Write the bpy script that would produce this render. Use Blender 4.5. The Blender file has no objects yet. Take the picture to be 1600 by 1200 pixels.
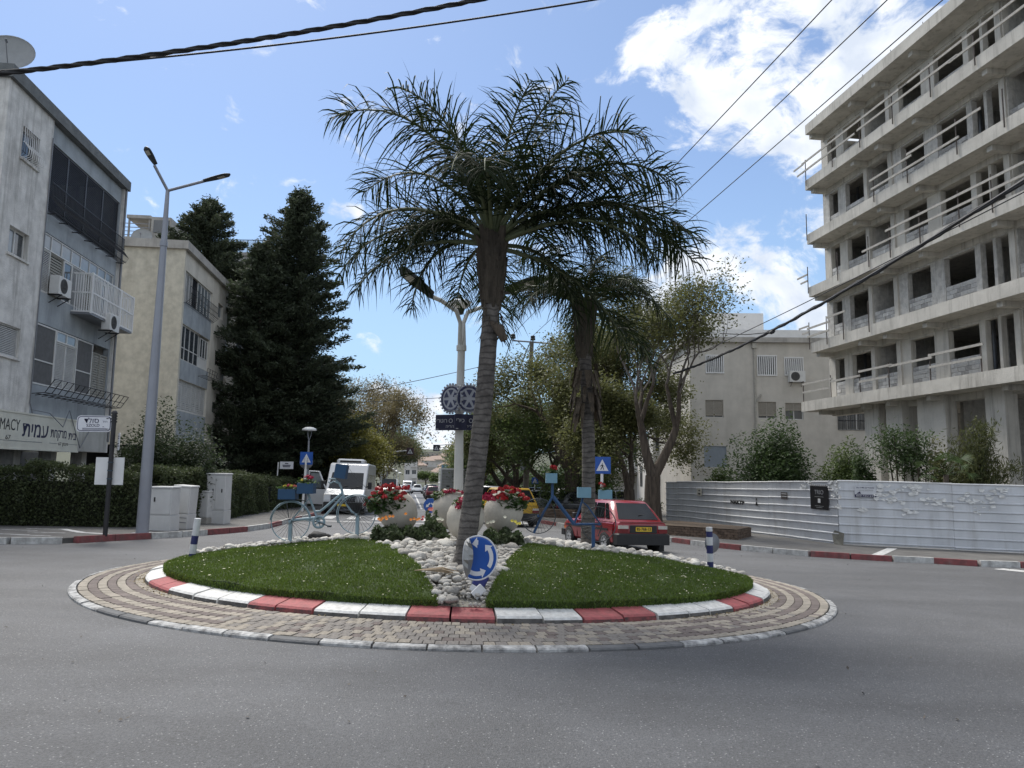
import bpy, bmesh, math, random
import numpy as np
from mathutils import Vector, Matrix
from mathutils.geometry import delaunay_2d_cdt
random.seed(7); rng = np.random.default_rng(7)
PI = math.pi; R = math.radians
S = bpy.context.scene; COL = S.collection

# ------------------------------------------------------------------ camera
FPX, EYE, PITCH, ROLL = 1150.0, 1.6, R(6.6), 0.0125
CF = np.array([0, math.cos(PITCH), math.sin(PITCH)]); r0 = np.array([1., 0, 0]); u0 = np.cross(r0, CF)
CR = math.cos(ROLL)*r0 + math.sin(ROLL)*u0; CU = -math.sin(ROLL)*r0 + math.cos(ROLL)*u0
cam = bpy.data.cameras.new('camera'); cam.sensor_width = 36; cam.lens = 36*FPX/1600; cam.clip_start = .05; cam.clip_end = 6000
camo = bpy.data.objects.new('camera', cam); COL.objects.link(camo)
camo.matrix_world = Matrix(((CR[0], CU[0], -CF[0], 0), (CR[1], CU[1], -CF[1], 0), (CR[2], CU[2], -CF[2], EYE), (0, 0, 0, 1)))
S.camera = camo
# ------------------------------------------------------------------ sky and sun
SUN_AZ, SUN_EL = R(-31), R(57)          # azimuth from +Y, positive to the right
S.view_settings.view_transform = 'Standard'; S.view_settings.look = 'None'
S.view_settings.exposure = 0.84; S.view_settings.gamma = 1; S.view_settings.use_curve_mapping = False
sl = bpy.data.lights.new('sun', 'SUN'); sl.energy = 2.7; sl.angle = R(30); sl.color = (1, .95, .87)
so = bpy.data.objects.new('sun', sl); COL.objects.link(so)
sd = Vector((math.sin(SUN_AZ)*math.cos(SUN_EL), math.cos(SUN_AZ)*math.cos(SUN_EL), math.sin(SUN_EL)))
so.rotation_euler = sd.to_track_quat('Z', 'Y').to_euler(); so.location = (0, 0, 30)
w = bpy.data.worlds.new('sky'); S.world = w; w.use_nodes = True
nt = w.node_tree; N = nt.nodes; L = nt.links; N.clear()
def nd(t, **k):
    n = N.new(t)
    for a, b in k.items(): setattr(n, a, b)
    return n
def vmath(op, a, b=None):
    n = nd('ShaderNodeVectorMath', operation=op)
    for i, q in enumerate((a, b)):
        if q is None: continue
        if hasattr(q, 'links'): L.new(q, n.inputs[i])
        else: n.inputs[i].default_value = q
    return n
def fmath(op, a, b=None, c=None, clamp=False):
    n = nd('ShaderNodeMath', operation=op, use_clamp=clamp)
    for i, q in enumerate((a, b, c)):
        if q is None: continue
        if hasattr(q, 'links'): L.new(q, n.inputs[i])
        else: n.inputs[i].default_value = q
    return n.outputs[0]
sky = nd('ShaderNodeTexSky', sky_type='NISHITA', sun_disc=False); sky.sun_elevation = SUN_EL; sky.sun_rotation = SUN_AZ
sky.air_density = 1.0; sky.dust_density = .6; sky.ozone_density = 2.0; sky.altitude = 0
tc = nd('ShaderNodeTexCoord'); sep = nd('ShaderNodeSeparateXYZ'); dirv = vmath('NORMALIZE', tc.outputs['Generated']).outputs[0]
L.new(dirv, sep.inputs[0])
# clouds: noise in direction space, denser where the cumulus banks stand
warp = nd('ShaderNodeTexNoise'); warp.inputs['Scale'].default_value = 5; warp.inputs['Detail'].default_value = 4; L.new(dirv, warp.inputs['Vector'])
wv = vmath('SCALE', vmath('SUBTRACT', warp.outputs['Color'], (.5, .5, .5)).outputs[0]); wv.inputs['Scale'].default_value = .13
dv = vmath('ADD', dirv, wv.outputs[0]).outputs[0]
st = vmath('MULTIPLY', dv, (1, 1, 1.5)).outputs[0]
no = nd('ShaderNodeTexNoise'); no.inputs['Scale'].default_value = 11; no.inputs['Detail'].default_value = 9; no.inputs['Roughness'].default_value = .62; L.new(st, no.inputs['Vector'])
def blob(px, py, rad, amp, stretch=1.0):
    d = CF*FPX + CR*(px-800) + CU*(600-py); d = d/np.linalg.norm(d)
    df = vmath('SUBTRACT', dv, tuple(d)).outputs[0]
    df = vmath('MULTIPLY', df, (1/stretch, 1/stretch, 1)).outputs[0]
    ln = vmath('LENGTH', df).outputs['Value']
    q = fmath('DIVIDE', ln, rad); q = fmath('MULTIPLY', q, q); q = fmath('MULTIPLY', q, -1.0); q = fmath('EXPONENT', q)
    return fmath('MULTIPLY', q, amp)
tot = None
for b in [(1230, 60, .105, .33, 1.3), (1400, 90, .10, .36, 1.2), (1040, 85, .045, .34, 1), (1150, 150, .05, .2, 1.2), (1240, 215, .05, .24, 1.3), (1120, 40, .04, .16, 1), (1230, 490, .045, .5, 1.8), (1100, 440, .04, .42, 1.6), (1010, 430, .04, .25, 1.5), (540, 305, .018, .34, .8), (522, 328, .016, .30, 1.5), (552, 322, .013, .26, .7),
          (690, 690, .055, .42, 2.2), (240, 335, .018, .32, 2), (880, 420, .06, .2, 1.5), (640, 640, .03, .2, 2.5), (1800, 300, .25, .3, 1), (1500, 480, .09, .36, 1.5), (150, 560, .1, .3, 2)]:
    v = blob(*b); tot = v if tot is None else fmath('ADD', tot, v)
dp = vmath('DOT_PRODUCT', dirv, tuple(CF)).outputs['Value']; om = nd('ShaderNodeMapRange', interpolation_type='SMOOTHSTEP'); L.new(dp, om.inputs[0]); om.inputs[1].default_value = .72; om.inputs[2].default_value = .25; om.inputs[3].default_value = 0; om.inputs[4].default_value = .42
tot = fmath('ADD', tot, om.outputs[0])      # extra cloud added outside the view, to brighten the shaded walls
nz = fmath('ADD', fmath('MULTIPLY', no.outputs['Fac'], 1.9), -.45)
base = fmath('ADD', nz, fmath('ADD', tot, -.18))
mr = nd('ShaderNodeMapRange', interpolation_type='SMOOTHSTEP'); L.new(base, mr.inputs[0])
mr.inputs[1].default_value = .50; mr.inputs[2].default_value = .80
# cloud body tone: grey in the thick parts
n2 = nd('ShaderNodeTexNoise'); n2.inputs['Scale'].default_value = 14; n2.inputs['Detail'].default_value = 6
off = vmath('ADD', dv, (.012, -.01, .03)).outputs[0]; L.new(off, n2.inputs['Vector'])
cr = nd('ShaderNodeMapRange'); L.new(n2.outputs['Fac'], cr.inputs[0]); cr.inputs[1].default_value = .35; cr.inputs[2].default_value = .62
cc = nd('ShaderNodeMix', data_type='RGBA'); L.new(cr.outputs[0], cc.inputs[0]); cc.inputs[6].default_value = (5.6, 6.2, 7.2, 1); cc.inputs[7].default_value = (8.4, 8.6, 8.9, 1)
hz = nd('ShaderNodeMapRange', interpolation_type='SMOOTHSTEP'); L.new(sep.outputs['Z'], hz.inputs[0]); hz.inputs[1].default_value = -.02; hz.inputs[2].default_value = .45; hz.inputs[3].default_value = 1; hz.inputs[4].default_value = 0
tint = nd('ShaderNodeMix', data_type='RGBA', blend_type='MULTIPLY'); tint.inputs[0].default_value = 1; L.new(sky.outputs[0], tint.inputs[6]); tint.inputs[7].default_value = (.74, .80, .90, 1)
gain = nd('ShaderNodeMix', data_type='RGBA', blend_type='ADD'); gain.inputs[0].default_value = 1; L.new(tint.outputs[2], gain.inputs[6]); gain.inputs[7].default_value = (.85, 1.12, 1.5, 1)
low = nd('ShaderNodeMix', data_type='RGBA'); L.new(fmath('MULTIPLY', hz.outputs[0], .75), low.inputs[0]); L.new(gain.outputs[2], low.inputs[6]); low.inputs[7].default_value = (3.5, 5.4, 7.4, 1)
mx = nd('ShaderNodeMix', data_type='RGBA'); L.new(mr.outputs[0], mx.inputs[0]); L.new(low.outputs[2], mx.inputs[6]); L.new(cc.outputs[2], mx.inputs[7])
bg = nd('ShaderNodeBackground'); bg.inputs[1].default_value = .075; L.new(mx.outputs[2], bg.inputs[0])
wo = nd('ShaderNodeOutputWorld'); L.new(bg.outputs[0], wo.inputs[0])

# ------------------------------------------------------------------ measuring helpers (photograph rays -> world points)
GX, GY = -.02, -.025
def gz(x, y):
    return GX*np.clip(x, -60, 60) + GY*np.clip(y, -40, 230)
def ray(px, py): return CF*FPX + CR*(px-800) + CU*(600-py)
def at(px, py, Y):
    d = ray(px, py); t = Y/d[1]; return Vector((d[0]*t, Y, EYE+d[2]*t))
def gp(px, py, dz=0.0):
    d = ray(px, py); t = (EYE-dz)/(GX*d[0]+GY*d[1]-d[2]); return Vector((d[0]*t, d[1]*t, EYE+d[2]*t))
def on(px, Y, dz=0.0):
    """ground point at depth Y below picture column px"""
    x = (px-800)/FPX*Y*.995; return Vector((x, Y, gz(x, Y)+dz))
SA = .1345; UD = np.array([-math.sin(SA), math.cos(SA)]); VD = np.array([math.cos(SA), math.sin(SA)])
def uv(u, v): p = UD*u + VD*v; return float(p[0]), float(p[1])
def pv(px, py, v):
    d = ray(px, py); t = v/(d[:2] @ VD); P = d[:2]*t; return float(P @ UD), EYE+float(d[2]*t)

# ------------------------------------------------------------------ materials
MATS = {}
def mat(name, col, rough=.7, var=.25, scale=6.0, bump=.0, bscale=None, metal=0.0, spec=.5, col2=None, stain=None, streak=False, island=0.0, trans=None, coat=0, emit=None, obj_coords=True, detail=5):
    if name in MATS: return MATS[name]
    m = bpy.data.materials.new(name); MATS[name] = m; m.use_nodes = True
    t = m.node_tree; n = t.nodes; l = t.links; b = n['Principled BSDF']
    b.inputs['Roughness'].default_value = rough; b.inputs['Metallic'].default_value = metal; b.inputs['Specular IOR Level'].default_value = spec
    if coat: b.inputs['Coat Weight'].default_value = coat; b.inputs['Coat Roughness'].default_value = .08
    c = n.new('ShaderNodeTexCoord'); src = c.outputs['Object']
    no = n.new('ShaderNodeTexNoise'); no.inputs['Scale'].default_value = scale; no.inputs['Detail'].default_value = detail; no.inputs['Roughness'].default_value = .6
    if streak:
        mp = n.new('ShaderNodeMapping'); mp.inputs['Scale'].default_value = (1, 1, .12); l.new(src, mp.inputs[0]); l.new(mp.outputs[0], no.inputs['Vector'])
    else: l.new(src, no.inputs['Vector'])
    rp = n.new('ShaderNodeValToRGB'); e = rp.color_ramp.elements
    c2 = col2 or tuple(x*(1-var) for x in col)
    e[0].position = .36; e[0].color = (*c2, 1); e[1].position = .64; e[1].color = (*col, 1)
    l.new(no.outputs['Fac'], rp.inputs[0]); out = rp.outputs[0]
    if stain:
        sc, amt, scol = stain
        n2 = n.new('ShaderNodeTexNoise'); n2.inputs['Scale'].default_value = sc; n2.inputs['Detail'].default_value = 7; n2.inputs['Roughness'].default_value = .7
        mp = n.new('ShaderNodeMapping'); mp.inputs['Scale'].default_value = (1.6, 1.6, .16); l.new(src, mp.inputs[0]); l.new(mp.outputs[0], n2.inputs['Vector'])
        r2 = n.new('ShaderNodeMapRange'); r2.inputs[1].default_value = .5; r2.inputs[2].default_value = .72; r2.inputs[4].default_value = amt; l.new(n2.outputs['Fac'], r2.inputs[0])
        mxx = n.new('ShaderNodeMix'); mxx.data_type = 'RGBA'; l.new(r2.outputs[0], mxx.inputs[0]); l.new(out, mxx.inputs[6]); mxx.inputs[7].default_value = (*scol, 1); out = mxx.outputs[2]
    if island:
        g = n.new('ShaderNodeNewGeometry'); mi = n.new('ShaderNodeMapRange'); l.new(g.outputs['Random Per Island'], mi.inputs[0])
        mi.inputs[3].default_value = 1-island; mi.inputs[4].default_value = 1+island
        vm = n.new('ShaderNodeVectorMath'); vm.operation = 'SCALE'; l.new(out, vm.inputs[0]); l.new(mi.outputs[0], vm.inputs['Scale']); out = vm.outputs[0]
    l.new(out, b.inputs['Base Color'])
    if bump:
        nb = n.new('ShaderNodeTexNoise'); nb.inputs['Scale'].default_value = bscale or scale*6; nb.inputs['Detail'].default_value = 5; l.new(src, nb.inputs['Vector'])
        bp = n.new('ShaderNodeBump'); bp.inputs['Strength'].default_value = bump; bp.inputs['Distance'].default_value = .02; l.new(nb.outputs['Fac'], bp.inputs['Height']); l.new(bp.outputs[0], b.inputs['Normal'])
    if trans is not None:
        tr = n.new('ShaderNodeBsdfTranslucent'); tr.inputs[0].default_value = (*trans, 1)
        ms = n.new('ShaderNodeMixShader'); ms.inputs[0].default_value = .3; l.new(b.outputs[0], ms.inputs[1]); l.new(tr.outputs[0], ms.inputs[2]); l.new(ms.outputs[0], n['Material Output'].inputs[0])
    return m
def glass(name, col, rough=.05):
    return mat(name, col, rough, .3, 1.5, spec=.9)

# ------------------------------------------------------------------ mesh building
class MB:
    def __init__(s): s.v = []; s.f = []; s.m = []; s.sm = []
    def add(s, vs, fs, m=0, smooth=False, M=None):
        o = len(s.v)
        if M is not None: vs = [M @ Vector(p) for p in vs]
        s.v += [tuple(p) for p in vs]; s.f += [tuple(o+i for i in f) for f in fs]; s.m += [m]*len(fs); s.sm += [smooth]*len(fs); return s
    def box(s, x0, x1, y0, y1, z0, z1, m=0, M=None):
        if x1 < x0: x0, x1 = x1, x0
        if y1 < y0: y0, y1 = y1, y0
        if z1 < z0: z0, z1 = z1, z0
        vs = [(x0, y0, z0), (x1, y0, z0), (x1, y1, z0), (x0, y1, z0), (x0, y0, z1), (x1, y0, z1), (x1, y1, z1), (x0, y1, z1)]
        return s.add(vs, [(0, 3, 2, 1), (4, 5, 6, 7), (0, 1, 5, 4), (1, 2, 6, 5), (2, 3, 7, 6), (3, 0, 4, 7)], m, False, M)
    def cbox(s, x0, x1, y0, y1, z0, z1, c, m=0, M=None):
        """box with chamfered vertical and top edges"""
        vs = []; 
        for z, k in ((z0, 0), (z1-c, 0), (z1, c)):
            for (x, y) in ((x0+c, y0), (x1-c, y0), (x1, y0+c), (x1, y1-c), (x1-c, y1), (x0+c, y1), (x0, y1-c), (x0, y0+c)):
                cx, cy = (x0+x1)/2, (y0+y1)/2
                vs.append((x-(k if x > cx else -k), y-(k if y > cy else -k), z))
        fs = [tuple(range(7, -1, -1)), tuple(range(16, 24))]
        for r in (0, 8):
            for i in range(8): j = (i+1) % 8; fs.append((r+i, r+j, r+8+j, r+8+i))
        return s.add(vs, fs, m, False, M)
    def tube(s, pts, rad, n=8, m=0, caps=True, M=None, smooth=True):
        pts = [Vector(p) for p in pts]; k = len(pts)
        if not hasattr(rad, '__len__'): rad = [rad]*k
        vs = []; up = None
        for i, p in enumerate(pts):
            t = (pts[min(i+1, k-1)]-pts[max(i-1, 0)]).normalized()
            if up is None:
                up = Vector((0, 0, 1)) if abs(t.z) < .9 else Vector((1, 0, 0))
            a = up.cross(t)
            if a.length < 1e-5: a = Vector((1, 0, 0)).cross(t)
            a.normalize(); b = t.cross(a); up = b
            for j in range(n):
                q = 2*PI*j/n; vs.append(p + (a*math.cos(q)+b*math.sin(q))*rad[i])
        fs = []
        for i in range(k-1):
            for j in range(n):
                jj = (j+1) % n; fs.append((i*n+j, i*n+jj, (i+1)*n+jj, (i+1)*n+j))
        s.add(vs, fs, m, smooth, M)
        if caps:
            s.add(vs[:n], [tuple(range(n-1, -1, -1))], m, False, M); s.add(vs[-n:], [tuple(range(n))], m, False, M)
        return s
    def lathe(s, prof, n=24, m=0, M=None, smooth=True, cap=True):
        vs = []; fs = []; k = len(prof)
        for (r, z) in prof:
            for j in range(n): q = 2*PI*j/n; vs.append((r*math.cos(q), r*math.sin(q), z))
        for i in range(k-1):
            for j in range(n):
                jj = (j+1) % n; fs.append((i*n+j, i*n+jj, (i+1)*n+jj, (i+1)*n+j))
        s.add(vs, fs, m, smooth, M)
        if cap:
            if prof[0][0] > 1e-4: s.add(vs[:n], [tuple(range(n-1, -1, -1))], m, False, M)
            if prof[-1][0] > 1e-4: s.add(vs[-n:], [tuple(range(n))], m, False, M)
        return s
    def prism(s, poly, y0, y1, m=0, M=None):
        """poly in (x,z), counter-clockwise seen from -y, extruded along y"""
        k = len(poly); vs = [(x, y0, z) for x, z in poly]+[(x, y1, z) for x, z in poly]
        fs = [tuple(range(k)), tuple(range(2*k-1, k-1, -1))]
        for i in range(k): j = (i+1) % k; fs.append((i, i+k, j+k, j))
        return s.add(vs, fs, m, False, M)
    def poly(s, pts, m=0, M=None): return s.add(pts, [tuple(range(len(pts)))], m, False, M)
    def blob(s, c, r, m=0, seed=0, sub=1, squash=1, M=None):
        vs, fs = ICO[sub]; rg = random.Random(seed)
        k = [1+rg.uniform(-.22, .22) for _ in vs]
        return s.add([(c[0]+p[0]*r*q, c[1]+p[1]*r*q, c[2]+p[2]*r*q*squash) for p, q in zip(vs, k)], fs, m, True, M)
    def build(s, name, mats, parent=None, M=None, sharp=None):
        me = bpy.data.meshes.new(name); me.from_pydata(s.v, [], s.f)
        for q in (mats if isinstance(mats, (list, tuple)) else [mats]): me.materials.append(q)
        me.polygons.foreach_set('material_index', s.m); me.polygons.foreach_set('use_smooth', s.sm); me.update()
        if sharp: me.set_sharp_from_angle(angle=R(sharp))
        return link(name, me, parent, M)
def link(name, data, parent=None, M=None):
    o = bpy.data.objects.new(name, data); COL.objects.link(o)
    if parent: o.parent = parent
    if M is not None: o.matrix_local = M
    return o
ICO = {}
for sub_ in (1, 2):
    bm_ = bmesh.new(); bmesh.ops.create_icosphere(bm_, subdivisions=sub_, radius=1); bm_.verts.ensure_lookup_table()
    ICO[sub_] = ([tuple(v.co) for v in bm_.verts], [tuple(v.index for v in f.verts) for f in bm_.faces]); bm_.free()
def npmesh(name, verts, quads, mats, parent=None, M=None, smooth=False, mi=None):
    """verts (N,3), quads (K,3|4) arrays -> one mesh object, quickly"""
    me = bpy.data.meshes.new(name); k = quads.shape[1]
    me.vertices.add(len(verts)); me.vertices.foreach_set('co', np.ascontiguousarray(verts, dtype=np.float32).ravel())
    me.loops.add(quads.size); me.loops.foreach_set('vertex_index', np.ascontiguousarray(quads, dtype=np.int32).ravel())
    me.polygons.add(len(quads)); me.polygons.foreach_set('loop_start', np.arange(0, quads.size, k, dtype=np.int32))
    for q in (mats if isinstance(mats, (list, tuple)) else [mats]): me.materials.append(q)
    if mi is not None: me.polygons.foreach_set('material_index', np.asarray(mi, dtype=np.int32))
    if smooth: me.polygons.foreach_set('use_smooth', np.ones(len(quads), dtype=bool))
    me.update(calc_edges=True); me.validate()
    return link(name, me, parent, M)
def tag(o, label=None, cat=None, group=None, kind=None):
    if label: o['label'] = label
    if cat: o['category'] = cat
    if group: o['group'] = group
    if kind: o['kind'] = kind
    return o
def thing(name, label, cat, loc=(0, 0, 0), rz=0.0, group=None, M=None):
    o = bpy.data.objects.new(name, None); COL.objects.link(o); o.empty_display_size = .2
    if M is not None: o.matrix_world = M
    else: o.location = loc; o.rotation_euler = (0, 0, rz)
    return tag(o, label, cat, group)
def copy_tree(o, parent=None):
    c = o.copy(); COL.objects.link(c); c.parent = parent
    if parent is not None: c.matrix_parent_inverse = o.matrix_parent_inverse.copy()
    for ch in list(o.children): copy_tree(ch, c)
    return c
def frame(origin, X, Y):
    X = Vector(X).normalized(); Y = Vector(Y).normalized(); Z = X.cross(Y)
    return Matrix(((X.x, Y.x, Z.x, origin[0]), (X.y, Y.y, Z.y, origin[1]), (X.z, Y.z, Z.z, origin[2]), (0, 0, 0, 1)))
def axisM(p, axis, spin=0):
    """matrix at p whose local z points along axis"""
    return Matrix.Translation(p) @ Vector(axis).to_track_quat('Z', 'Y').to_matrix().to_4x4() @ Matrix.Rotation(spin, 4, 'Z')
def text(name, body, size, mtl, parent, M, depth=.002, align='CENTER', font_scale=1.0, width=None, shear=0, bold=0.0):
    """flat lettering as a thin mesh; M maps x right, y up, z out of the board"""
    cu = bpy.data.curves.new(name, 'FONT'); cu.body = body; cu.size = size; cu.align_x = align; cu.align_y = 'CENTER'; cu.extrude = depth; cu.shear = shear; cu.offset = bold; cu.resolution_u = 3
    tmp = bpy.data.objects.new('tmp', cu); COL.objects.link(tmp); bpy.context.view_layer.update()
    me = bpy.data.meshes.new_from_object(tmp.evaluated_get(bpy.context.evaluated_depsgraph_get())); me.name = name
    bpy.data.objects.remove(tmp); bpy.data.curves.remove(cu)
    if width and len(me.vertices):
        xs = [v.co.x for v in me.vertices]; k = width/(max(xs)-min(xs)); 
        for v in me.vertices: v.co.x *= k
    me.materials.clear(); me.materials.append(mtl)
    return link(name, me, parent, M)
heb = lambda s: s[::-1]

def leaf_quads(C, D, Nn, ln, wd, fold=0):
    """rhombic leaves: centres C, long axes D, normals Nn, lengths ln, widths wd -> verts, quads"""
    D = D/np.linalg.norm(D, axis=1, keepdims=True); s = np.cross(D, Nn); s /= (np.linalg.norm(s, axis=1, keepdims=True)+1e-9)
    a = D*ln[:, None]*.5; b = s*wd[:, None]*.5
    V = np.stack([C-a, C+b-a*.1, C+a, C-b-a*.1], 1).reshape(-1, 3)
    return V, np.arange(len(V)).reshape(-1, 4)
def rdir(n): d = rng.normal(size=(n, 3)); return d/np.linalg.norm(d, axis=1, keepdims=True)
def leaf_cloud(name, C, size, mtl, parent=None, M=None, up=.4, aspect=.5, droop=0.0):
    n = len(C); Nn = rdir(n); Nn[:, 2] = np.abs(Nn[:, 2])+up; D = np.cross(Nn, rdir(n)); D[:, 2] -= droop
    ln = size*rng.uniform(.6, 1.4, n); V, Q = leaf_quads(C, D, Nn, ln, ln*aspect)
    return npmesh(name, V, Q, mtl, parent, M)
# ------------------------------------------------------------------ shared materials
M_conc = mat('concrete', (.42, .40, .365), .9, .3, 1.3, .25, 20, stain=(1.2, .5, (.14, .13, .12)))
M_kerb_w = mat('kerb_white', (.62, .62, .60), .75, .0, 14, .35, 30, col2=(.45, .445, .43))
M_kerb_r = mat('kerb_red', (.35, .085, .088), .75, .0, 12, .35, 30, col2=(.24, .07, .07))
M_black = mat('black_metal', (.02, .02, .022), .5, .3)
M_grey_metal = mat('grey_metal', (.22, .23, .25), .45, .15, 3, metal=.3)
M_white = mat('white_paint', (.72, .72, .71), .5, .08, 3)
M_dirtywhite = mat('dirty_white_paint', (.5, .5, .485), .7, .2, 2.5, .1, stain=(1.5, .35, (.25, .23, .2)))
M_blue_sign = mat('sign_blue', (.012, .085, .37), .45, .12, 3)
M_sign_white = mat('sign_white', (.66, .67, .70), .45, .06, 3)
M_rubber = mat('rubber', (.018, .018, .019), .8, .3)
M_wire = mat('cable', (.012, .012, .013), .6, .2)
M_soil = mat('soil', (.12, .085, .055), .95, .45, 12, .5)
M_bark = mat('bark', (.10, .078, .058), .95, .6, 12, 1.0, 26, streak=True)

def proj(P):
    d = np.asarray(P, float)-np.array([0, 0, EYE]); z = d @ CF
    return 800+FPX*(d @ CR)/z, 600-FPX*(d @ CU)/z

# ------------------------------------------------------------------ ground, road, pavements
def road_mat():
    m = mat('asphalt', (.096, .098, .103), .66, .0, 1.1, .8, 90, col2=(.080, .081, .084))
    t = m.node_tree; n = t.nodes; l = t.links; b = n['Principled BSDF']
    src = b.inputs['Base Color'].links[0].from_socket; c = [q for q in n if q.type == 'TEX_COORD'][0]
    # aggregate: pale and dark chips in the binder
    v = n.new('ShaderNodeTexNoise'); v.inputs['Scale'].default_value = 55; v.inputs['Detail'].default_value = 3; v.inputs['Roughness'].default_value = .8; l.new(c.outputs['Object'], v.inputs['Vector'])
    r = n.new('ShaderNodeMapRange'); r.inputs[1].default_value = .3; r.inputs[2].default_value = .7; r.inputs[3].default_value = .5; r.inputs[4].default_value = 1.5; l.new(v.outputs['Fac'], r.inputs[0])
    s = n.new('ShaderNodeVectorMath'); s.operation = 'SCALE'; l.new(src, s.inputs[0]); l.new(r.outputs[0], s.inputs['Scale'])
    # pale stone chips
    vo = n.new('ShaderNodeTexVoronoi'); vo.inputs['Scale'].default_value = 34; l.new(c.outputs['Object'], vo.inputs['Vector'])
    r2 = n.new('ShaderNodeMapRange'); r2.inputs[1].default_value = .24; r2.inputs[2].default_value = .14; r2.inputs[4].default_value = .8; l.new(vo.outputs['Distance'], r2.inputs[0])
    w2 = n.new('ShaderNodeTexWhiteNoise'); l.new(vo.outputs['Position'], w2.inputs['Vector'])
    g2 = n.new('ShaderNodeMath'); g2.operation = 'GREATER_THAN'; g2.inputs[1].default_value = .62; l.new(w2.outputs['Value'], g2.inputs[0])
    m2 = n.new('ShaderNodeMath'); m2.operation = 'MULTIPLY'; l.new(r2.outputs[0], m2.inputs[0]); l.new(g2.outputs[0], m2.inputs[1])
    mxx = n.new('ShaderNodeMix'); mxx.data_type = 'RGBA'; l.new(m2.outputs[0], mxx.inputs[0]); l.new(s.outputs[0], mxx.inputs[6]); mxx.inputs[7].default_value = (.34, .34, .34, 1)
    # long tyre-polished and patched streaks along the road
    mp = n.new('ShaderNodeMapping'); mp.inputs['Scale'].default_value = (.16, .9, 1); mp.inputs['Rotation'].default_value = (0, 0, .12); l.new(c.outputs['Object'], mp.inputs[0])
    ns = n.new('ShaderNodeTexNoise'); ns.inputs['Scale'].default_value = .8; ns.inputs['Detail'].default_value = 6; ns.inputs['Roughness'].default_value = .62; l.new(mp.outputs[0], ns.inputs['Vector'])
    r3 = n.new('ShaderNodeMapRange'); r3.inputs[1].default_value = .35; r3.inputs[2].default_value = .68; r3.inputs[3].default_value = .80; r3.inputs[4].default_value = 1.16; l.new(ns.outputs['Fac'], r3.inputs[0])
    s3 = n.new('ShaderNodeVectorMath'); s3.operation = 'SCALE'; l.new(mxx.outputs[2], s3.inputs[0]); l.new(r3.outputs[0], s3.inputs['Scale'])
    l.new(s3.outputs[0], b.inputs['Base Color']); return m
M_road = road_mat()
M_pave = mat('pavement_asphalt', (.135, .13, .123), .9, .35, 1.6, .5, 90)
M_earth = mat('dry_earth', (.075, .08, .045), .95, .4, .4)
def sst(a, b, x): t = np.clip((x-a)/(b-a), 0, 1); return t*t*(3-2*t)
def zfar(x, y): return gz(x, y)+26*sst(300, 800, y)-.04
xs = np.array(sorted(set([-2500, -1200, -600, -300, -150, -60, 60, 150, 300, 600, 1200, 2500]))); ys = np.array([-300, -40, 60, 150, 230, 300]+list(range(340, 821, 40))+[1000, 1500, 3000, 5000])
gxx, gyy = np.meshgrid(xs, ys); V = np.stack([gxx, gyy, zfar(gxx, gyy)], -1).reshape(-1, 3); nx = len(xs)
Q = np.array([(j*nx+i, j*nx+i+1, (j+1)*nx+i+1, (j+1)*nx+i) for j in range(len(ys)-1) for i in range(nx-1)])
tag(npmesh('ground', V, Q, M_earth), kind='structure')
xs = np.array([-60., -20, 20, 60]); ys = np.array([-40., 0, 60, 140, 230])
gxx, gyy = np.meshgrid(xs, ys); V = np.stack([gxx, gyy, gz(gxx, gyy)], -1).reshape(-1, 3); nx = 4
Q = np.array([(j*nx+i, j*nx+i+1, (j+1)*nx+i+1, (j+1)*nx+i) for j in range(len(ys)-1) for i in range(nx-1)])
tag(npmesh('road', V, Q, M_road), kind='structure')

VL, VR = -4.5, 6.25
LK = [(-19, 16.2), (-15.9, 16.4), (-14, 16.5), (-11.2, 16.75), (-10.3, 17.27), (-9.87, 18.3), (-9.07, 19.86), (-8.7, 21.12), (-8.26, 22.89), (-8.2, 25.06), (-8.6, 28.5)]+[uv(u, VL) for u in (34, 60, 120, 228)]
RK = [(40, 18.7), (13.18, 19.26), (11.85, 19.31), (11.1, 19.72), (10.16, 19.91), (8.92, 20.38), (8.07, 20.8), (7.4, 21.5), (6.7, 22.3), (5.91, 23.6), (5.35, 25.0), (3.9, 28.5)]+[uv(u, VR) for u in (34, 60, 120, 228)]
def slab(name, line, far, mtl, h=.12):
    mb = MB(); hh = lambda x, y: h; top = [(x, y, gz(x, y)+h) for x, y in line+far]
    co, _, fc, *_r = delaunay_2d_cdt([Vector(p[:2]) for p in top], [], [list(range(len(top)))], 1, 1e-4)
    mb.add([(p.x, p.y, gz(p.x, p.y)+hh(p.x, p.y)) for p in co], [tuple(f) for f in fc])
    for i in range(len(line)-1):
        a, b = line[i], line[i+1]
        mb.add([(*a, gz(*a)-.1), (*b, gz(*b)-.1), (*b, gz(*b)+hh(*b)), (*a, gz(*a)+hh(*a))], [(0, 1, 2, 3)])
    return tag(mb.build(name, mtl), kind='structure')
slab('pavement', LK, [(-60, 225), (-60, 19)], M_pave)
slab('pavement', RK[::-1], [(60, 18.6), (60, 225)], M_pave)
M_kr2 = mat('street_kerb_red', (.26, .07, .072), .8, .0, 7, .35, 30, col2=(.15, .06, .058), stain=(3, .6, (.16, .15, .14))); M_kw2 = mat('street_kerb_white', (.55, .55, .53), .8, .0, 7, .35, 30, col2=(.33, .325, .31), stain=(3, .6, (.18, .175, .16)))
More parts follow.
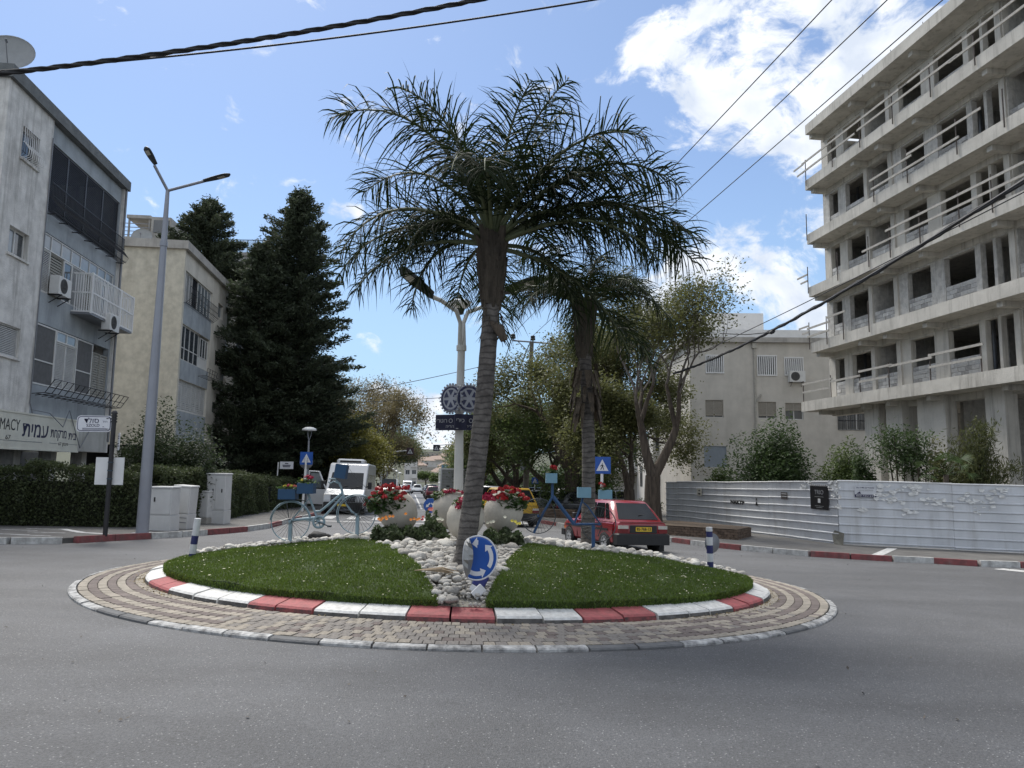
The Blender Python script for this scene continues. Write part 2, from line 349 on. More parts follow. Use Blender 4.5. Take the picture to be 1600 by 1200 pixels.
def kerb(line, seq, start=0, step=1.0, maxlen=90):
    e = tag(thing('kerb', None, None), kind='structure')
    P = [Vector(p) for p in line]; pos = []; acc = 0
    out = []
    seglen = [(P[i+1]-P[i]).length for i in range(len(P)-1)]; total = min(sum(seglen), maxlen)
    def pt(s):
        for i, l_ in enumerate(seglen):
            if s <= l_: return P[i]+(P[i+1]-P[i])*(s/l_)
            s -= l_
        return P[-1]
    k = 0; s = start
    while s+step < total:
        a, b = pt(s+.012), pt(s+step-.012); d = (b-a).normalized(); nrm = Vector((-d.y, d.x))
        mb = MB(); z0, z1 = gz(a.x, a.y), gz(b.x, b.y); hh = .15+random.uniform(-.006, .006)
        sec = [(-.02, -.05), (-.005, hh-.03), (.02, hh), (.155, hh+.004), (.16, -.05)]
        vs = [(a.x+nrm.x*o, a.y+nrm.y*o, z0+h_) for o, h_ in sec]+[(b.x+nrm.x*o, b.y+nrm.y*o, z1+h_) for o, h_ in sec]
        mb.add(vs, [(0, 1, 2, 3, 4), (9, 8, 7, 6, 5)]+[(i, i+5, i+6, i+1) for i in range(4)])
        mb.build('kerb_stone', M_kr2 if seq[k % len(seq)] == 'r' else M_kw2, e); k += 1; s += step
    return e
def rev(l): return l[::-1]
# the stones stand behind the line (towards the pavement): left of travel
kerb(rev(LK[:5]), 'wwww', 0, 1.0, 5.2); kerb(rev(LK[4:]), 'wwrr', 150, 1.0, 400); kerb(RK, 'wrwrwrrw', 25, 1.0, 150)

# white paint on the road and the pavement corners
M_line = mat('road_paint', (.6, .6, .58), .7, .0, 9, .1, col2=(.33, .33, .33))
def strip(pts, wd, name='road_marking', h=.006):
    mb = MB(); P = [Vector(p) for p in pts]
    for i in range(len(P)-1):
        d = (P[i+1]-P[i]).normalized(); n_ = Vector((-d.y, d.x))*wd/2
        q = [P[i]-n_, P[i+1]-n_, P[i+1]+n_, P[i]+n_]
        mb.poly([(p.x, p.y, gz(p.x, p.y)+h) for p in q])
    return tag(mb.build(name, M_line), kind='structure')
strip([(-19, 15.7), (-12.6, 16.05), (-11.2, 16.35)], .12)
strip([gp(97, 834).xy, gp(128, 840).xy, gp(165, 842).xy], .22, h=.127)
for q in ((30, 836), (68, 834), (72, 840), (15, 843), (48, 845)):
    p = gp(*q); strip([(p.x-.45, p.y-.02), (p.x+.45, p.y+.02)], .1, h=.127)
strip([gp(1368, 876).xy, gp(1395, 863).xy], .28, h=.127)
strip([gp(1560, 889).xy, gp(1640, 897).xy, gp(1760, 905).xy], .5)
# zebra bars across the street beyond the island, and a stop line
for k in range(9):
    x, y = uv(33.5, VL+.9+k*1.1); x2, y2 = uv(36.3, VL+.9+k*1.1); strip([(x, y), (x2, y2)], .5)
strip([uv(31.5, VL+.3), uv(31.5, .6)], .4); strip([uv(48, .8), uv(48, VR-.3)], .35); strip([uv(50, .8), uv(120, .8)], .14)

# ------------------------------------------------------------------ the roundabout island
IC = np.array([-.80, 12.94])
def rin(t): return 1/np.sqrt((np.cos(t)/5.05)**2+(np.sin(t)/4.28)**2)
def rout(t): return 1/np.sqrt((np.cos(t)/5.95)**2+(np.sin(t)/5.52)**2)
def ring(t, r): return IC[0]+r*np.cos(t), IC[1]+r*np.sin(t)
def mound(x, y):
    dx, dy = x-IC[0], y-IC[1]; t = np.arctan2(dy, dx); rho = np.hypot(dx, dy)/rin(t)
    return .17+.49*np.clip(1-rho**2, 0, 1)
def mz(x, y): return gz(x, y)+mound(x, y)
def mp_(px, py, dz=0):
    d = ray(px, py); t = .008
    for k in range(4000):
        t += .00001; P = d*t
        if EYE+P[2] < mz(P[0], P[1])+dz: break
    return Vector((P[0], P[1], EYE+P[2]))
tt = np.linspace(-PI, 0, 2001); xx, yy = ring(tt, rin(tt)); ppx = proj(np.stack([xx, yy, gz(xx, yy)+.02], -1))[0]
i0, i1 = int(np.argmin(ppx)), int(np.argmax(ppx))
def th(px): return float(np.interp(px, ppx[i0:i1+1], tt[i0:i1+1]))
KB = [(221, 'w'), (231, 'r'), (247, 'r'), (263, 'w'), (302, 'w'), (339, 'w'), (387, 'r'), (430, 'r'), (488, 'w'), (560, 'w'), (634, 'r'), (703, 'r'), (775, 'w'), (849, 'w'), (912, 'r'), (975, 'r'), (1027, 'w'), (1077, 'w'), (1110, 'w'), (1147, 'r'), (1171, 'r'), (1193, 'w')]
angs = [(th(p), c) for p, c in KB]
a = angs[-1][0]; seq = []
while True:                                            # on round the back in half-metre stones
    a += .125
    if a > angs[0][0]+2*PI-.05: break
    seq.append((a, 'wwwrrwwrr'[len(seq) % 9]))
bounds = angs+seq+[(angs[0][0]+2*PI, 'w')]
M_kfront = mat('kerb_bare_front', (.12, .115, .11), .9, .0, 9, .5, 30, col2=(.05, .048, .045)); M_kfront_r = mat('kerb_worn_red_front', (.22, .06, .06), .9, .0, 9, .5, 30, col2=(.06, .04, .04))  # shade of the front faces painted into the kerb colour, mixed with dirt
isl = tag(thing('island_kerb', None, None), kind='structure')
for (t0, c), (t1, _) in zip(bounds[:-1], bounds[1:]):
    n_ = 4; mb = MB(); j = .012; hj = random.uniform(-.012, .012); tl = random.uniform(-.008, .008)
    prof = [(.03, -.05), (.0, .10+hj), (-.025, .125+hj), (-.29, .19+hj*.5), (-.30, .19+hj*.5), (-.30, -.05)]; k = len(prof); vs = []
    for q in range(n_+1):
        t = t0+.0028+(t1-t0-.0056)*q/n_
        for o, h_ in prof:
            x, y = ring(t, rin(t)+o+tl); vs.append((x, y, gz(x, y)+h_))
    fs = [tuple(range(k-1, -1, -1)), tuple(range(n_*k, n_*k+k))]
    for q in range(n_):
        for i in range(k): i2 = (i+1) % k; fs.append((q*k+i, q*k+i2, (q+1)*k+i2, (q+1)*k+i))
    mb.add(vs, fs)
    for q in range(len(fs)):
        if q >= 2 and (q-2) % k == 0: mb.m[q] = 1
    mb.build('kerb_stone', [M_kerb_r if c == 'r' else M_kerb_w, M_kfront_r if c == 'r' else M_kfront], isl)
# flush outer kerb of the apron, chipped white and tarred stones
M_tar = mat('tarred_stone', (.13, .132, .135), .85, .3, 8, .4, 40)
M_chip = mat('chipped_white_stone', (.46, .46, .45), .8, .0, 9, .5, 40, col2=(.13, .13, .13))
edge = tag(thing('apron_edge', None, None), kind='structure'); nst = 64
for i in range(nst):
    t0, t1 = -PI+2*PI*i/nst, -PI+2*PI*(i+1)/nst; mb = MB(); vs = []; hj = random.uniform(0, .02)
    hj *= .5; prof = [(.0, -.05), (.0, .015+hj), (-.015, .03+hj), (-.095, .042+hj), (-.10, -.05)]; k = 5
    for q in range(3):
        t = t0+.002+(t1-t0-.004)*q/2
        for o, h_ in prof: x, y = ring(t, rout(t)+o); vs.append((x, y, gz(x, y)+h_))
    fs = [tuple(range(k-1, -1, -1)), tuple(range(2*k, 3*k))]+[(q*k+i_, q*k+i_+1, (q+1)*k+i_+1, (q+1)*k+i_) for q in range(2) for i_ in range(k-1)]
    mb.add(vs, fs); mb.build('kerb_stone', M_tar if (i*7 % 11) in (3, 8, 1) else M_chip, edge)
# paved apron: six rings of small pavers on a bed
M_pav = [mat('paver_beige', (.32, .285, .235), .9, .3, 5, .4, 50, stain=(2, .4, (.2, .18, .16))), mat('paver_brown', (.165, .135, .122), .9, .3, 5, .4, 50), mat('paver_grey', (.225, .205, .185), .9, .3, 5, .4, 50)]
apr = MB(); ns = 120
for q in range(ns):
    t0, t1 = 2*PI*q/ns, 2*PI*(q+1)/ns; P = []
    for t, r in ((t0, rin(t0)-.05), (t0, rout(t0)-.12), (t1, rout(t1)-.12), (t1, rin(t1)-.05)): x, y = ring(t, r); P.append((x, y, gz(x, y)+.030))
    apr.poly(P)
apron = tag(apr.build('paved_apron', mat('joint_sand', (.15, .13, .11), .95, .4, 20, .3)), kind='structure')
pav_me = []
for m_ in M_pav:
    b_ = MB(); b_.cbox(-.5, .5, -.5, .5, -.5, .5, .06); o = b_.build('paving_stone', m_); pav_me.append(o.data); bpy.data.objects.remove(o)
cand = []; rows = 7
for r_ in range(rows):
    f = (r_+.5)/rows
    def rr(t): a_, b_ = rin(t)+.015, rout(t)-.115; return b_+(a_-b_)*f, (b_-a_)/rows
    per = 2*PI*5.2; nn = int(per/.118)
    for q in range(nn):
        t = 2*PI*(q+(.5 if r_ % 2 else 0))/nn; rad, wd = rr(t); x, y = ring(t, rad)
        front = abs(((t+PI/2+PI) % (2*PI))-PI)
        if front < .5: k = random.choice([2, 2, 0, 1]) if r_ % 2 else random.choice([2, 0, 2])
        else: k = (0, 1, 0, 1, 0, 1, 0)[r_]
        if 2*PI*.78 < t % (2*PI) < 2*PI*.93 and random.random() < .35: k = random.choice([0, 1, 2])
        hgt = .05*1+.012*f+random.uniform(-.004, .004)
        cand.append((math.hypot(x, y), x, y, t, rad*2*PI/nn*.93, wd*.92, hgt, k))
cand.sort()
stuffV, stuffQ, stuffM = [], [], []
for n_, (d_, x, y, t, tw, rw, hgt, k) in enumerate(cand):
    T = Matrix.Translation((x, y, gz(x, y)+hgt-.03)) @ Matrix.Rotation(t+random.uniform(-.03, .03), 4, 'Z') @ Matrix.Diagonal((rw, tw, .06, 1))
    if n_ < 300: o = link('paving_stone', pav_me[k], apron, T)
    else:
        vs = [T @ v.co for v in pav_me[k].vertices]; o0 = len(stuffV); stuffV += [tuple(v) for v in vs]
        for p in pav_me[k].polygons: stuffQ.append(tuple(o0+i for i in p.vertices)); stuffM.append(k)
mb = MB(); mb.v = stuffV; mb.f = stuffQ; mb.m = stuffM; mb.sm = [False]*len(stuffQ); tag(mb.build('paving_stones', M_pav, apron), kind='stuff')

# earth of the mound under lawns and stones
mb = MB(); nr, na = 14, 72
vs = []
for i in range(nr+1):
    for j in range(na):
        t = 2*PI*j/na; r = (rin(t)-.27)*i/nr; x, y = ring(t, r); vs.append((x, y, mz(x, y)-.04))
mb.add(vs, [(i*na+j, (i+1)*na+j, (i+1)*na+(j+1) % na, i*na+(j+1) % na) for i in range(nr) for j in range(na)], 0, True)
tag(mb.build('island_mound', mat('pale_gravel', (.3, .28, .24), .95, .45, 20, .6, 60)), kind='structure')
# the two lawns
M_turf = mat('turf_mat', (.05, .075, .02), .95, .5, 5, .5, 80)
M_blade = mat('grass_blade', (.108, .166, .034), .6, .0, 1.6, island=.45, col2=(.066, .108, .026), spec=.2, trans=(.12, .17, .025))
def arc(t0, t1, n=40, o=-.27): return [ring(t, rin(t)+o) for t in np.linspace(t0, t1, n)]
def angle_of(x, y): return math.atan2(y-IC[1], x-IC[0])
LA, RA, LT, RT = (-2.45, 12.75), (.32, 12.62), (-.86, 8.98), (-.26, 8.98)
tL0, tR1 = -PI+.04, -.03
lawn1 = arc(tL0, angle_of(*LT)) + [(-1.0, 9.45), (-1.25, 10.3), (-1.85, 11.7), LA, (-3.6, 12.95)]
lawn2 = arc(angle_of(*RT), tR1) + [(2.6, 12.88), (1.4, 12.75), RA, (.2, 12.1), (-.05, 10.6), (-.2, 9.5)]
def inside(poly, P):
    P = np.atleast_2d(P); c = np.zeros(len(P), bool); n = len(poly)
    for i in range(n):
        (x1, y1), (x2, y2) = poly[i], poly[(i+1) % n]
        m_ = ((y1 > P[:, 1]) != (y2 > P[:, 1])) & (P[:, 0] < (x2-x1)*(P[:, 1]-y1)/(y2-y1+1e-12)+x1); c ^= m_
    return c
def lump(x, y): return .018*np.sin(3.1*x+1.3*y)*np.cos(2.3*y-.7*x)+.012*np.sin(7*x+2)*np.sin(6*y)
for nm, poly in (('lawn', lawn1), ('lawn', lawn2)):
    P = rng.uniform([-6, 8], [5, 14], (3600, 2)); P = P[inside(poly, P)]
    pts = [Vector(p) for p in poly]+[Vector(p) for p in P]
    co, _, fc, *_r = delaunay_2d_cdt(pts, [], [list(range(len(poly)))], 1, 1e-4)
    mb = MB(); mb.add([(p.x, p.y, mz(p.x, p.y)+.035+lump(p.x, p.y)) for p in co], [tuple(f) for f in fc], 0, True)
    # turned-down hem of the turf mat
    for i in range(len(poly)):
        (x1, y1), (x2, y2) = poly[i], poly[(i+1) % len(poly)]
        mb.add([(x1, y1, mz(x1, y1)-.06), (x2, y2, mz(x2, y2)-.06), (x2, y2, mz(x2, y2)+.035+lump(x2, y2)), (x1, y1, mz(x1, y1)+.035+lump(x1, y1))], [(0, 1, 2, 3)])
    tag(mb.build('lawn', M_turf), kind='structure')
    P = rng.uniform([-6, 8], [5, 14], (330000, 2)); P = P[inside(poly, P)]; n = len(P)
    keep = rng.random(n) < np.clip(14/P[:, 1]-.55, .35, 1); P = P[keep]; n = len(P)
    z = mz(P[:, 0], P[:, 1])+.03+lump(P[:, 0], P[:, 1]); B = np.c_[P, z]
    pa = np.array(poly); pb = np.roll(pa, -1, 0); sl = np.linalg.norm(pb-pa, axis=1); nb = 16000; ie = rng.choice(len(pa), nb, p=sl/sl.sum()); fr_ = rng.random((nb, 1)); E_ = pa[ie]*(1-fr_)+pb[ie]*fr_; ez = mz(E_[:, 0], E_[:, 1])+rng.uniform(-.06, .035, nb)
    B = np.vstack([B, np.c_[E_+rng.normal(0, .012, (nb, 2)), ez]]); n = len(B)
    a_ = rng.uniform(0, 2*PI, n); wd = .007; h_ = rng.uniform(.018, .042, n); ln = rng.normal(0, .014, (n, 2))
    e = np.c_[np.cos(a_), np.sin(a_), np.zeros(n)]*wd
    V = np.stack([B-e, B+e, B+np.c_[ln, h_]], 1).reshape(-1, 3)
    tag(npmesh('grass', V, np.arange(3*n).reshape(-1, 3), M_blade), 'short green turf blades of the lawn', 'grass', kind='stuff')
# pale petals blown over the turf
P = np.vstack([rng.uniform([-5.6, 8.6], [4.2, 13], (800, 2)), rng.normal([1.5, 10.6], [1.2, .9], (300, 2))]); P = P[inside(lawn1, P) | inside(lawn2, P)]; n = len(P)
C = np.c_[P, mz(P[:, 0], P[:, 1])+.075+lump(P[:, 0], P[:, 1])]
leaf = leaf_quads(C, rdir(n)*[1, 1, .1], np.tile([0, 0, 1.], (n, 1))+rdir(n)*.3, rng.uniform(.015, .045, n)*rng.choice([.7, .8, 1.2], n), rng.uniform(.012, .024, n))
tag(npmesh('fallen_petals', *leaf, mat('petal', (.55, .52, .36), .7, .3, 30)), 'pale fallen petals scattered over the lawns', 'petals', kind='stuff')
# litter along the kerb feet and crumbs on the road
n = 900; t = np.r_[rng.uniform(-PI, -PI+.75, 420), rng.uniform(-.9, -.05, 330), rng.uniform(-PI, 0, 150)]; r = rin(t)+np.abs(rng.normal(.02, .07, n)); x, y = ring(t, r)
V, Q = leaf_quads(np.c_[x, y, gz(x, y)+.062], rdir(n)*[1, 1, .3], rdir(n)*.5+[0, 0, 1], rng.uniform(.02, .06, n), rng.uniform(.01, .025, n))
tag(npmesh('dry_litter', V, Q, mat('dry_leaf', (.26, .2, .1), .9, .5, 12)), 'dry leaves and weeds gathered along the kerb', 'litter', kind='stuff')
n = 380; x = rng.uniform(-12, 16, n); y = rng.uniform(3.2, 20, n); k = (rng.random(n) < .3); x[k] = rng.uniform(5, 14, k.sum()); y[k] = 20+rng.normal(-.9, .5, k.sum())-(x[k]-9)*.2
ok = np.hypot(x-IC[0], y-IC[1]) > rout(np.arctan2(y-IC[1], x-IC[0]))+.05; x, y = x[ok], y[ok]; n = len(x)
V, Q = leaf_quads(np.c_[x, y, gz(x, y)+.012], rdir(n)*[1, 1, .3], rdir(n)*.5+[0, 0, 1], rng.uniform(.02, .05, n), rng.uniform(.012, .03, n))
tag(npmesh('road_grit', V, Q, mat('grit', (.11, .095, .08), .9, .6, 12)), 'small grit and leaf crumbs lying on the asphalt', 'grit', kind='stuff')

# white river stones
M_st = [mat('river_stone_a', (.56, .535, .49), .9, .3, 5, .6, 22), mat('river_stone_b', (.38, .36, .325), .9, .35, 5, .6, 22), mat('river_stone_c', (.57, .55, .50), .9, .25, 5, .6, 22)]
st_me = []
for k in range(9):
    mb = MB(); vs, fs = ICO[2]; rg = random.Random(k+40)
    sx, sy, sz = 1+rg.uniform(-.05, .3), 1-rg.uniform(0, .22), .62+rg.uniform(-.1, .12); ph = [rg.uniform(0, 6) for _ in range(6)]
    q = []
    for p in vs:
        s_ = 1+.20*math.sin(2.3*p[0]+ph[0])*math.cos(2.1*p[1]+ph[1])+.13*math.sin(3.9*p[2]+ph[2]+2.6*p[0])+.09*math.sin(5.2*p[1]+ph[3]+p[0]*2); q.append((p[0]*s_*sx, p[1]*s_*sy, p[2]*s_*sz))
    mb.add(q, fs, 0, True); o = mb.build('stone', M_st[k % 3]); st_me.append(o.data); bpy.data.objects.remove(o)
stone_poly = [(-.86, 8.9), (-1.0, 9.45), (-1.25, 10.3), (-1.85, 11.7), (-2.5, 12.7), (-3.6, 12.9), (-5.45, 12.75), (-5.5, 13.2), (-4.2, 13.7), (-2.6, 14.2), (.3, 14.6), (2.5, 14.2), (3.9, 13.4), (4.0, 12.95), (2.6, 12.83), (1.4, 12.7), (.3, 12.57), (.18, 12.1), (-.07, 10.6), (-.22, 9.5), (-.3, 8.9)]
C = rng.uniform([-5.6, 8.8], [4.2, 14.7], (60000, 2)); C = C[inside(stone_poly, C)]; acc = []
edgeP = [LA, (-3.6, 12.97), (-4.6, 12.86), (-5.3, 12.8)]
cells = {}
for p in C:
    sz = .046+.078*(math.sin(p[0]*37+p[1]*91)*.5+.5)**2.0
    if p[1] < 9.6: sz *= .72
    if p[1] > 12.5 and (p[0] < -2.4 or p[0] > .35): sz *= .74
    ci, cj = int(p[0]/.2), int(p[1]/.2); good = True
    for a_ in range(ci-2, ci+3):
        for b_ in range(cj-2, cj+3):
            for (qx, qy, qs) in cells.get((a_, b_), ()):
                if (p[0]-qx)**2+(p[1]-qy)**2 < ((sz+qs)*.80)**2: good = False
    if (p[0]+.44)**2+(p[1]-8.95)**2 < .05: good = False
    if good: cells.setdefault((ci, cj), []).append((p[0], p[1], sz)); acc.append((math.hypot(*p), p[0], p[1], sz))
acc.sort()
bed = MB(); bed.box(-.02, .02, -.02, .02, -.05, 0)
sb = tag(thing('stone_bed', None, None, (-.8, 12, float(mz(-.8, 12)))), kind='structure'); SI = Matrix.Translation((.8, -12, -float(mz(-.8, 12))))
rest = MB()
for n_, (d_, x, y, sz) in enumerate(acc):
    ridge = (.05 if x < 0 else .03) if y > 12.55 and (x < -2.3 or x > .3) else .0
    T = SI @ Matrix.Translation((x, y, float(mz(x, y))+sz*.28+ridge+random.uniform(-.01, .02))) @ Matrix.Rotation(random.uniform(0, 6.28), 4, 'Z') @ Matrix.Rotation(random.uniform(-.35, .35), 4, 'X') @ Matrix.Scale(sz*.98, 4)
    me = st_me[random.randrange(9)]
    if n_ < 300: link('stone', me, sb, T)
    else:
        o0 = len(rest.v); rest.v += [tuple(T @ v.co) for v in me.vertices]
        for p in me.polygons: rest.f.append(tuple(o0+i for i in p.vertices)); rest.m.append(int(me.materials[0].name[-1] == 'b')+2*int(me.materials[0].name[-1] == 'c')); rest.sm.append(True)
tag(rest.build('stones', M_st, sb), kind='stuff')
# chips of stone between
n = 9000; P = rng.uniform([-5.6, 8.75], [4.2, 14.5], (n, 2)); P = P[inside(stone_poly, P)]; n = len(P)
vs, fs = ICO[1]; vs = np.array(vs); fs = np.array(fs); s_ = rng.uniform(.012, .032, n); C = np.c_[P, mz(P[:, 0], P[:, 1])+.0]
V = (C[:, None, :]+vs[None]*s_[:, None, None]*rng.uniform(.7, 1.3, (n, 1, 3))).reshape(-1, 3); Q = (fs[None]+np.arange(n)[:, None, None]*len(vs)).reshape(-1, 3)
tag(npmesh('gravel', V, Q, M_st[1]), 'pale gravel between the white river stones', 'gravel', kind='stuff')
# ------------------------------------------------------------------ buildings
M_stucco = mat('stained_stucco', (.70, .685, .65), .95, .28, 2.2, .7, 26, stain=(1.6, .75, (.17, .16, .14)))
M_panel = mat('blue_grey_render', (.36, .395, .42), .9, .25, 1.2, .4, 30, stain=(1.2, .5, (.13, .14, .15)))
M_cream = mat('cream_roughcast', (.56, .525, .43), .95, .22, 3, .9, 24, stain=(.8, .3, (.25, .22, .17)))
M_cream2 = mat('cream_smooth_render', (.62, .585, .51), .9, .2, 1.0, .3, 20, stain=(.9, .4, (.22, .2, .17)))
M_fascia = mat('grey_fascia', (.17, .18, .18), .9, .3, 3, .4)
M_frame = mat('window_frame_white', (.62, .62, .6), .5, .1)
M_louvre = mat('shutter_white', (.55, .55, .53), .6, .15, 4)
M_louvre_d = mat('shutter_dark', (.042, .046, .055), .5, .25, 4)
M_glass = glass('window_glass', (.06, .07, .08)); M_glass_l = glass('window_glass_pale', (.2, .23, .25), .15)
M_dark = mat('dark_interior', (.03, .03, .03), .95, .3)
M_acw = mat('air_conditioner_white', (.6, .6, .58), .5, .12, 4); M_acd = mat('air_conditioner_grille', (.07, .07, .07), .6)
M_signbeige = mat('sign_board_pale', (.68, .67, .58), .6, .12, 1.5, stain=(.8, .2, (.3, .28, .22)))
M_navy = mat('navy_print', (.012, .012, .06), .6)

def wall_grid(mb, x0, x1, z0, z1, ops, th=.2, y=0.0, m=0):
    xs = sorted(set([x0, x1]+[min(max(q, x0), x1) for o in ops for q in o[:2]])); zs = sorted(set([z0, z1]+[min(max(q, z0), z1) for o in ops for q in o[2:]]))
    def hole(a, b):
        return any(o[0] <= a <= o[1] and o[2] <= b <= o[3] for o in ops)
    nx, nz = len(xs)-1, len(zs)-1
    H = [[hole((xs[i]+xs[i+1])/2, (zs[j]+zs[j+1])/2) for j in range(nz)] for i in range(nx)]
    def solid(i, j): return 0 <= i < nx and 0 <= j < nz and not H[i][j]
    for i in range(nx):
        for j in range(nz):
            if H[i][j]: continue
            a, b, c, d = xs[i], xs[i+1], zs[j], zs[j+1]; Y = y+th
            mb.poly([(a, y, c), (b, y, c), (b, y, d), (a, y, d)], m); mb.poly([(a, Y, d), (b, Y, d), (b, Y, c), (a, Y, c)], m)
            if not solid(i-1, j): mb.poly([(a, y, d), (a, Y, d), (a, Y, c), (a, y, c)], m)
            if not solid(i+1, j): mb.poly([(b, y, c), (b, Y, c), (b, Y, d), (b, y, d)], m)
            if not solid(i, j-1): mb.poly([(a, y, c), (a, Y, c), (b, Y, c), (b, y, c)], m)
            if not solid(i, j+1): mb.poly([(b, y, d), (b, Y, d), (a, Y, d), (a, y, d)], m)
    return mb
def window(parent, x0, x1, z0, z1, y, n=1, M=None, fr=.05, gl=None, mf=None, rail=None):
    """window part: frame mesh with pane sub-parts, set in the plane y"""
    mb = MB(); fm = mf or M_frame
    for (a, b, c, d) in ((x0, x1, z0, z0+fr), (x0, x1, z1-fr, z1), (x0, x0+fr, z0+fr, z1-fr), (x1-fr, x1, z0+fr, z1-fr)): mb.box(a, b, y-.03, y+.03, c, d)
    w_ = (x1-x0)/n
    for k in range(1, n): mb.box(x0+k*w_-fr*.5, x0+k*w_+fr*.5, y-.032, y+.028, z0+fr, z1-fr)
    if rail: mb.box(x0+fr, x1-fr, y-.028, y+.024, z0+(z1-z0)*rail-.02, z0+(z1-z0)*rail+.02)
    o = mb.build('window', fm, parent, M)
    for k in range(n):
        p = MB(); p.box(x0+k*w_+fr*.4, x0+(k+1)*w_-fr*.4, y-.006, y+.006, z0+fr*.5, z1-fr*.5)
        p.build('pane', gl[k % len(gl)] if isinstance(gl, list) else (gl or M_glass), o)
    return o
def shutter(parent, x0, x1, z0, z1, y, m, M=None, pitch=.055, tilt=.028, n=1, name='shutter'):
    """louvred shutter leaf: frame with many tilted slats"""
    mb = MB(); fr = .04; w_ = (x1-x0)/n
    for k in range(n):
        a, b = x0+k*w_+.004, x0+(k+1)*w_-.004
        for (p, q, c, d) in ((a, b, z0, z0+fr), (a, b, z1-fr, z1), (a, a+fr, z0+fr, z1-fr), (b-fr, b, z0+fr, z1-fr)): mb.box(p, q, y-.02, y+.02, c, d)
        z = z0+fr
        while z < z1-fr-.01:
            zt = min(z+pitch*.9, z1-fr)
            mb.poly([(a+fr, y-.016, z), (b-fr, y-.016, z), (b-fr, y+.012, zt), (a+fr, y+.012, zt)]); z += pitch
    return mb.build(name, m, parent, M)
def ac_unit(loc, rz, label, group='air conditioners on the house walls', s=1.0):
    t = thing('air_conditioner', label, 'air conditioner', loc, rz, group); W_, H_, D_ = .85*s, .6*s, .32*s
    mb = MB(); mb.cbox(-W_/2, W_/2, -D_, 0, 0, H_, .02); mb.build('casing', M_acw, t)
    mb = MB(); c = Matrix.Translation((-.12*s, -D_-.001, H_/2)) @ Matrix.Rotation(PI/2, 4, 'X')
    for r in (.05, .1, .15, .2, .24): mb.lathe([(r*s, 0), (r*s, .012), (r*s-.012, .012), (r*s-.012, 0)], 24, 0, c, cap=False)
    for k in range(12): mb.tube([c @ Vector((.03*s*math.cos(k*PI/6), .03*s*math.sin(k*PI/6), .008)), c @ Vector((.245*s*math.cos(k*PI/6+.4), .245*s*math.sin(k*PI/6+.4), .008))], .005, 4)
    mb.build('fan_grille', M_acd, t)
    mb = MB(); mb.lathe([(0, .002), (.23*s, .002)], 24, 0, c, cap=False); mb.build('fan_shadow_plate', M_acd, t)
    for sx in (-.3, .3):
        mb = MB(); mb.box(sx*s-.02, sx*s+.02, -D_-.05, .12, -.04, -.002); mb.tube([(sx*s, -D_, -.04), (sx*s, .1, -.34)], .015, 6); mb.build('bracket', M_black, t)
    return t
def dish(loc, face, r, label, post=.5):
    t = thing('satellite_dish', label, 'satellite dish', loc, 0, None)
    F_ = Vector(face).normalized(); c = Vector((0, 0, post))
    mb = MB(); mb.lathe([(r*k/6, r*.22*(k/6)**2) for k in range(7)]+[(r*1.01, r*.22+.01), (r*.9, r*.2-.04), (r*.5, -.02), (.02, -.045)], 28, 0, axisM(c, F_), cap=False); mb.build('reflector', mat('dish_grey', (.27, .28, .28), .55, .12, 3), t)
    mb = MB(); mb.tube([(0, 0, 0), (0, 0, post*.9), tuple(c-F_*.08)], .03, 8); mb.build('mast', M_grey_metal, t)
    mb = MB(); e = c+F_*r*.95; mb.tube([tuple(c-Vector((0, 0, r*.9))), tuple(e)], .012, 6); mb.tube([tuple(e), tuple(e-F_*.14)], .035, 8); mb.build('feed_arm', M_grey_metal, t)
    return t

# ---- A: the near apartment house on the left, over the pharmacy
VA = -11.6; ua0 = pv(9, 200, VA)[0]
MA = frame((*uv(ua0, VA), 0), (*UD, 0), (*(-VD), 0))
bA = thing('apartment_house', 'grey stained apartment house at left with pharmacy sign on its lower band', 'building', M=MA)
def fa(px, py): u, z = pv(px, py, VA); return u-ua0, z
LA_ = fa(198, 300)[0]; xp = fa(82, 230)[0]; zt = 12.5; zb = fa(120, 705)[1]
f3 = (fa(88, 230)[1]+.15, fa(82, 332)[1]); f2 = (fa(77, 362)[1], fa(68, 455)[1]); f1 = (fa(65, 503)[1], fa(57, 600)[1])
w1 = (*[fa(p, 240)[0] for p in (33, 60)], fa(45, 255)[1], fa(45, 203)[1]); w2 = (*[fa(p, 380)[0] for p in (13, 45)], fa(28, 402)[1], fa(28, 358)[1]); w3 = (*[fa(p, 530)[0] for p in (-4, 31)], fa(15, 557)[1], fa(15, 508)[1])
mb = MB(); wall_grid(mb, 0, xp, zb, zt, [w1, w2, w3], .25)
mb.box(0, .25, .25, 10, zb, zt); mb.box(LA_-.2, LA_, .0, 10, zb, zt); mb.box(.25, LA_-.2, 9.8, 10, zb, zt); mb.build('wall', M_stucco, bA)
mb = MB(); zz = [zb+1.08, f1[1], f1[0], f2[1], f2[0], f3[1], f3[0], zt]
ops = [(xp+.02, LA_-.32, a, b) for a, b in ((f1[1], f1[0]), (f2[1], f2[0]), (f3[1], f3[0]))]
wall_grid(mb, xp+.004, LA_-.204, zb+1.08, zt-.02, ops, .2, .1); mb.build('spandrel_wall', M_panel, bA)
mb = MB(); mb.box(xp+.002, LA_-.202, -.03, .3, zb, zb+1.076); mb.build('base_band', mat('stained_white_band', (.5, .5, .47), .9, .2, 1.2, .4, 20, stain=(.9, .8, (.2, .19, .16))), bA)
mb = MB(); mb.box(-.1, LA_+.08, -.12, 10.1, zt, zt+.38); mb.build('roof', M_fascia, bA)
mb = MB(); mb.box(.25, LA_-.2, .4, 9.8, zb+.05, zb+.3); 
for z in (f1[0]+.35, f2[0]+.35): mb.box(.25, LA_-.2, .35, 9.7, z, z+.2)
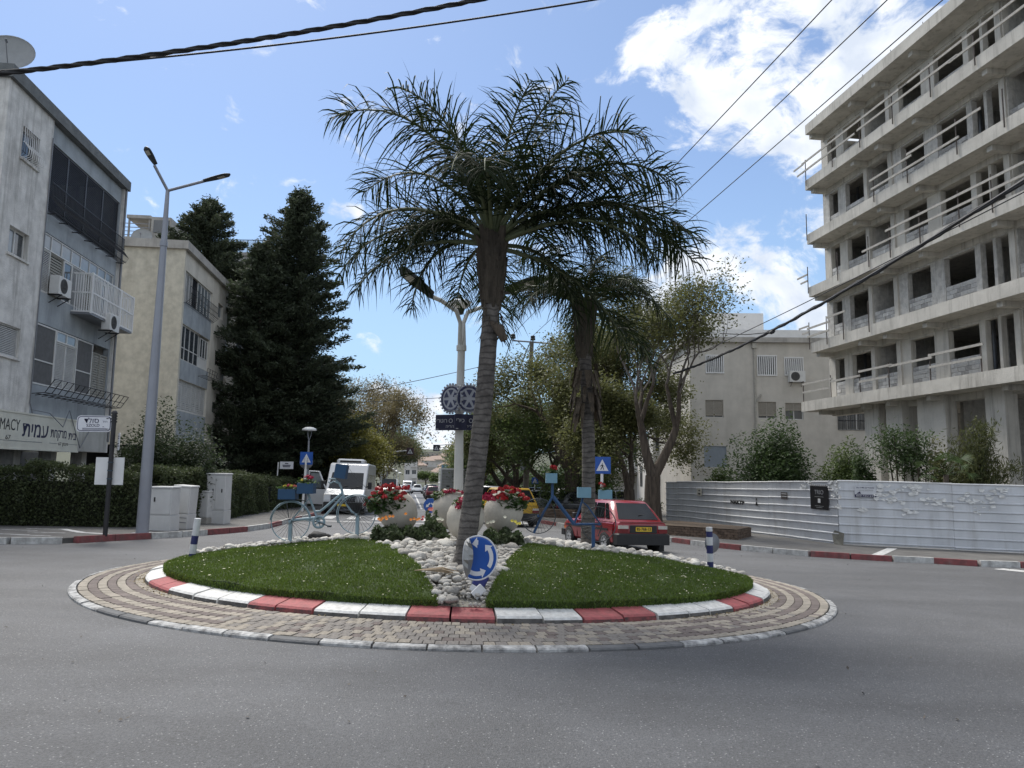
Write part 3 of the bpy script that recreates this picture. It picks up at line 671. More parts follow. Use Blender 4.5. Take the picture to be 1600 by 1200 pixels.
mb.box(.25, LA_-.2, 3.4, 3.5, zb+.3, zt); mb.build('floor_slabs', M_dark, bA)
for x in (.6, 3.2, 5.6, 8.0):
    mb = MB(); mb.box(x, x+.4, .6, 1.0, -1, zb); mb.build('column', M_stucco, bA)
mb = MB(); mb.box(-9, LA_+1.6, 3.0, 3.2, -1, zb); mb.box(-.5, -.3, .2, 2.99, -1, zb); mb.build('shop_front', mat('shop_grey', (.13, .13, .125), .7, .3), bA)
mb = MB(); mb.box(5.2, 5.6, 2.7, 2.98, -1, zb-.1); mb.box(6.6, 7.9, 2.9, 2.98, -1, zb-.4); mb.build('shop_window', M_glass_l, bA)
# left column of single windows
g = MB(); a, b, c, d = w1
for k in range(9):
    x = a+.04+(b-a-.08)*k/8; g.tube([(x, -.03, d), (x, -.05, (c+d)/2), (x, -.2, c+(d-c)*.28), (x, -.19, c+.08), (x, -.04, c)], .011, 5)
for z in (d-.02, (c+d)/2, c+.02): g.tube([(a, -.04, z), (b, -.04, z)], .012, 5)
window(bA, *w1, .16, 1); g.build('window_grille', M_white, bA)
window(bA, *w2, .16, 2, gl=[M_glass_l, M_glass]); shutter(bA, *w3, .08, M_louvre, pitch=.05, name='roller_shutter')
for o in (w1, w2, w3):
    mb = MB(); mb.box(o[0]-.06, o[1]+.06, -.06, .12, o[2]-.07, o[2]-.003); mb.build('sill', M_stucco, bA)
x0, x1 = xp+.04, LA_-.34; WW = x1-x0
# third floor: dark louvres with a bellied iron balustrade
for k in range(4): shutter(bA, x0+WW*k/4, x0+WW*(k+1)/4, f3[1]+.02, f3[0]-.02, .16, M_louvre_d, pitch=.06)
g = MB(); zt3 = f3[1]+.85
for k in range(64):
    x = xp+.0+(WW+.2)*k/63; g.tube([(x, -.12, zt3), (x, -.14, f3[1]+.35), (x, -.32, f3[1]+.1), (x, -.25, f3[1]-.06), (x, .02, f3[1]-.1)], .009, 4)
for z, y in ((zt3, -.12), (f3[1]+.45, -.13), (f3[1]-.08, -.2)): g.tube([(xp-.02, y, z), (xp+WW+.25, y, z)], .016, 5)
for k in range(7): x = xp+.1+WW*k/6; g.tube([(x, .1, f3[1]-.12), (x, -.2, f3[1]-.15)], .02, 5)
g.build('balustrade', M_black, bA)
# second floor: white band of shutters and glass, cage balcony
seg = [('s', 0, .13), ('d', .13, .29), ('g', .29, .40), ('s', .40, .58), ('d', .58, .70), ('s', .70, .82), ('g', .82, .9), ('s', .9, 1)]
zl = f2[1]+(f2[0]-f2[1])*.72
for kind, p, q in seg:
    a, b = x0+WW*p, x0+WW*q-.01
    if kind == 's': shutter(bA, a, b, f2[1]+.02, zl, .15, M_louvre)
    elif kind == 'd': shutter(bA, a, b, f2[1]+.02, zl, .17, mat('shutter_open', (.3, .29, .25), .7, .2), pitch=.09)
    else: window(bA, a, b, f2[1]+.02, zl, .15, 1, gl=M_glass)
window(bA, x0, x1, zl+.02, f2[0]-.02, .15, 8, gl=M_glass_l, fr=.035)
bx0, bx1 = fa(118, 445)[0], LA_+.05; bz0, bz1 = fa(120, 488)[1], fa(122, 428)[1]
g = MB(); dep = -.55
for k in range(30): x = bx0+(bx1-bx0)*k/29; g.box(x-.014, x+.014, dep-.01, dep+.01, bz0, bz1)
for k in range(7): y = dep*(k+.2)/7; g.box(bx0-.01, bx0+.01, y-.014, y+.014, bz0, bz1); g.box(bx1-.01, bx1+.01, y-.014, y+.014, bz0, bz1)
for z in (bz0, (bz0+bz1)/2, bz1): g.box(bx0-.02, bx1+.02, dep-.018, dep+.018, z-.025, z+.025); g.box(bx0-.02, bx0+.022, dep+.018, 0.08, z-.025, z+.025); g.box(bx1-.022, bx1+.02, dep+.018, .08, z-.025, z+.025)
for k in range(4): x = bx0+(bx1-bx0)*k/3; g.box(x-.03, x+.03, dep-.024, dep+.024, bz0-.06, bz1+.04)
g.build('balcony_cage', M_white, bA)
mb = MB(); mb.box(bx0, bx1, dep, .09, bz0-.1, bz0-.03); mb.build('balcony_floor', M_grey_metal, bA)
# first floor: tall window, shutters, iron flower basket
window(bA, x0, x0+WW*.27, f1[1]+.02, f1[0]-.02, .15, 1, gl=mat('insect_screen', (.12, .12, .12), .8, .2), rail=.4)
shutter(bA, x0+WW*.275, x0+WW*.53, f1[1]+.02, f1[0]-.42, .15, M_louvre, n=2); window(bA, x0+WW*.275, x0+WW*.53, f1[0]-.4, f1[0]-.02, .15, 2, gl=M_glass_l)
window(bA, x0+WW*.54, x0+WW*.77, f1[1]+.02, f1[0]-.02, .15, 1, gl=mat('insect_screen', (.12, .12, .12)), rail=.42); shutter(bA, x0+WW*.78, x1, f1[1]+.02, f1[0]-.3, .15, mat('shutter_open', (.3, .29, .25)), n=2, pitch=.09)
g = MB(); zb1 = f1[1]+.02
for k in range(15):
    x = xp+(WW+.3)*k/14; g.tube([(x, .08, zb1-.35), (x, -.4, zb1-.3), (x, -.62, zb1+.05), (x, -.66, zb1+.12)], .014, 5)
for y, z in ((-.66, zb1+.12), (-.5, zb1-.12), (-.4, zb1-.3), (-.15, zb1-.33)): g.tube([(xp, y, z), (xp+WW+.3, y, z)], .014, 5)
g.build('flower_basket_rail', M_black, bA)
# the pharmacy board
sx0, sx1 = fa(0, 670)[0]-1.6, fa(116, 680)[0]; sz0, sz1 = fa(60, 702)[1], fa(60, 651)[1]
sg = thing('shop_sign', 'long pale pharmacy board with dark blue lettering on the lower band of the left house', 'sign', M=MA)
mb = MB(); mb.box(sx0, sx1, -.14, -.05, sz0, sz1); mb.box(sx0-.02, sx1+.02, -.16, -.04, sz1, sz1+.05); mb.box(sx0-.02, sx1+.02, -.16, -.04, sz0-.05, sz0); mb.build('board', M_signbeige, sg)
def board_M(x, z, y=-.143): return Matrix(((1, 0, 0, x), (0, 0, -1, y), (0, 1, 0, z), (0, 0, 0, 1)))
H_ = sz1-sz0; zc = (sz0+sz1)/2
def word(s, pxa, pxb, py, hs, m=M_navy, bold=.0):
    a, b = fa(pxa, py)[0], fa(pxb, py)[0]; text('lettering', s, hs, m, sg, board_M((a+b)/2, fa((pxa+pxb)/2, py)[1]), width=b-a, bold=bold)
word(heb('עמית'), 27, 68, 673, H_*.62, bold=.008); word(heb('בית'), 100, 112, 682, H_*.36, bold=.004); word(heb('מרקחת'), 72, 97, 678, H_*.40, bold=.004); word('PHARMACY', -42, 23, 662, H_*.46, M_black); word('67', 0, 8, 683, H_*.18, M_black); word('67 '+heb('ויצמן'), 84, 99, 694, H_*.15, M_black)
for q0, q1 in ((sx0+.3, fa(58, 690)[0]), (fa(70, 690)[0], fa(83, 690)[0]), (fa(100, 690)[0], sx1-.05)): mb = MB(); mb.box(q0, q1, -.144, -.139, sz0+H_*.2, sz0+H_*.215); mb.build('ruled_line', M_grey_metal, sg)
p = MA @ Vector((fa(88, 450)[0]+.1, .08, fa(90, 463)[1])); ac_unit(p, math.atan2(UD[1], UD[0]), 'white air conditioner left of the white cage balcony on the near house')
q_ = pv(179, 518, VA+.72); p = MA @ Vector((q_[0]-ua0, -.40, q_[1])); ac_unit(p, math.atan2(UD[1], UD[0]), 'white air conditioner below the right end of the white cage balcony')
d_ = at(14, 110, 20.6); dish((d_.x, d_.y, zt+.38), (.35, -.9, .35), .66, 'big grey satellite dish on the roof corner of the near left house', .72)
# loose cables and a drain pipe on the facade
cb = MB(); cb.tube([MA @ Vector(q) for q in ((xp+.05, -.02, zb+1.2), (xp+.9, -.18, zb+1.15), (xp+1.6, -.3, zb+.75), (xp+2.3, -.16, zb+1.35), (xp+3.2, -.2, zb+.1), (xp+4.2, -.06, zb+.75), (LA_-.3, -.05, zb+.9))], .014, 5)
cb.tube([MA @ Vector(q) for q in ((LA_-.1, -.04, zt), (LA_-.1, -.04, zb+.4))], .04, 6); cb.tube([MA @ Vector(q) for q in ((xp-.05, -.03, zt-.6), (xp-.06, -.03, zb+1.4), (xp+.2, -.05, zb+.9))], .018, 5)
tag(cb.build('facade_cable', M_grey_metal), 'drain pipe and loose cables running down the near left house', 'cable')

# ---- B: cream roughcast house behind the lamp post
VB = -11.6; ub0 = pv(289, 400, VB)[0]; MBm = frame((*uv(ub0, VB), 0), (*UD, 0), (*(-VD), 0))
bB = thing('apartment_house', 'cream roughcast apartment house on white pilotis behind the tall lamp post', 'building', M=MBm)
def fb(px, py): u, z = pv(px, py, VB); return u-ub0, z
LB = fb(357, 460)[0]; zt = fb(290, 388)[1]-.1; zb = 2.55
Z = [(fb(284, 416)[1], fb(283, 466)[1]), (fb(280, 502)[1], fb(277, 558)[1]), (fb(275, 590)[1], fb(274, 640)[1])]
xa, xb = .35, fb(331, 480)[0]
wn = [(fb(341, 480)[0], fb(349, 480)[0], fb(345, 498)[1], fb(345, 476)[1]), (fb(336, 560)[0], fb(342, 560)[0], fb(339, 572)[1], fb(339, 552)[1]), (fb(331, 640)[0], fb(337, 640)[0], fb(334, 645)[1], fb(334, 628)[1])]
mb = MB(); wall_grid(mb, 0, LB, zb, zt, [(xa, xb, a[1], a[0]) for a in Z]+wn, .25); mb.box(0, LB, 11.7, 12, zb, zt); mb.box(LB-.25, LB, .25, 11.7, zb, zt); mb.build('side_wall', M_cream2, bB)
mb = MB(); mb.box(-.12, .0, -.06, 12, zb, zt); mb.build('front_wall', M_cream, bB)
mb = MB(); mb.box(-.3, LB+.15, -.22, 12.1, zt, zt+.42); mb.build('roof', M_conc, bB)
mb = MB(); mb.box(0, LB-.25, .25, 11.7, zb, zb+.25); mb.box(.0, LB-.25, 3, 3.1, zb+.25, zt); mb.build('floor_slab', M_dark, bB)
for k, zz in enumerate(((Z[1][0], Z[0][1]), (Z[2][0], Z[1][1]), (zb+.2, Z[2][1]))):
    mb = MB(); mb.box(xa, xb, -.012, .0, zz[0]+.02, zz[1]-.02); mb.build('spandrel_panel', M_panel, bB)
w_ = xb-xa
shutter(bB, xa, xa+w_*.3, Z[0][1], Z[0][0], .12, M_louvre, n=3); shutter(bB, xa+w_*.31, xa+w_*.48, Z[0][1], Z[0][0], .14, M_louvre_d); window(bB, xa+w_*.5, xb, Z[0][1], Z[0][0], .12, 4, gl=M_glass_l)
g = MB()
for k in range(22): x = xa-.1+(w_+.2)*k/21; g.tube([(x, -.3, Z[0][1]+.75), (x, -.36, Z[0][1]+.1), (x, -.1, Z[0][1]-.12), (x, 0, Z[0][1]-.14)], .012, 4)
for z, y in ((Z[0][1]+.75, -.3), (Z[0][1]+.4, -.33), (Z[0][1]+.1, -.36), (Z[0][1]-.1, -.12)): g.tube([(xa-.1, y, z), (xb+.1, y, z)], .016, 5)
g.build('balustrade', M_black, bB)
window(bB, xa, xa+w_*.64, Z[1][1], Z[1][0], .12, 4, gl=M_glass, rail=.36); window(bB, xa+w_*.7, xb-.02, Z[1][1]+.6, Z[1][0]-.1, .12, 3, gl=M_glass)
mb = MB(); mb.box(xa+w_*.645, xb, .1, .2, Z[1][1], Z[1][1]+.58); mb.build('infill_panel', M_frame, bB)
shutter(bB, xa, xb, Z[2][1], Z[2][0], .12, M_louvre, n=6, pitch=.1)
for o in wn: window(bB, *o, .15, 1, gl=M_glass_l)
g = MB(); a, b, z = xa+w_*.62, xb+.1, Z[1][1]
for k in range(5): x = a+(b-a)*k/4; g.tube([(x, 0, z-.5), (x, -.45, z-.45), (x, -.5, z-.05)], .014, 4)
for y, q in ((-.5, z-.05), (-.47, z-.25), (-.45, z-.45)): g.tube([(a, y, q), (b, y, q)], .014, 4)
g.build('flower_basket_rail', M_black, bB)
for k in range(5):
    mb = MB(); x = .1+(LB-.6)*k/4; mb.box(x, x+.38, .15, .55, -1.5, zb-.002); mb.build('pilotis', M_stucco, bB)
for k in range(3):
    mb = MB(); y = 2.5+3.5*k; mb.box(.0, .38, y, y+.4, -1.5, zb-.002); mb.build('pilotis', M_stucco, bB)
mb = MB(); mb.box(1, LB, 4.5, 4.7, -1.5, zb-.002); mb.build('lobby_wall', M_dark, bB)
d_ = at(222, 378, 38.2); dish((d_.x, d_.y, zt+.42), (.2, -.9, .3), .52, 'round pale satellite dish on the roof of the cream house', .8)
p = at(228, 590, 37); an = thing('tv_antenna', 'old thin antenna fixed to the cream front wall behind the lamp post', 'antenna', p)
mb = MB(); mb.tube([(0, .6, -1.2), (0, 0, -1.2), (0, 0, 1.0)], .018, 5); mb.tube([(0, 0, -.3), (-.85, -.2, -.55)], .015, 5); mb.tube([(0, 0, -.25), (-.7, -.1, -.5)], .012, 5); mb.build('mast', M_grey_metal, an)

# ---- penthouse block and tower seen over the roofs
def simple_house(name, label, x0, x1, y0, y1, zt, mtl, rz, wins=(), zb=-2, roof=None, group=None, cols=0, rows=0, side=True, ww=1.1, wh=1.2, wz=2.2, gl=None, fl=3.0, bal=False):
    t = thing(name, label, 'building', (x0, y0, 0), rz, group); W_, D_ = x1-x0, y1-y0
    ops = list(wins)
    for r_ in range(rows):
        for c_ in range(cols): cx = W_*(c_+.5)/cols; ops.append((cx-ww/2, cx+ww/2, wz+r_*fl, wz+r_*fl+wh))
    mb = MB(); wall_grid(mb, 0, W_, zb, zt, ops, .25); mb.box(0, W_, D_-.2, D_, zb, zt); mb.box(0, .2, .25, D_-.2, zb, zt); mb.box(W_-.2, W_, .25, D_-.2, zb, zt); mb.build('wall', mtl, t)
    mb = MB(); mb.box(-.15, W_+.15, -.15, D_+.15, zt, zt+.3); mb.build('roof', roof or M_conc, t)
    for o in ops: window(t, *o, .12, 1 if o[1]-o[0] < 1 else 2, gl=gl or M_glass)
    if side:
        for r_ in range(rows):
            for q in (.3, .7):
                for sx, s_ in ((0, -1), (W_, 1)):
                    mb = MB(); mb.box(sx-.03, sx+.03, D_*q-.6, D_*q+.6, wz+r_*fl, wz+r_*fl+wh); mb.build('window', M_glass, t)
    if bal:
        for r_ in range(rows):
            mb = MB(); mb.box(W_*.55, W_*.98, -1.2, -.001, wz-.9+r_*fl, wz-.75+r_*fl); mb.box(W_*.55, W_*.98, -1.2, -1.1, wz-.75+r_*fl, wz+.15+r_*fl); mb.build('balcony', mtl, t)
    return t
a, b = at(188, 340, 54), at(262, 340, 54)
t = simple_house('penthouse_block', 'pale block with rooftop pergola showing between the two left houses', a.x, b.x, 54, 62, at(220, 376, 54).z, M_cream2, .1, rows=0)
zz = at(220, 376, 54).z+.3; W_ = b.x-a.x; mb = MB(); mb.box(.2, W_*.55, .6, 4, zz+1.7, zz+1.95); mb.box(W_*.6, W_, .3, 5, zz+.0, zz+1.75)
for x in (.3, W_*.5): mb.box(x, x+.12, .7, .82, zz, zz+1.7)
mb.build('roof_pergola', M_conc, t); mb = MB(); mb.box(W_*.65, W_*.97, .27, .3, zz+.5, zz+1.5); mb.build('dark_window', M_glass, t)
mb = MB()
for k in range(4): mb.box(.0, W_*.6, .15, .2, zz+.3*k+.2, zz+.3*k+.25)
mb.build('railing', M_grey_metal, t)
a, b = at(338, 400, 60), at(432, 400, 60); ztw = at(380, 400, 60).z
t = simple_house('apartment_tower', 'tall pale tower behind the dark cypress with a glass railing on its roof', a.x, b.x, 60, 72, ztw, mat('pale_render', (.42, .41, .39), .9, .15, 1), .02, cols=3, rows=6, wz=1.5, bal=True)
g = MB(); W_ = b.x-a.x; gt = ztw+1.4
for k in range(9): x = W_*k/8; g.box(x-.03, x+.03, .1, .16, ztw+.3, gt)
g.box(0, W_, .09, .17, gt, gt+.06); g.build('railing', mat('railing_blue_grey', (.1, .16, .22), .5), t)
mb = MB()
for k in range(8): mb.box(W_*k/8+.05, W_*(k+1)/8-.05, .12, .14, ztw+.4, gt-.05)
pm = mat('railing_glass', (.45, .58, .72), .1, .1); pm.node_tree.nodes['Principled BSDF'].inputs['Alpha'].default_value = .35; mb.build('railing_glass', pm, t)

# ---- D: beige house with barred windows behind the hoarding
YD = 50.0; a, b = at(1078, 620, YD), at(1385, 620, YD)
zp, zl, = at(1180, 518, YD).z, at(1180, 536, YD).z
MD = frame((a.x, YD, 0), (math.cos(-.02), math.sin(-.02), 0), (-math.sin(-.02), math.cos(-.02), 0)); bD = thing('apartment_house', 'beige rendered house with white barred windows behind the metal hoarding', 'building', M=MD)
def fd(px, py): q = at(px, py, YD); return q.x-a.x, q.z
def rc(p0, p1, q0, q1): return (fd(p0, (q0+q1)/2)[0], fd(p1, (q0+q1)/2)[0], fd((p0+p1)/2, q1)[1], fd((p0+p1)/2, q0)[1])
top_w = [rc(1103, 1130, 556, 582), rc(1183, 1212, 557, 586), rc(1225, 1253, 560, 586)]; mid_w = [rc(1102, 1130, 625, 652), rc(1184, 1212, 628, 654), rc(1226, 1254, 630, 656)]; low_w = [rc(1100, 1135, 697, 730), rc(1307, 1352, 643, 672)]
Wd = b.x-a.x; mb = MB(); wall_grid(mb, 0, Wd, -2.5, zl, top_w+mid_w+low_w, .25); mb.box(0, .25, .25, 12, -2.5, zl); mb.box(.25, Wd, 11.8, 12, -2.5, zl); mb.box(Wd-.25, Wd, .25, 11.8, -2.5, zl); mb.build('wall', mat('beige_render', (.54, .51, .455), .92, .14, 1.2, .3, 22, stain=(.8, .25, (.24, .22, .18))), bD)
mb = MB(); mb.box(-.3, Wd+.3, -.3, 12.2, zl, zl+.34); mb.build('roof', M_conc, bD)
mb = MB(); mb.box(-.05, Wd, -.05, .2, zl+.342, zp+.1); mb.box(-.05, .2, .2, 12, zl+.342, zp+.1); mb.build('parapet', M_white, bD)
mb = MB(); q0, q1 = fd(1128, 500), fd(1214, 500); mb.box(q0[0], q1[0], 3, 8, zl+.34, at(1180, 490, YD+3).z); mb.build('stair_head', M_white, bD)
mb = MB(); c = fd(1108, 500)[0]; mb.lathe([(.55, 0), (.55, 1.4), (.3, 1.55), (0, 1.58)], 16, 0, Matrix.Translation((c, 4, zl+1.2))); 
for sx in (-.4, .4): mb.box(c+sx-.03, c+sx+.03, 3.9, 4.1, zl+.3, zl+1.2)
mb.build('water_tank', M_white, bD)
for o in top_w:
    window(bD, *o, .14, 2); g = MB()
    n_ = 9
    for k in range(n_+1): x = o[0]+(o[1]-o[0])*k/n_; g.box(x-.03, x+.03, -.06, -.02, o[2], o[3])
    g.box(o[0]-.04, o[1]+.04, -.065, -.015, o[2]-.07, o[2]); g.box(o[0]-.04, o[1]+.04, -.065, -.015, o[3], o[3]+.06); g.build('window_bars', M_white, bD)
sh_b = mat('shutter_beige', (.33, .30, .25), .7, .12)
for k, o in enumerate(mid_w): window(bD, *o, .16, 2); f_ = .1 if k == 0 else (.16 if k == 1 else .55); shutter(bD, o[0], o[1], o[2]+(o[3]-o[2])*f_, o[3], .06, sh_b, pitch=.06, name='roller_shutter')
shutter(bD, *low_w[0], .06, mat('shutter_blue_grey', (.3, .34, .38), .7, .1), pitch=.06, name='roller_shutter'); window(bD, *low_w[1], .15, 3); g = MB(); o = low_w[1]
for k in range(8): x = o[0]+(o[1]-o[0])*k/7; g.tube([(x, -.05, o[2]), (x, -.05, o[3])], .02, 4)
for z in (o[2], (o[2]+o[3])/2, o[3]): g.tube([(o[0], -.05, z), (o[1], -.05, z)], .02, 4)
g.build('window_bars', M_black, bD)
for px in (1178.5,):
    g = MB(); x = fd(px, 600)[0]; g.tube([(x, -.08, zl-.1), (x, -.08, -1)], .07, 8); g.box(x-.16, x+.16, -.2, .0, zl-.4, zl-.05); x2 = fd(1188, 620)[0]; g.tube([(x2, -.08, fd(1188, 617)[1]), (x+.08, -.08, fd(1181, 628)[1])], .05, 6); g.build('drain_pipe', mat('pipe_beige', (.42, .4, .35), .8), bD)
q = fd(1242, 598); ac_unit(MD @ Vector((q[0], -.02, q[1])), -.02, 'white air conditioner under a barred window of the beige house', s=1.25)

# ---- white low houses between the trunks, behind the parked cars
a, b = at(930, 720, 72), at(1088, 720, 72)
t = simple_house('white_house', 'low white house with arched niche seen between the tree trunks', a.x, b.x, 72, 80, at(1000, 690, 72).z, mat('white_render', (.62, .6, .56), .85, .1, 1), .0, cols=4, rows=1, wz=2.4, wh=1.6)
mb = MB(); W_ = b.x-a.x; mb.box(W_*.15, W_*.62, -2.2, -.003, 1.4, 2.4); mb.build('balcony', M_white, t)
mb = MB(); x = W_*.66; mb.prism([(x-.5, -1.5), (x+.5, -1.5), (x+.5, .4), (x+.35, .9), (x, 1.3), (x-.35, .9), (x-.5, .4)], -.02, .1); mb.build('arched_niche', sh_b, t)
a, b = at(1062, 690, 62), at(1082, 690, 62)
simple_house('white_house', 'narrow white house front with tall windows left of the beige house', at(1020, 690, 62).x, at(1076, 690, 62).x, 62, 70, at(1050, 640, 62).z, mat('white_render', (.62, .6, .56)), .0, cols=2, rows=2, wz=.2, wh=1.8)

# ---- distant street end
simple_house('apartment_block', 'distant white apartment block with balconies at the end of the street', at(632, 730, 190).x, at(652, 730, 190).x, 190, 206, at(640, 712, 190).z, mat('white_render', (.62, .6, .56)), .13, cols=2, rows=4, wz=-3, fl=2.9, zb=-8, bal=True)
FARLAB = ['highest flat roofed far house at the left of the hill', 'red roofed far house second from the left on the hill', 'flat roofed far house at the top middle of the hill', 'red roofed far house in the middle of the hill', 'flat roofed far house right of the middle on the hill', 'red roofed far house near the right end of the hill', 'flat roofed far house low on the left, below the hilltop houses', 'red roofed far house low on the right of the street axis', 'flat roofed far house low in the middle of the street axis', 'red roofed far house at the lower right beside the yellow green trees', 'flat roofed far house at the far right behind the yellow green trees', 'red roofed far house touching the white distant block', 'nearest flat roofed far house at the foot of the hill, left', 'nearest red roofed far house at the foot of the hill, right']
rg = random.Random(5); hm = [mat('far_wall_%d' % k, c, .9, .12, .5) for k, c in enumerate(((.5, .46, .4), (.55, .53, .5), (.42, .38, .33)))]; rm = [mat('far_roof_tile', (.36, .27, .22), .9, .3), M_conc]
for k, (px, py, Y, w_) in enumerate([(656, 716, 520, 13), (664, 720, 470, 11), (672, 713, 560, 14), (680, 718, 480, 12), (689, 722, 430, 12), (697, 716, 520, 14), (660, 734, 380, 11), (690, 738, 350, 11), (677, 732, 400, 12), (704, 728, 380, 13), (712, 718, 500, 14), (648, 727, 420, 12), (668, 742, 330, 10), (700, 745, 320, 9)]):
    p = at(px, py, Y); g0 = float(zfar(p.x, Y)); zt = p.z
    t = thing('hillside_house', FARLAB[k], 'house', (p.x-w_/2, Y, g0-2), 0, 'houses on the far hillside')
    h_ = max(zt-g0+2, 6); ops = [(w_*(c+.3)/4, w_*(c+.75)/4, z, z+1.6) for c in range(4) for z in np.arange(3.2, h_-2, 3.2)]
    mb = MB(); wall_grid(mb, 0, w_, 0, h_, ops, .3); mb.box(0, w_, 9, 9.3, 0, h_); mb.box(0, .3, .3, 9, 0, h_); mb.box(w_-.3, w_, .3, 9, 0, h_); mb.build('wall', hm[k % 3], t)
    mb = MB()
    if k % 2: mb.add([(-.6, -.6, h_), (w_+.6, -.6, h_), (w_+.6, 9.9, h_), (-.6, 9.9, h_), (w_*.3, 4.6, h_+2.6), (w_*.7, 4.6, h_+2.6)], [(0, 1, 5, 4), (1, 2, 5), (2, 3, 4, 5), (3, 0, 4), (3, 2, 1, 0)])
    else: mb.box(-.3, w_+.3, -.3, 9.6, h_, h_+.5)
    mb.build('roof', rm[0 if k % 2 else 1], t)
    mb = MB()
    for o in ops: mb.box(o[0], o[1], .15, .2, o[2], o[3])
    tag(mb.build('windows', M_glass, t), kind='stuff')
# ---- E: the bare concrete frame under construction on the right
VE, VW = 21.5, 22.6; ue0 = 37.3
ME = frame((*uv(ue0, VE), 0), (*(-UD), 0), (*VD, 0)); bE = thing('construction_building', 'unfinished six storey concrete frame with empty window openings at right', 'building', M=ME)
M_raw = mat('raw_concrete', (.55, .525, .47), .92, .22, .9, .45, 14, stain=(2.2, .75, (.20, .185, .16)))
M_block = mat('grey_block', (.40, .395, .38), .95, .2, 3, .5, 30, island=.28, stain=(3.5, .6, (.58, .58, .56)))
M_patch = mat('mortared_concrete', (.48, .465, .43), .95, .0, 5, .8, 12, col2=(.33, .32, .30), stain=(7, .6, (.64, .64, .62)))
LE = 22.0; ST = [5.5, 8.65, 11.77, 14.76, 17.88, 21.05]; WY = VW-VE; TH = .55
unit = [('w', .6, 1.45), ('w', 2.15, 3.8), ('l', 4.15, 5.75), ('w', 6.7, 8.25), ('w', 9.1, 10.85), ('v', 11.15, 11.8), ('v', 11.95, 12.6), ('l', 13.0, 14.7), ('w', 15.6, 17.2), ('w', 18.0, 19.6), ('v', 20.2, 20.9), ('v', 21.1, 21.8)]
for k, z in enumerate(ST):
    mb = MB(); x0 = -.9 if k == 0 else (.1 if k < 5 else .3); th = TH if k else .55
    mb.box(x0, LE, -.1 if k == 0 else 0, 12, z-th, z); mb.build('floor_slab', M_raw, bE)
    if k == 5: break
    mb = MB(); mb.box(.2, LE, WY-.05, WY+.35, z-th-.28, z-th-.002)
    for x in (.25, 4.0, 5.95, 8.65, 12.75, 14.9): mb.box(x, x+.28, .25, WY-.052, z-th-.22, z-th-.002)
    mb.build('beam', M_raw, bE)
mb = MB(); z = ST[5]-.55; mb.box(.2, LE, WY-.05, WY+.35, z-.28, z-.002)
for x in (.25, 4.0, 5.95, 8.65, 12.75, 14.9): mb.box(x, x+.28, .25, WY-.052, z-.22, z-.002)
mb.build('beam', M_raw, bE)
rb = random.Random(3); BL = []
for k in range(5):
    z0, z1 = ST[k], ST[k+1]-TH; ops = []; sills = []
    for kind, a, b in unit:
        if kind == 'w': ops.append((a, b, z0+.02, z0+2.2)); sills.append((a, b, z0, z0+.95))
        elif kind == 'v': ops.append((a, b, z0+.1, z0+2.25))
        else: ops.append((a, b, z0+.02, z1-.3))
    mb = MB(); wall_grid(mb, .05, LE, z0+.002, z1-.285, ops, .25, WY)
    mb.build('wall', M_patch if k % 2 else M_raw, bE)
    # block infill under each window and in the loggia fronts, block by block
    bl = BL
    for a, b, c, d in sills+[(a, b, z0, z0+.9) for kind, a, b in unit if kind == 'l']:
        nrow = 5; hh = (d-c)/nrow
        for r_ in range(nrow):
            x = a-(.2 if r_ % 2 else 0)
            while x < b:
                xl, xr = max(x, a), min(x+.4, b)
                if xr-xl > .04: pr = rb.uniform(-.012, .012); bl.append((xl+.006, xr-.006, WY+.03+pr, WY+.21, c+r_*hh+.006, c+(r_+1)*hh-.006))
                if False: bl.box(xl+.006, xr-.006, WY+.03+pr, WY+.21, c+r_*hh+.006, c+(r_+1)*hh-.006)
                x += .4
    for kind, a, b in unit:
        if kind == 'l':
            mb = MB(); wall_grid(mb, a-.2, b+.2, z0+.002, z1, [(b-.75, b-.1, z0+1.0, z0+2.1)], .2, WY+1.7); mb.box(a-.2, a-.02, WY+.26, WY+1.69, z0+.002, z1-.002); mb.box(b+.02, b+.2, WY+.26, WY+1.69, z0+.002, z1-.002); mb.build('loggia_wall', M_patch, bE)
    # raised columns framing the loggias
    for x in (3.86, 5.8, 12.66, 14.75):
        mb = MB(); mb.box(x, x+.28, WY-.08, WY-.002, z0+.002, z1-.29); mb.build('column', M_raw, bE)
    mb = MB(); mb.box(.1, LE, 6.0, 6.2, z0+.002, z1-.002); mb.build('inner_wall', M_patch, bE)
    for x in (4.7, 9.9, 15.2): mb = MB(); mb.box(x, x+.15, WY+2.0, 5.99, z0+.002, z1-.002); mb.build('partition_wall', M_patch, bE)
    if k in (0, 3):
        mb = MB(); mb.box(2.9, 3.0, WY+1.4, WY+1.5, z0, z1); mb.box(10.1, 10.2, WY+1.2, WY+1.3, z0, z1); mb.box(1.0, 1.1, WY+1.4, WY+1.5, z0, z1); mb.build('prop', M_grey_metal, bE)
mb = MB(); mb.box(0.0, .048, WY, 12, ST[0], ST[5]-.55); mb.box(0, LE, 11.8, 12, ST[0], ST[5]-.55); mb.build('end_wall', M_patch, bE)
M_blk = [M_block, mat('grey_block_dark', (.30, .295, .285), .95, .25, 3, .5, 30, stain=(3.5, .5, (.5, .5, .48))), mat('grey_block_pale', (.47, .465, .445), .95, .2, 3, .5, 30, stain=(3.5, .5, (.3, .3, .29)))]
blk_me = []
for m_ in M_blk: b_ = MB(); b_.cbox(-.5, .5, -.5, .5, -.5, .5, .03); o = b_.build('block', m_); blk_me.append(o.data); bpy.data.objects.remove(o)
BL.sort(key=lambda q: (q[0] > 14.5, -(q[1]-q[0] > .3)*1.0, -q[0])); bl = MB()
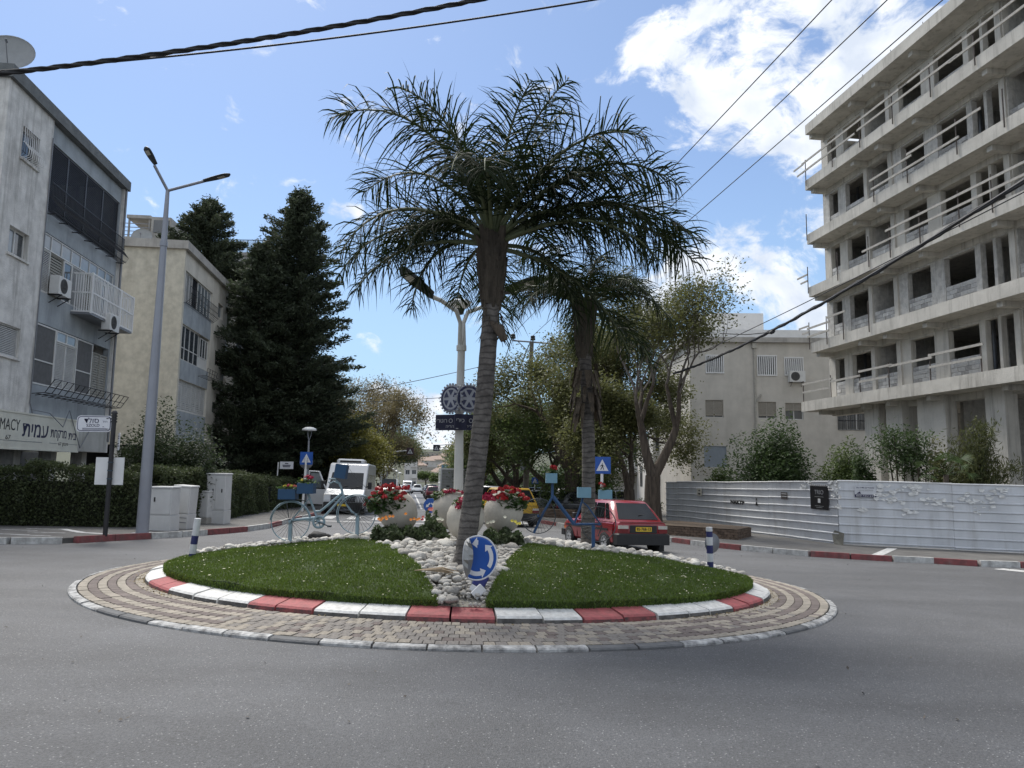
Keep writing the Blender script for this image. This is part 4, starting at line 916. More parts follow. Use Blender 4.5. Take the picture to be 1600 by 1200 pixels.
for n_, q in enumerate(BL):
    if n_ < 300: link('block', blk_me[rb.randrange(3)], bE, Matrix.Translation(((q[0]+q[1])/2, (q[2]+q[3])/2, (q[4]+q[5])/2)) @ Matrix.Diagonal((q[1]-q[0], q[3]-q[2], q[5]-q[4], 1)))
    else: bl.box(*q)
tag(bl.build('block_infill', M_block, bE), kind='stuff')
# timber guard rails on steel posts
M_timber = mat('weathered_timber', (.42, .40, .36), .9, .25, 6, .3); M_post = mat('rusty_post', (.11, .09, .08), .8, .4, 8)
def rail(k, xs, rails, out=-.06, hpost=1.15):
    z = ST[k]
    for x in xs: mb = MB(); mb.tube([(x, out, z-.35), (x, out, z+hpost)], .028, 6); mb.build('guard_post', M_post, bE)
    for xa, xb, h in rails: mb = MB(); mb.box(xa, xb, out-.075, out-.03, z+h-.05, z+h+.05); mb.build('guard_rail', M_timber, bE)
rail(4, (.3, 2.9, 5.3, 7.8, 10.3, 12.8, 15.3), [(.0, 9.0, 1.0), (8.4, 18, 1.0), (.0, 5, .5), (5.2, 12, .55), (11.5, 18, .5)])
rail(3, (.2, 6.2, 8.6, 11.6, 14), [(6.0, 9.0, .75), (8.7, 13.0, .9), (6.1, 11.8, .3)])
rail(2, (.15, 3.0, 5.6, 7.2, 9.2, 11.5, 13.2, 15), [(7.0, 16, .95), (7.1, 16, .5), (5.2, 7.4, .5)])
rail(1, (.1, 1.8, 3.3, 5.4), [(.0, 2.2, .8), (1.9, 3.6, 1.05), (.0, 2.1, .35)])
rail(0, (-.7, 2.0, 4.5, 6.7, 9.4, 12.2, 15), [(-.7, 2.2, .95), (2.1, 4.6, .8), (4.5, 7.0, 1.0), (4.5, 6.7, .5), (6.8, 9.6, .95), (9.4, 12.4, 1.05), (9.4, 12.3, .55), (-.7, 1.9, .5)])
for k, z in ((4, .95), (4, .5), (2, .7), (2, .35), (1, .95), (1, .6)):
    mb = MB(); x = .1; mb.box(-.85 if z > .6 else -.5, .2, -.14, -.1, ST[k]+z-.05, ST[k]+z+.04); mb.build('guard_rail', M_timber, bE)
# open ground floor
for i, (pa, pb) in enumerate(((1351, 1373), (1385, 1410), (1434, 1478), (1541, 1572))):
    xa, xb = [ue0-pv(p, 660, VE+.7)[0] for p in (pa, pb)]
    mb = MB(); mb.box(xa, xb, .7, 1.25+(.9 if i in (1,) else 0), -3, ST[0]-TH-.002); mb.build('column', M_raw, bE)
for x in (2.0, 9.5, 16): mb = MB(); mb.box(x, x+.6, 6, 6.6, -3, ST[0]-TH-.002); mb.build('column', M_raw, bE)
mb = MB(); mb.box(-1.2, LE, 8, 8.2, -3, ST[0]-TH-.002); mb.box(8.2, 8.4, 2.2, 7.99, -3, ST[0]-TH-.002); mb.build('inner_wall', M_patch, bE)
mb = MB(); mb.box(-.2, LE, -.4, 12, -3, -.95); mb.build('ground_slab', M_conc, bE)
# window-ledge debris: starter bars on the roof edge
mb = MB()
for x in (7.4, 5.2, 9.6, 12.0, 1.0): mb.tube([(x, .3, ST[5]), (x+.02, .3, ST[5]+.35)], .015, 5)
mb.build('starter_bar', M_post, bE)
# ------------------------------------------------------------------ island planting
def palm_trunk_mat():
    m = mat('palm_trunk', (.135, .122, .11), .95, .0, 7, .9, 30, col2=(.07, .062, .056)); t = m.node_tree; n = t.nodes; l = t.links; b = n['Principled BSDF']
    src = b.inputs['Base Color'].links[0].from_socket; c = [q for q in n if q.type == 'TEX_COORD'][0]
    w_ = n.new('ShaderNodeTexWave'); w_.wave_type = 'BANDS'; w_.bands_direction = 'Z'; w_.inputs['Scale'].default_value = 3.4; w_.inputs['Distortion'].default_value = 5.0; w_.inputs['Detail'].default_value = 4; l.new(c.outputs['Object'], w_.inputs['Vector'])
    r = n.new('ShaderNodeMapRange'); r.inputs[1].default_value = .0; r.inputs[2].default_value = .3; r.inputs[3].default_value = .5; r.inputs[4].default_value = 1.05; l.new(w_.outputs['Fac'], r.inputs[0])
    s = n.new('ShaderNodeVectorMath'); s.operation = 'SCALE'; l.new(src, s.inputs[0]); l.new(r.outputs[0], s.inputs['Scale']); l.new(s.outputs[0], b.inputs['Base Color']); return m
M_ptrunk = palm_trunk_mat()
M_boot = mat('palm_leaf_base', (.078, .064, .048), .95, .6, 8, .8, 25, streak=True)
M_frond = mat('palm_leaflet', (.019, .029, .013), .6, .35, 3, spec=.15, trans=(.022, .036, .01), island=.35)
M_rachis = mat('palm_rachis', (.10, .12, .055), .6, .3, 5)
def frond(parent, base, d0, L, droop, seed, nleaf=76, leaf=.52, side=None):
    """one feather leaf: arching rachis with plumose hanging leaflets"""
    rg = np.random.default_rng(seed); n = 26; P = [np.array(base, float)]; d = np.array(d0, float); d /= np.linalg.norm(d); T = []
    for i in range(n):
        f = i/n; d = d+np.array([0, 0, -1.])*droop*(.35+1.3*f)/n; 
        if side is not None: d = d+np.array(side)*f/n
        d /= np.linalg.norm(d); T.append(d.copy()); P.append(P[-1]+d*L/n)
    T.append(d.copy()); P = np.array(P); T = np.array(T)
    mb = MB(); mb.tube([tuple(p) for p in P[::2]], [.036*(1-.9*i/13)+.004 for i in range(14)], 5, 0)
    o = mb.build('frond', [M_rachis, M_frond], parent)
    # leaflets
    s = np.sort(rg.uniform(.16, 1.0, nleaf*2)); idx = s*n; i0 = np.clip(idx.astype(int), 0, n-1); fr = (idx-i0)[:, None]
    B = P[i0]*(1-fr)+P[i0+1]*fr; t = T[i0]
    up = np.tile([0, 0, 1.], (len(s), 1)); sd_ = np.cross(t, up); sd_ /= np.linalg.norm(sd_, axis=1, keepdims=True)+1e-6; nn = np.cross(sd_, t)
    sgn = np.where(np.arange(len(s)) % 2, 1., -1.)[:, None]; lift = rg.uniform(-.8, .9, (len(s), 1))
    D = sd_*sgn*rg.uniform(.7, 1.1, (len(s), 1))+t*rg.uniform(.35, .95, (len(s), 1))+nn*lift; D /= np.linalg.norm(D, axis=1, keepdims=True)
    ln = leaf*rg.uniform(.75, 1.15, len(s))*np.sin(np.clip((s-.08)/.92*PI*.86+.35, 0, PI))**.6*L/3.0+.08
    wd = .0078*rg.uniform(.8, 1.3, len(s))*L/3.0+.003
    g = np.array([0, 0, -1.]); sl_ = rg.uniform(.5, 1.9, (len(s), 1))*(.6+.6*s[:, None])
    K = 4; pts = [B]; dd = D.copy()
    for k in range(K): dd = dd+g*sl_*.42*(k+.3)/K*1.2; dd /= np.linalg.norm(dd, axis=1, keepdims=True); pts.append(pts[-1]+dd*(ln/K)[:, None])
    D += 0; W0 = np.cross(D, nn+rg.normal(0, .5, nn.shape)); W0 /= np.linalg.norm(W0, axis=1, keepdims=True)+1e-6
    prof = [.6, 1, .95, .65, .08]; V = []
    for k in range(K+1): V += [pts[k]-W0*(wd*prof[k])[:, None], pts[k]+W0*(wd*prof[k])[:, None]]
    V = np.stack(V, 1).reshape(-1, 3); m_ = len(s); bs = np.arange(m_)[:, None]*(2*K+2)
    Q = np.concatenate([bs+np.array([2*k, 2*k+1, 2*k+3, 2*k+2]) for k in range(K)], 0)
    lf = npmesh('leaflets', V, Q, M_frond, o)
    return o
def palm(base, top, r0_, r1_, label, crown, boots, seed, rmid=None):
    root = thing('palm_tree', label, 'palm tree', base); B = Vector(base); T_ = Vector(top)-B
    mb = MB(); n = 30; pts = []; rr = []
    for i in range(n+1):
        f = i/n; q = T_*f; q.x += .05*math.sin(f*3.0); pts.append(tuple(q)); rr.append((r0_*(1-f)+r1_*f)*(1+.035*(i % 2))*(1.12 if f < .04 else 1))
    mb.tube(pts, rr, 18, 0); o = mb.build('trunk', M_ptrunk, root)
    rg = random.Random(seed); mb = MB()
    for k in range(boots):
        f = k/boots; a = k*2.39996+rg.uniform(-.2, .2); z = -.22+.95*f; rad = r1_*(1.0+.55*math.sin(min(1, f*1.25)*PI*.6)); r_ = Vector((math.cos(a), math.sin(a), 0)); t_ = Vector((-math.sin(a), math.cos(a), 0)); c0 = T_+r_*rad*.93+Vector((0, 0, z)); h_ = rg.uniform(.22, .42); ou = rg.uniform(.015, .075)*(.5+f); w_ = rg.uniform(.075, .12)*(.8+.4*f); wt = w_*rg.uniform(.25, .5); mid = c0+r_*(ou*.35+.02)+Vector((0, 0, h_*.5)); top = c0+r_*ou+Vector((0, 0, h_))
        vs = [c0-t_*w_-r_*.03, c0+r_*.035, c0+t_*w_-r_*.03, mid-t_*w_*.8-r_*.02, mid+r_*.025, mid+t_*w_*.8-r_*.02, top-t_*wt, top+r_*.02, top+t_*wt, top-r_*.03]
        mb.add([tuple(v) for v in vs], [(0, 1, 4, 3), (1, 2, 5, 4), (3, 4, 7, 6), (4, 5, 8, 7), (6, 7, 9), (7, 8, 9)])
    for k in range(26):                                   # frayed fibres
        a = rg.uniform(0, 6.28); q = T_+Vector((math.cos(a)*r1_*1.15, math.sin(a)*r1_*1.15, rg.uniform(-.5, .5))); mb.tube([tuple(q), tuple(q+Vector((math.cos(a)*.08, math.sin(a)*.08, -rg.uniform(.1, .35))))], [.012, .003], 4)
    mb.build('leaf_bases', M_boot, root)
    mb = MB(); mb.tube([tuple(T_*.97), tuple(T_+Vector((0, 0, .55))), tuple(T_+Vector((0, 0, 1.0)))], [r1_*1.0, r1_*1.35, r1_*.6], 14); mb.build('crownshaft', M_boot, root)
    for i, (d0, L_, dr, sd_) in enumerate(crown):
        c = T_+Vector((d0[0]*.1, d0[1]*.1, .75+.12*d0[2])); frond(root, c, d0, L_, dr, seed*100+i, side=sd_, leaf=.92)
    return root
def crown_set(n, seed, L, explicit=(), left=.25):
    rg = random.Random(seed); out = list(explicit)
    for k in range(n):
        az = k*2.39996+rg.uniform(-.3, .3); el = R(66-88*(k/(n-1))**1.1+rg.uniform(-7, 7))
        if math.sin(az) < -.35 and el < .6: el = .6+rg.uniform(0, .3)
        if math.cos(az) < -.2 and el < left: el = left+rg.uniform(0, .5)
        out.append(((math.cos(az)*math.cos(el), math.sin(az)*math.cos(el), math.sin(el)), L*rg.uniform(.85, 1.1)*(.82 if k < 3 else 1), rg.uniform(1.5, 2.5), (.2, 0, 0)))
    return out
b1 = Vector((-.66, 10.45, 0)); b1.z = float(mz(b1.x, b1.y))-.1
t1 = at(768, 462, 10.7)
ex1 = [((-.36, -.1, 1), 3.35, 2.1, (-.85, 0, 0)), ((-.95, .15, .5), 2.6, 1.8, None), ((-.5, .25, 1), 2.9, 2.0, (-.6, 0, 0)), ((-.2, .1, 1), 2.6, 1.6, (-.35, 0, 0)), ((-1, -.1, .15), 2.2, 1.5, None), ((.75, -.2, .95), 3.1, 1.9, (.5, 0, 0)), ((.8, .3, .75), 3.4, 1.7, (.2, 0, 0)), ((.95, .1, .5), 3.3, 1.45, None), ((.28, .1, 1), 2.5, .9, (.25, 0, 0)), ((.25, -.25, 1), 2.5, 1.2, (.2, 0, 0)), ((.45, .2, 1), 2.7, 1.5, None), ((.9, -.45, .35), 2.7, 1.5, None), ((-.25, .5, .2), 1.7, 2.4, None), ((.9, .2, .8), 3.3, 1.9, (.3, 0, 0)), ((1, -.1, .65), 3.2, 1.6, None), ((-.75, .35, .35), 1.9, 3.2, None), ((-.55, -.2, .5), 1.8, 3.4, None), ((.7, .35, .2), 2.1, 3.0, None), ((.5, -.2, .55), 2.0, 3.2, None), ((-.12, .35, 1), 2.3, 1.5, (.1, 0, 0)), ((.1, -.3, 1), 2.35, 1.5, (.25, 0, 0)), ((-.25, -.25, 1), 2.6, 1.7, (-.3, 0, 0)), ((.5, -.3, .9), 2.9, 1.8, (.2, 0, 0)), ((-.6, .5, .8), 2.7, 2.0, None)]
palm(b1, t1, .140, .118, 'front palm with the thick ringed trunk rising beside the bent roundabout sign', crown_set(10, 3, 2.6, ex1), 90, 5)
b2 = Vector((1.42, 13.75, 0)); b2.z = float(mz(b2.x, b2.y))-.1
t2 = at(913, 545, 14.0)
ex2 = [((.9, 0, .6), 1.9, 2.2, None), ((-.9, .1, .8), 1.7, 1.9, None), ((.6, .3, 1), 1.8, 2.2, None), ((-.5, -.2, 1), 1.8, 2.2, None), ((.1, -.5, .9), 1.7, 2.4, None)]
palm(b2, t2, .128, .112, 'rear palm with a bare shaggy neck behind the dark blue bicycle', crown_set(15, 9, 1.7, ex2, .6), 80, 11)
# hanging skirt of the rear palm's old leaf bases lower on its trunk
sk = MB(); rg = random.Random(2)
for k in range(60):
    a = rg.uniform(0, 6.28); z = rg.uniform(0, 1.0); q = at(915, 600, 13.9)+Vector((math.cos(a)*.22, math.sin(a)*.22, z-.55)); h_ = rg.uniform(.25, .5); w_ = rg.uniform(.03, .07); t_ = Vector((-math.sin(a), math.cos(a), 0)); r_ = Vector((math.cos(a), math.sin(a), 0))
    sk.add([tuple(v) for v in (q-t_*w_, q+t_*w_, q+t_*w_*.5+r_*.1+Vector((0, 0, -h_)), q-t_*w_*.5+r_*.1+Vector((0, 0, -h_)))], [(0, 1, 2, 3)])
pr = [o for o in COL.objects if o.name.startswith('palm_tree')][-1]
sk.build('dry_skirt', mat('palm_skirt', (.085, .065, .045), .95, .5, 8, .8, 25), pr, Matrix.Translation(-pr.location))
sb_ = MB(); c = at(782, 520, 10.55); pr1 = [o for o in COL.objects if o.name.startswith('palm_tree')][0]
sb_.tube([tuple(c+Vector((-.14, .02, .16))), tuple(c+Vector((-.02, -.05, 0.05))), tuple(c+Vector((.06, -.05, -.12)))], [.03, .08, .06], 8); sb_.build('broken_stub', M_bark, pr1, Matrix.Translation(-pr1.location))

# ---- big clay urns with geraniums
M_clay = mat('pale_clay', (.50, .465, .40), .85, .25, 2.2, .3, 30, stain=(1.6, .4, (.25, .225, .19)))
M_ger = mat('geranium_leaf', (.045, .085, .022), .6, .4, 8, island=.45, trans=(.07, .13, .03))
PETAL = {'red': mat('petal_red', (.40, .010, .014), .55, .3, 30, island=.3), 'crimson': mat('petal_crimson', (.36, .008, .045), .55, .3, 30, island=.3), 'orange': mat('petal_orange', (.75, .24, .02), .6, .25, 30, island=.25), 'white': mat('petal_white', (.68, .66, .52), .6, .15, 30), 'yellow': mat('petal_yellow', (.66, .55, .06), .6, .2, 30), 'pink': mat('petal_pink', (.6, .15, .12), .6, .2, 30)}
M_stem = mat('green_stem', (.06, .09, .03), .7, .3)
def urn(c, axis, r, h, label):
    t = thing('clay_urn', label, 'urn', c, 0, 'clay urns in the middle of the island'); A = Vector(axis).normalized()
    prof = [(.36, -.5), (.62, -.42), (.88, -.22), (1.0, .02), (.98, .2), (.85, .4), (.66, .53), (.55, .57), (.60, .60), (.60, .64), (.52, .65), (.48, .60), (.55, .5)]
    mb = MB(); mb.lathe([(a*r, b*h) for a, b in prof], 32, 0, axisM((0, 0, 0), A)); o = mb.build('body', M_clay, t, sharp=50)
    mb = MB(); mb.lathe([(0, .52*h), (.54*r, .52*h)], 24, 0, axisM((0, 0, 0), A), cap=False); mb.build('earth', M_soil, t)
    return t, Vector(c)+A*h*.6
def flower_head(parent, p, r, m, seed, name='flower_head', n=46):
    rg = np.random.default_rng(seed); d = rg.normal(size=(n, 3)); d /= np.linalg.norm(d, axis=1, keepdims=True); d[:, 2] = np.abs(d[:, 2])*.9-.25
    C = np.array(p)+d*r*rg.uniform(.7, 1.05, (n, 1)); V, Q = leaf_quads(C, np.cross(d, rg.normal(size=(n, 3))), d+rg.normal(0, .4, (n, 3)), np.full(n, r*.75), np.full(n, r*.6)); return npmesh(name, V, Q, m, parent)
def geranium(center, ext, heads, col, label, seed, leaves=520, root_at=None):
    rg = np.random.default_rng(seed); c = Vector(center); t = thing('geranium', label, 'flowering plant', c, 0, 'geraniums in the clay urns')
    n = leaves; P = rg.normal(size=(n, 3)); P /= np.linalg.norm(P, axis=1, keepdims=True); P *= rg.uniform(.25, 1, (n, 1))**.5*np.array(ext); P[:, 2] -= ext[2]*.25
    leaf_cloud('foliage', P, .075, M_ger, t, aspect=.9)
    mb = MB(); ra = Vector(root_at)-c if root_at else Vector((0, 0, -ext[2]))
    for k in range(14): q = Vector(P[k*7 % n]); mb.tube([tuple(ra), tuple((ra+q)/2+Vector((0, 0, .05))), tuple(q)], .007, 4)
    mb.build('stems', M_stem, t)
    for k, hp in enumerate(heads): flower_head(t, Vector(hp)-c, rg.uniform(.055, .08), PETAL[col], seed*50+k)
    return t
def heads(pxs, Y, jy=.18, seed=0):
    rg = random.Random(seed); return [at(px, py, Y+rg.uniform(-jy, jy)) for px, py in pxs]
u1, m1 = urn(at(623, 802, 13.3), (-.42, -.18, .85), .345, .66, 'clay urn tipped to the left beside the pale blue bicycle')
geranium(at(604, 780, 13.1), (.38, .3, .24), heads([(592, 764), (602, 760), (612, 759), (622, 763), (631, 771), (579, 779), (588, 785), (573, 789), (601, 777), (625, 776), (609, 766), (634, 763), (617, 771), (584, 771), (596, 770), (629, 781), (619, 779)], 13.0, .2, 1), 'red', 'red geranium spilling to the left out of the tipped urn by the bicycle', 1, 760, m1)
u2, m2 = urn(at(706, 800, 13.9), (.16, -.05, .98), .375, .62, 'clay urn standing behind the others, next to the white lamp post')
geranium(at(700, 772, 13.9), (.33, .25, .12), heads([(683, 777), (690, 773), (698, 769), (706, 768), (713, 769), (718, 772), (694, 768), (722, 770)], 13.8, .15, 2), 'crimson', 'crimson geranium in the rear urn by the white lamp post', 2, 380, m2)
u3, m3 = urn(at(726, 813, 12.3), (.32, -.22, .92), .31, .58, 'smaller clay urn half hidden by the front palm trunk')
geranium(at(731, 786, 12.2), (.26, .2, .15), heads([(716, 793), (720, 787), (724, 781), (717, 800), (729, 778), (757, 778), (763, 774), (768, 780)], 12.1, .15, 3), 'crimson', 'crimson geranium showing on both sides of the front palm trunk', 3, 360, m3)
u4, m4 = urn(at(785, 804, 13.1), (.36, -.2, .9), .345, .66, 'clay urn tipped to the right of the front palm trunk')
geranium(at(797, 780, 13.0), (.34, .3, .2), heads([(772, 770), (782, 765), (791, 762), (800, 763), (808, 767), (815, 774), (819, 785), (805, 778), (794, 773), (785, 773), (812, 781), (778, 777), (822, 779), (801, 769), (788, 779)], 12.9, .2, 4), 'red', 'red geranium in the urn right of the front palm trunk', 4, 640, m4)
def flower_bed(poly_px, Y, h_, label, flowers, seed, n=1500):
    n *= 3; rg = np.random.default_rng(seed); a, b = at(poly_px[0], 820, Y).x, at(poly_px[1], 820, Y).x; cx = (a+b)/2; z0 = float(mz(cx, Y)); t = thing('flower_bed_plant', label, 'flowering plant', (cx, Y, z0), 0, 'low flowering plants on the island')
    P = np.c_[rg.uniform(a-cx, b-cx, n), rg.uniform(-.3, .3, n), np.zeros(n)]; P[:, 2] = h_*rg.uniform(.05, 1, n)**.7*(.62+.38*np.sin(P[:, 0]*13+seed)*np.sin(P[:, 0]*5+2+P[:, 1]*9))*np.sqrt(np.clip(1.05-(np.abs(P[:, 0])/((b-a)/2))**6, .1, 1))
    D = rdir(n); D[:, 2] = np.abs(D[:, 2])*.8+.25; ln = rg.uniform(.05, .12, n); V, Q = leaf_quads(P, D, rdir(n), ln, ln*.42); npmesh('foliage', V, Q, mat('bed_leaf', (.10, .125, .06), .6, .4, 8, island=.5, trans=(.05, .09, .03)), t)
    mb = MB()
    for k in range(30): q = P[k]; mb.tube([(q[0], q[1], 0), tuple(q)], .005, 4)
    mb.build('stems', M_stem, t)
    for k, (px, py, col) in enumerate(flowers):
        q = at(px, py, Y-.22+.2*rg.random())-Vector((cx, Y, z0)); nn = 16; aa = np.arange(nn)*2*PI/nn; d = np.c_[np.cos(aa), np.sin(aa), np.full(nn, .35)]; d = d @ np.array([[1, 0, 0], [0, .55, .83], [0, -.83, .55]]); V, Q = leaf_quads(np.array(q)+d*.014, d, np.tile([0, -.83, .55], (nn, 1))-d*.2, np.full(nn, .034), np.full(nn, .016)); npmesh('flower', V, Q, PETAL[col], t)
flower_bed((584, 640), 12.7, .30, 'orange daisies in front of the left urn', [(592, 811, 'orange'), (598, 810, 'orange'), (603, 808, 'orange'), (609, 807, 'orange'), (614, 807, 'orange'), (634, 803, 'orange'), (642, 812, 'orange'), (652, 812, 'orange'), (647, 811, 'orange'), (604, 811, 'orange'), (595, 813, 'orange')], 1)
flower_bed((632, 700), 12.75, .30, 'mixed daisies between the left urn and the small front urn', [(655, 811, 'orange'), (661, 808, 'pink'), (671, 796, 'pink'), (675, 795, 'pink'), (684, 811, 'white'), (688, 811, 'white'), (691, 812, 'white')], 2, 1300)
flower_bed((664, 682), 12.9, .6, 'tall thin plant with pink blooms before the blue arrow sign', [(672, 795, 'pink'), (674, 797, 'pink'), (660, 812, 'crimson')], 3, 260)
flower_bed((750, 818), 12.45, .29, 'white and yellow daisies at the foot of the right urn', [(762, 817, 'white'), (767, 816, 'white'), (771, 815, 'white'), (789, 808, 'white'), (800, 814, 'yellow'), (805, 815, 'yellow'), (808, 818, 'yellow'), (812, 818, 'yellow')], 4, 1500)
# dry palm sheath lying on the stones
p = mp_(690, 902); t = thing('dry_palm_leaf', 'dry torn palm sheath lying at the edge of the left lawn', 'dead leaf', p+Vector((0, 0, .05)))
rg = random.Random(8)
for k in range(6):
    mb = MB(); y = rg.uniform(-.06, .06); x0 = rg.uniform(-.36, -.2); x1 = rg.uniform(.1, .3); mb.tube([(x0, y, .04), (0, y*.6, .03+.008*k), (x1, y+rg.uniform(-.04, .04), rg.uniform(.0, .03))], [.004, .014, .004], 5, M=Matrix.Diagonal((1, 1.6, 1, 1))); mb.build('strip', mat('dry_sheath', (.3, .23, .15), .9, .4, 10), t)
p = at(496, 838, 13.3); t = thing('dark_stone', 'dark round stone behind the white stones under the pale bicycle', 'stone', p); mb = MB(); mb.blob((0, 0, 0), .15, 0, 3, 2, .6); mb.blob((.13, .02, -.01), .1, 0, 5, 2, .6); mb.build('rock', mat('dark_rock', (.03, .03, .03), .8, .4, 6, .4), t)

# ---- bicycles turned into planters
def planter(c, sx, sy, sz, col, label, flowers=None, seed=0, tilt=0.0, rz=0.0, group='painted planter boxes on the bicycles'):
    t = thing('planter_box', label, 'planter', c, rz, group); t.rotation_euler = (0, tilt, rz)
    mb = MB(); w_ = .016
    mb.box(-sx, sx, -sy, -sy+w_, -sz, sz); mb.box(-sx, sx, sy-w_, sy, -sz, sz); mb.box(-sx, -sx+w_, -sy+w_, sy-w_, -sz, sz); mb.box(sx-w_, sx, -sy+w_, sy-w_, -sz, sz); mb.box(-sx+w_, sx-w_, -sy+w_, sy-w_, -sz, -sz+.02); mb.build('box', col, t)
    mb = MB(); mb.box(-sx+w_, sx-w_, -sy+w_, sy-w_, -sz+.02, sz-.03); mb.build('earth', M_soil, t)
    if flowers:
        rg = np.random.default_rng(seed); f = thing('potted_flower', flowers[0], 'flowering plant', Vector(c)+Vector((0, 0, sz)), 0, 'flowers in the bicycle planters'); n = flowers[2]
        P = rg.normal(size=(n, 3))*np.array([sx*.55, sy*.5, .035]); P[:, 2] = np.abs(P[:, 2])+.0; leaf_cloud('foliage', P, .05, flowers[4] if len(flowers) > 4 else M_ger, f, aspect=.7)
        for k, (dx, dz, cl) in enumerate(flowers[3]): flower_head(f, (dx, rg.uniform(-.05, .02), dz), rg.uniform(.035, .052), PETAL[cl], seed*40+k, n=30)
    return t
M_bike1 = mat('pale_blue_paint', (.25, .345, .395), .5, .18, 5, stain=(5, .3, (.16, .18, .18)))
M_bike2 = mat('blue_paint', (.016, .066, .17), .5, .2, 5); M_box1 = mat('planter_blue', (.011, .058, .135), .55, .15, 3); M_box2 = mat('planter_pale_blue', (.17, .32, .41), .55, .12, 3)
M_dkmetal = mat('dull_metal', (.075, .085, .09), .5, .3, 6, metal=.4)
def bicycle(name_label, Yb, hubs, rad, tubes, posts, paint, spokes, depth_dir=(1, 0, 0), extra=None):
    c0 = at(*hubs[0], Yb); t = thing('bicycle', name_label, 'bicycle', c0)
    def q(px, py, dy=0): return tuple(at(px, py, Yb+dy)-c0)
    for i, hb in enumerate(hubs):
        c = Vector(q(*hb)); mb = MB(); r = rad[i]; ring_ = [tuple(c+Vector((r*math.cos(a), 0, r*math.sin(a)))) for a in np.linspace(0, 2*PI, 41)]; mb.tube(ring_, .0095, 6, caps=False); w_ = mb.build('wheel', M_dkmetal if spokes is None else paint, t)
        mb = MB()
        for k in range(28):
            a = k*PI/14; s_ = .03 if k % 2 else -.03; mb.tube([tuple(c+Vector((.02*math.cos(a+.5), s_, .02*math.sin(a+.5)))), tuple(c+Vector((r*math.cos(a), 0, r*math.sin(a))))], .0028, 3)
        mb.build('spokes', M_dkmetal, w_); mb = MB(); mb.tube([tuple(c+Vector((0, -.06, 0))), tuple(c+Vector((0, .06, 0)))], .022, 8); mb.build('hub', paint, w_)
    for nm, pts, r in tubes:
        mb = MB(); mb.tube([q(*p) for p in pts], r, 8); mb.build(nm, paint if nm not in ('saddle_post', 'brake_cable', 'pedal') else M_dkmetal, t)
    for a, b in posts: mb = MB(); pa, pb = q(*a), q(*b); mb.box(pa[0]-.028, pa[0]+.028, -.028, .028, pb[2]-.35, pa[2]); mb.build('support_post', paint, t)
    return t, q, c0
Yb = 13.0
t, q, c0 = bicycle('pale blue step-through bicycle with three dark blue planters on the stone ridge', Yb, [(453.9, 814.6), (557.3, 804)], [.335, .325],
  [('frame_tube', [(535, 770), (523, 780), (505.5, 795), (500, 799), (491.5, 799.3)], .02), ('frame_tube', [(536.5, 774), (520, 793), (503, 811)], .02), ('seat_tube', [(481.5, 772), (488, 789), (498, 816)], .019), ('chain_stay', [(454, 814.6), (475, 812), (498, 815.4)], .012), ('seat_stay', [(454, 814.6), (468, 798), (483, 779)], .011), ('head_tube', [(530, 754), (533, 762), (537, 776)], .021), ('fork', [(536.5, 775), (542, 789), (549, 799), (557.3, 804)], .016),
   ('handlebar', [(529, 754), (523, 748), (514, 748)], .013), ('handlebar', [(529, 755), (521, 752), (517, 755.5), (513, 753)], .013), ('chain_guard', [(456, 813), (480, 810.5), (503, 808)], .026), ('brake_cable', [(529, 750), (543, 729), (555, 745), (572, 762)], .004), ('saddle_post', [(481, 772), (479, 766)], .02)],
  [((454.3, 815), (454.6, 847)), ((559, 805), (562, 832))], M_bike1, True)
mb = MB(); c = Vector(q(499, 815.5)); aM = Matrix.Translation(c) @ Matrix.Rotation(PI/2, 4, 'X'); mb.lathe([(.075, .03), (.115, .03), (.115, .045), (.075, .045), (.075, .03)], 20, 0, aM, cap=False); mb.lathe([(0, .03), (.03, .03), (.03, .045), (0, .045)], 10, 0, aM, cap=False)
for k_ in range(5): a_ = k_*1.2566; mb.tube([aM @ Vector((.02*math.cos(a_), .02*math.sin(a_), .037)), aM @ Vector((.09*math.cos(a_), .09*math.sin(a_), .037))], .011, 5)
mb.build('chainring', M_bike1, t); mb = MB(); mb.tube([tuple(c+Vector((0, -.06, 0))), tuple(c+Vector((.17, -.07, -.06)))], .011, 6); mb.box(c.x+.17, c.x+.23, -.13, -.05, c.z-.08, c.z-.05); mb.build('pedal', M_dkmetal, t)
def fender(hc, r, a0, a1, name='mudguard'):
    mb = MB(); c = Vector(q(*hc)); k = 18; vs = []
    for i in range(k+1):
        a = a0+(a1-a0)*i/k
        for dy, rr_ in ((-.03, r-.012), (0, r), (.03, r-.012)): vs.append((c.x+rr_*math.cos(a), dy, c.z+rr_*math.sin(a)))
    mb.add(vs, [(i*3+j, i*3+j+1, i*3+j+4, i*3+j+3) for i in range(k) for j in range(2)], 0, True); o = mb.build(name, M_bike1, t); md = o.modifiers.new('thickness', 'SOLIDIFY'); md.thickness = .004
fender((453.9, 814.6), .365, R(12), R(178)); fender((557.3, 804), .36, R(60), R(205))
mb = MB()
for z in (.0, .012): mb.tube([q(437, 781.5), q(470, 781), q(480, 784)], .01, 6)
mb.tube([q(447, 782), q(452, 813)], .008, 5); mb.build('carrier_rack', M_dkmetal, t)
mb = MB(); c = Vector(q(557, 803))                                       # fan-shaped dress guard wires in the front wheel
for k in range(15): a = R(48+6*k); mb.tube([tuple(c), (c.x+.3*math.cos(a), -.04, c.z+.3*math.sin(a))], .006, 4)
mb.build('skirt_guard', M_black, t)
planter(at(450.5, 772, Yb), .15, .11, .088, M_box1, 'dark blue planter on the rear rack of the pale bicycle', ('small yellow and red flowers in the rear rack planter of the pale bicycle', '', 90, [(-.07, .05, 'yellow'), (.0, .06, 'crimson'), (.06, .05, 'yellow'), (.1, .04, 'pink')]), 3)
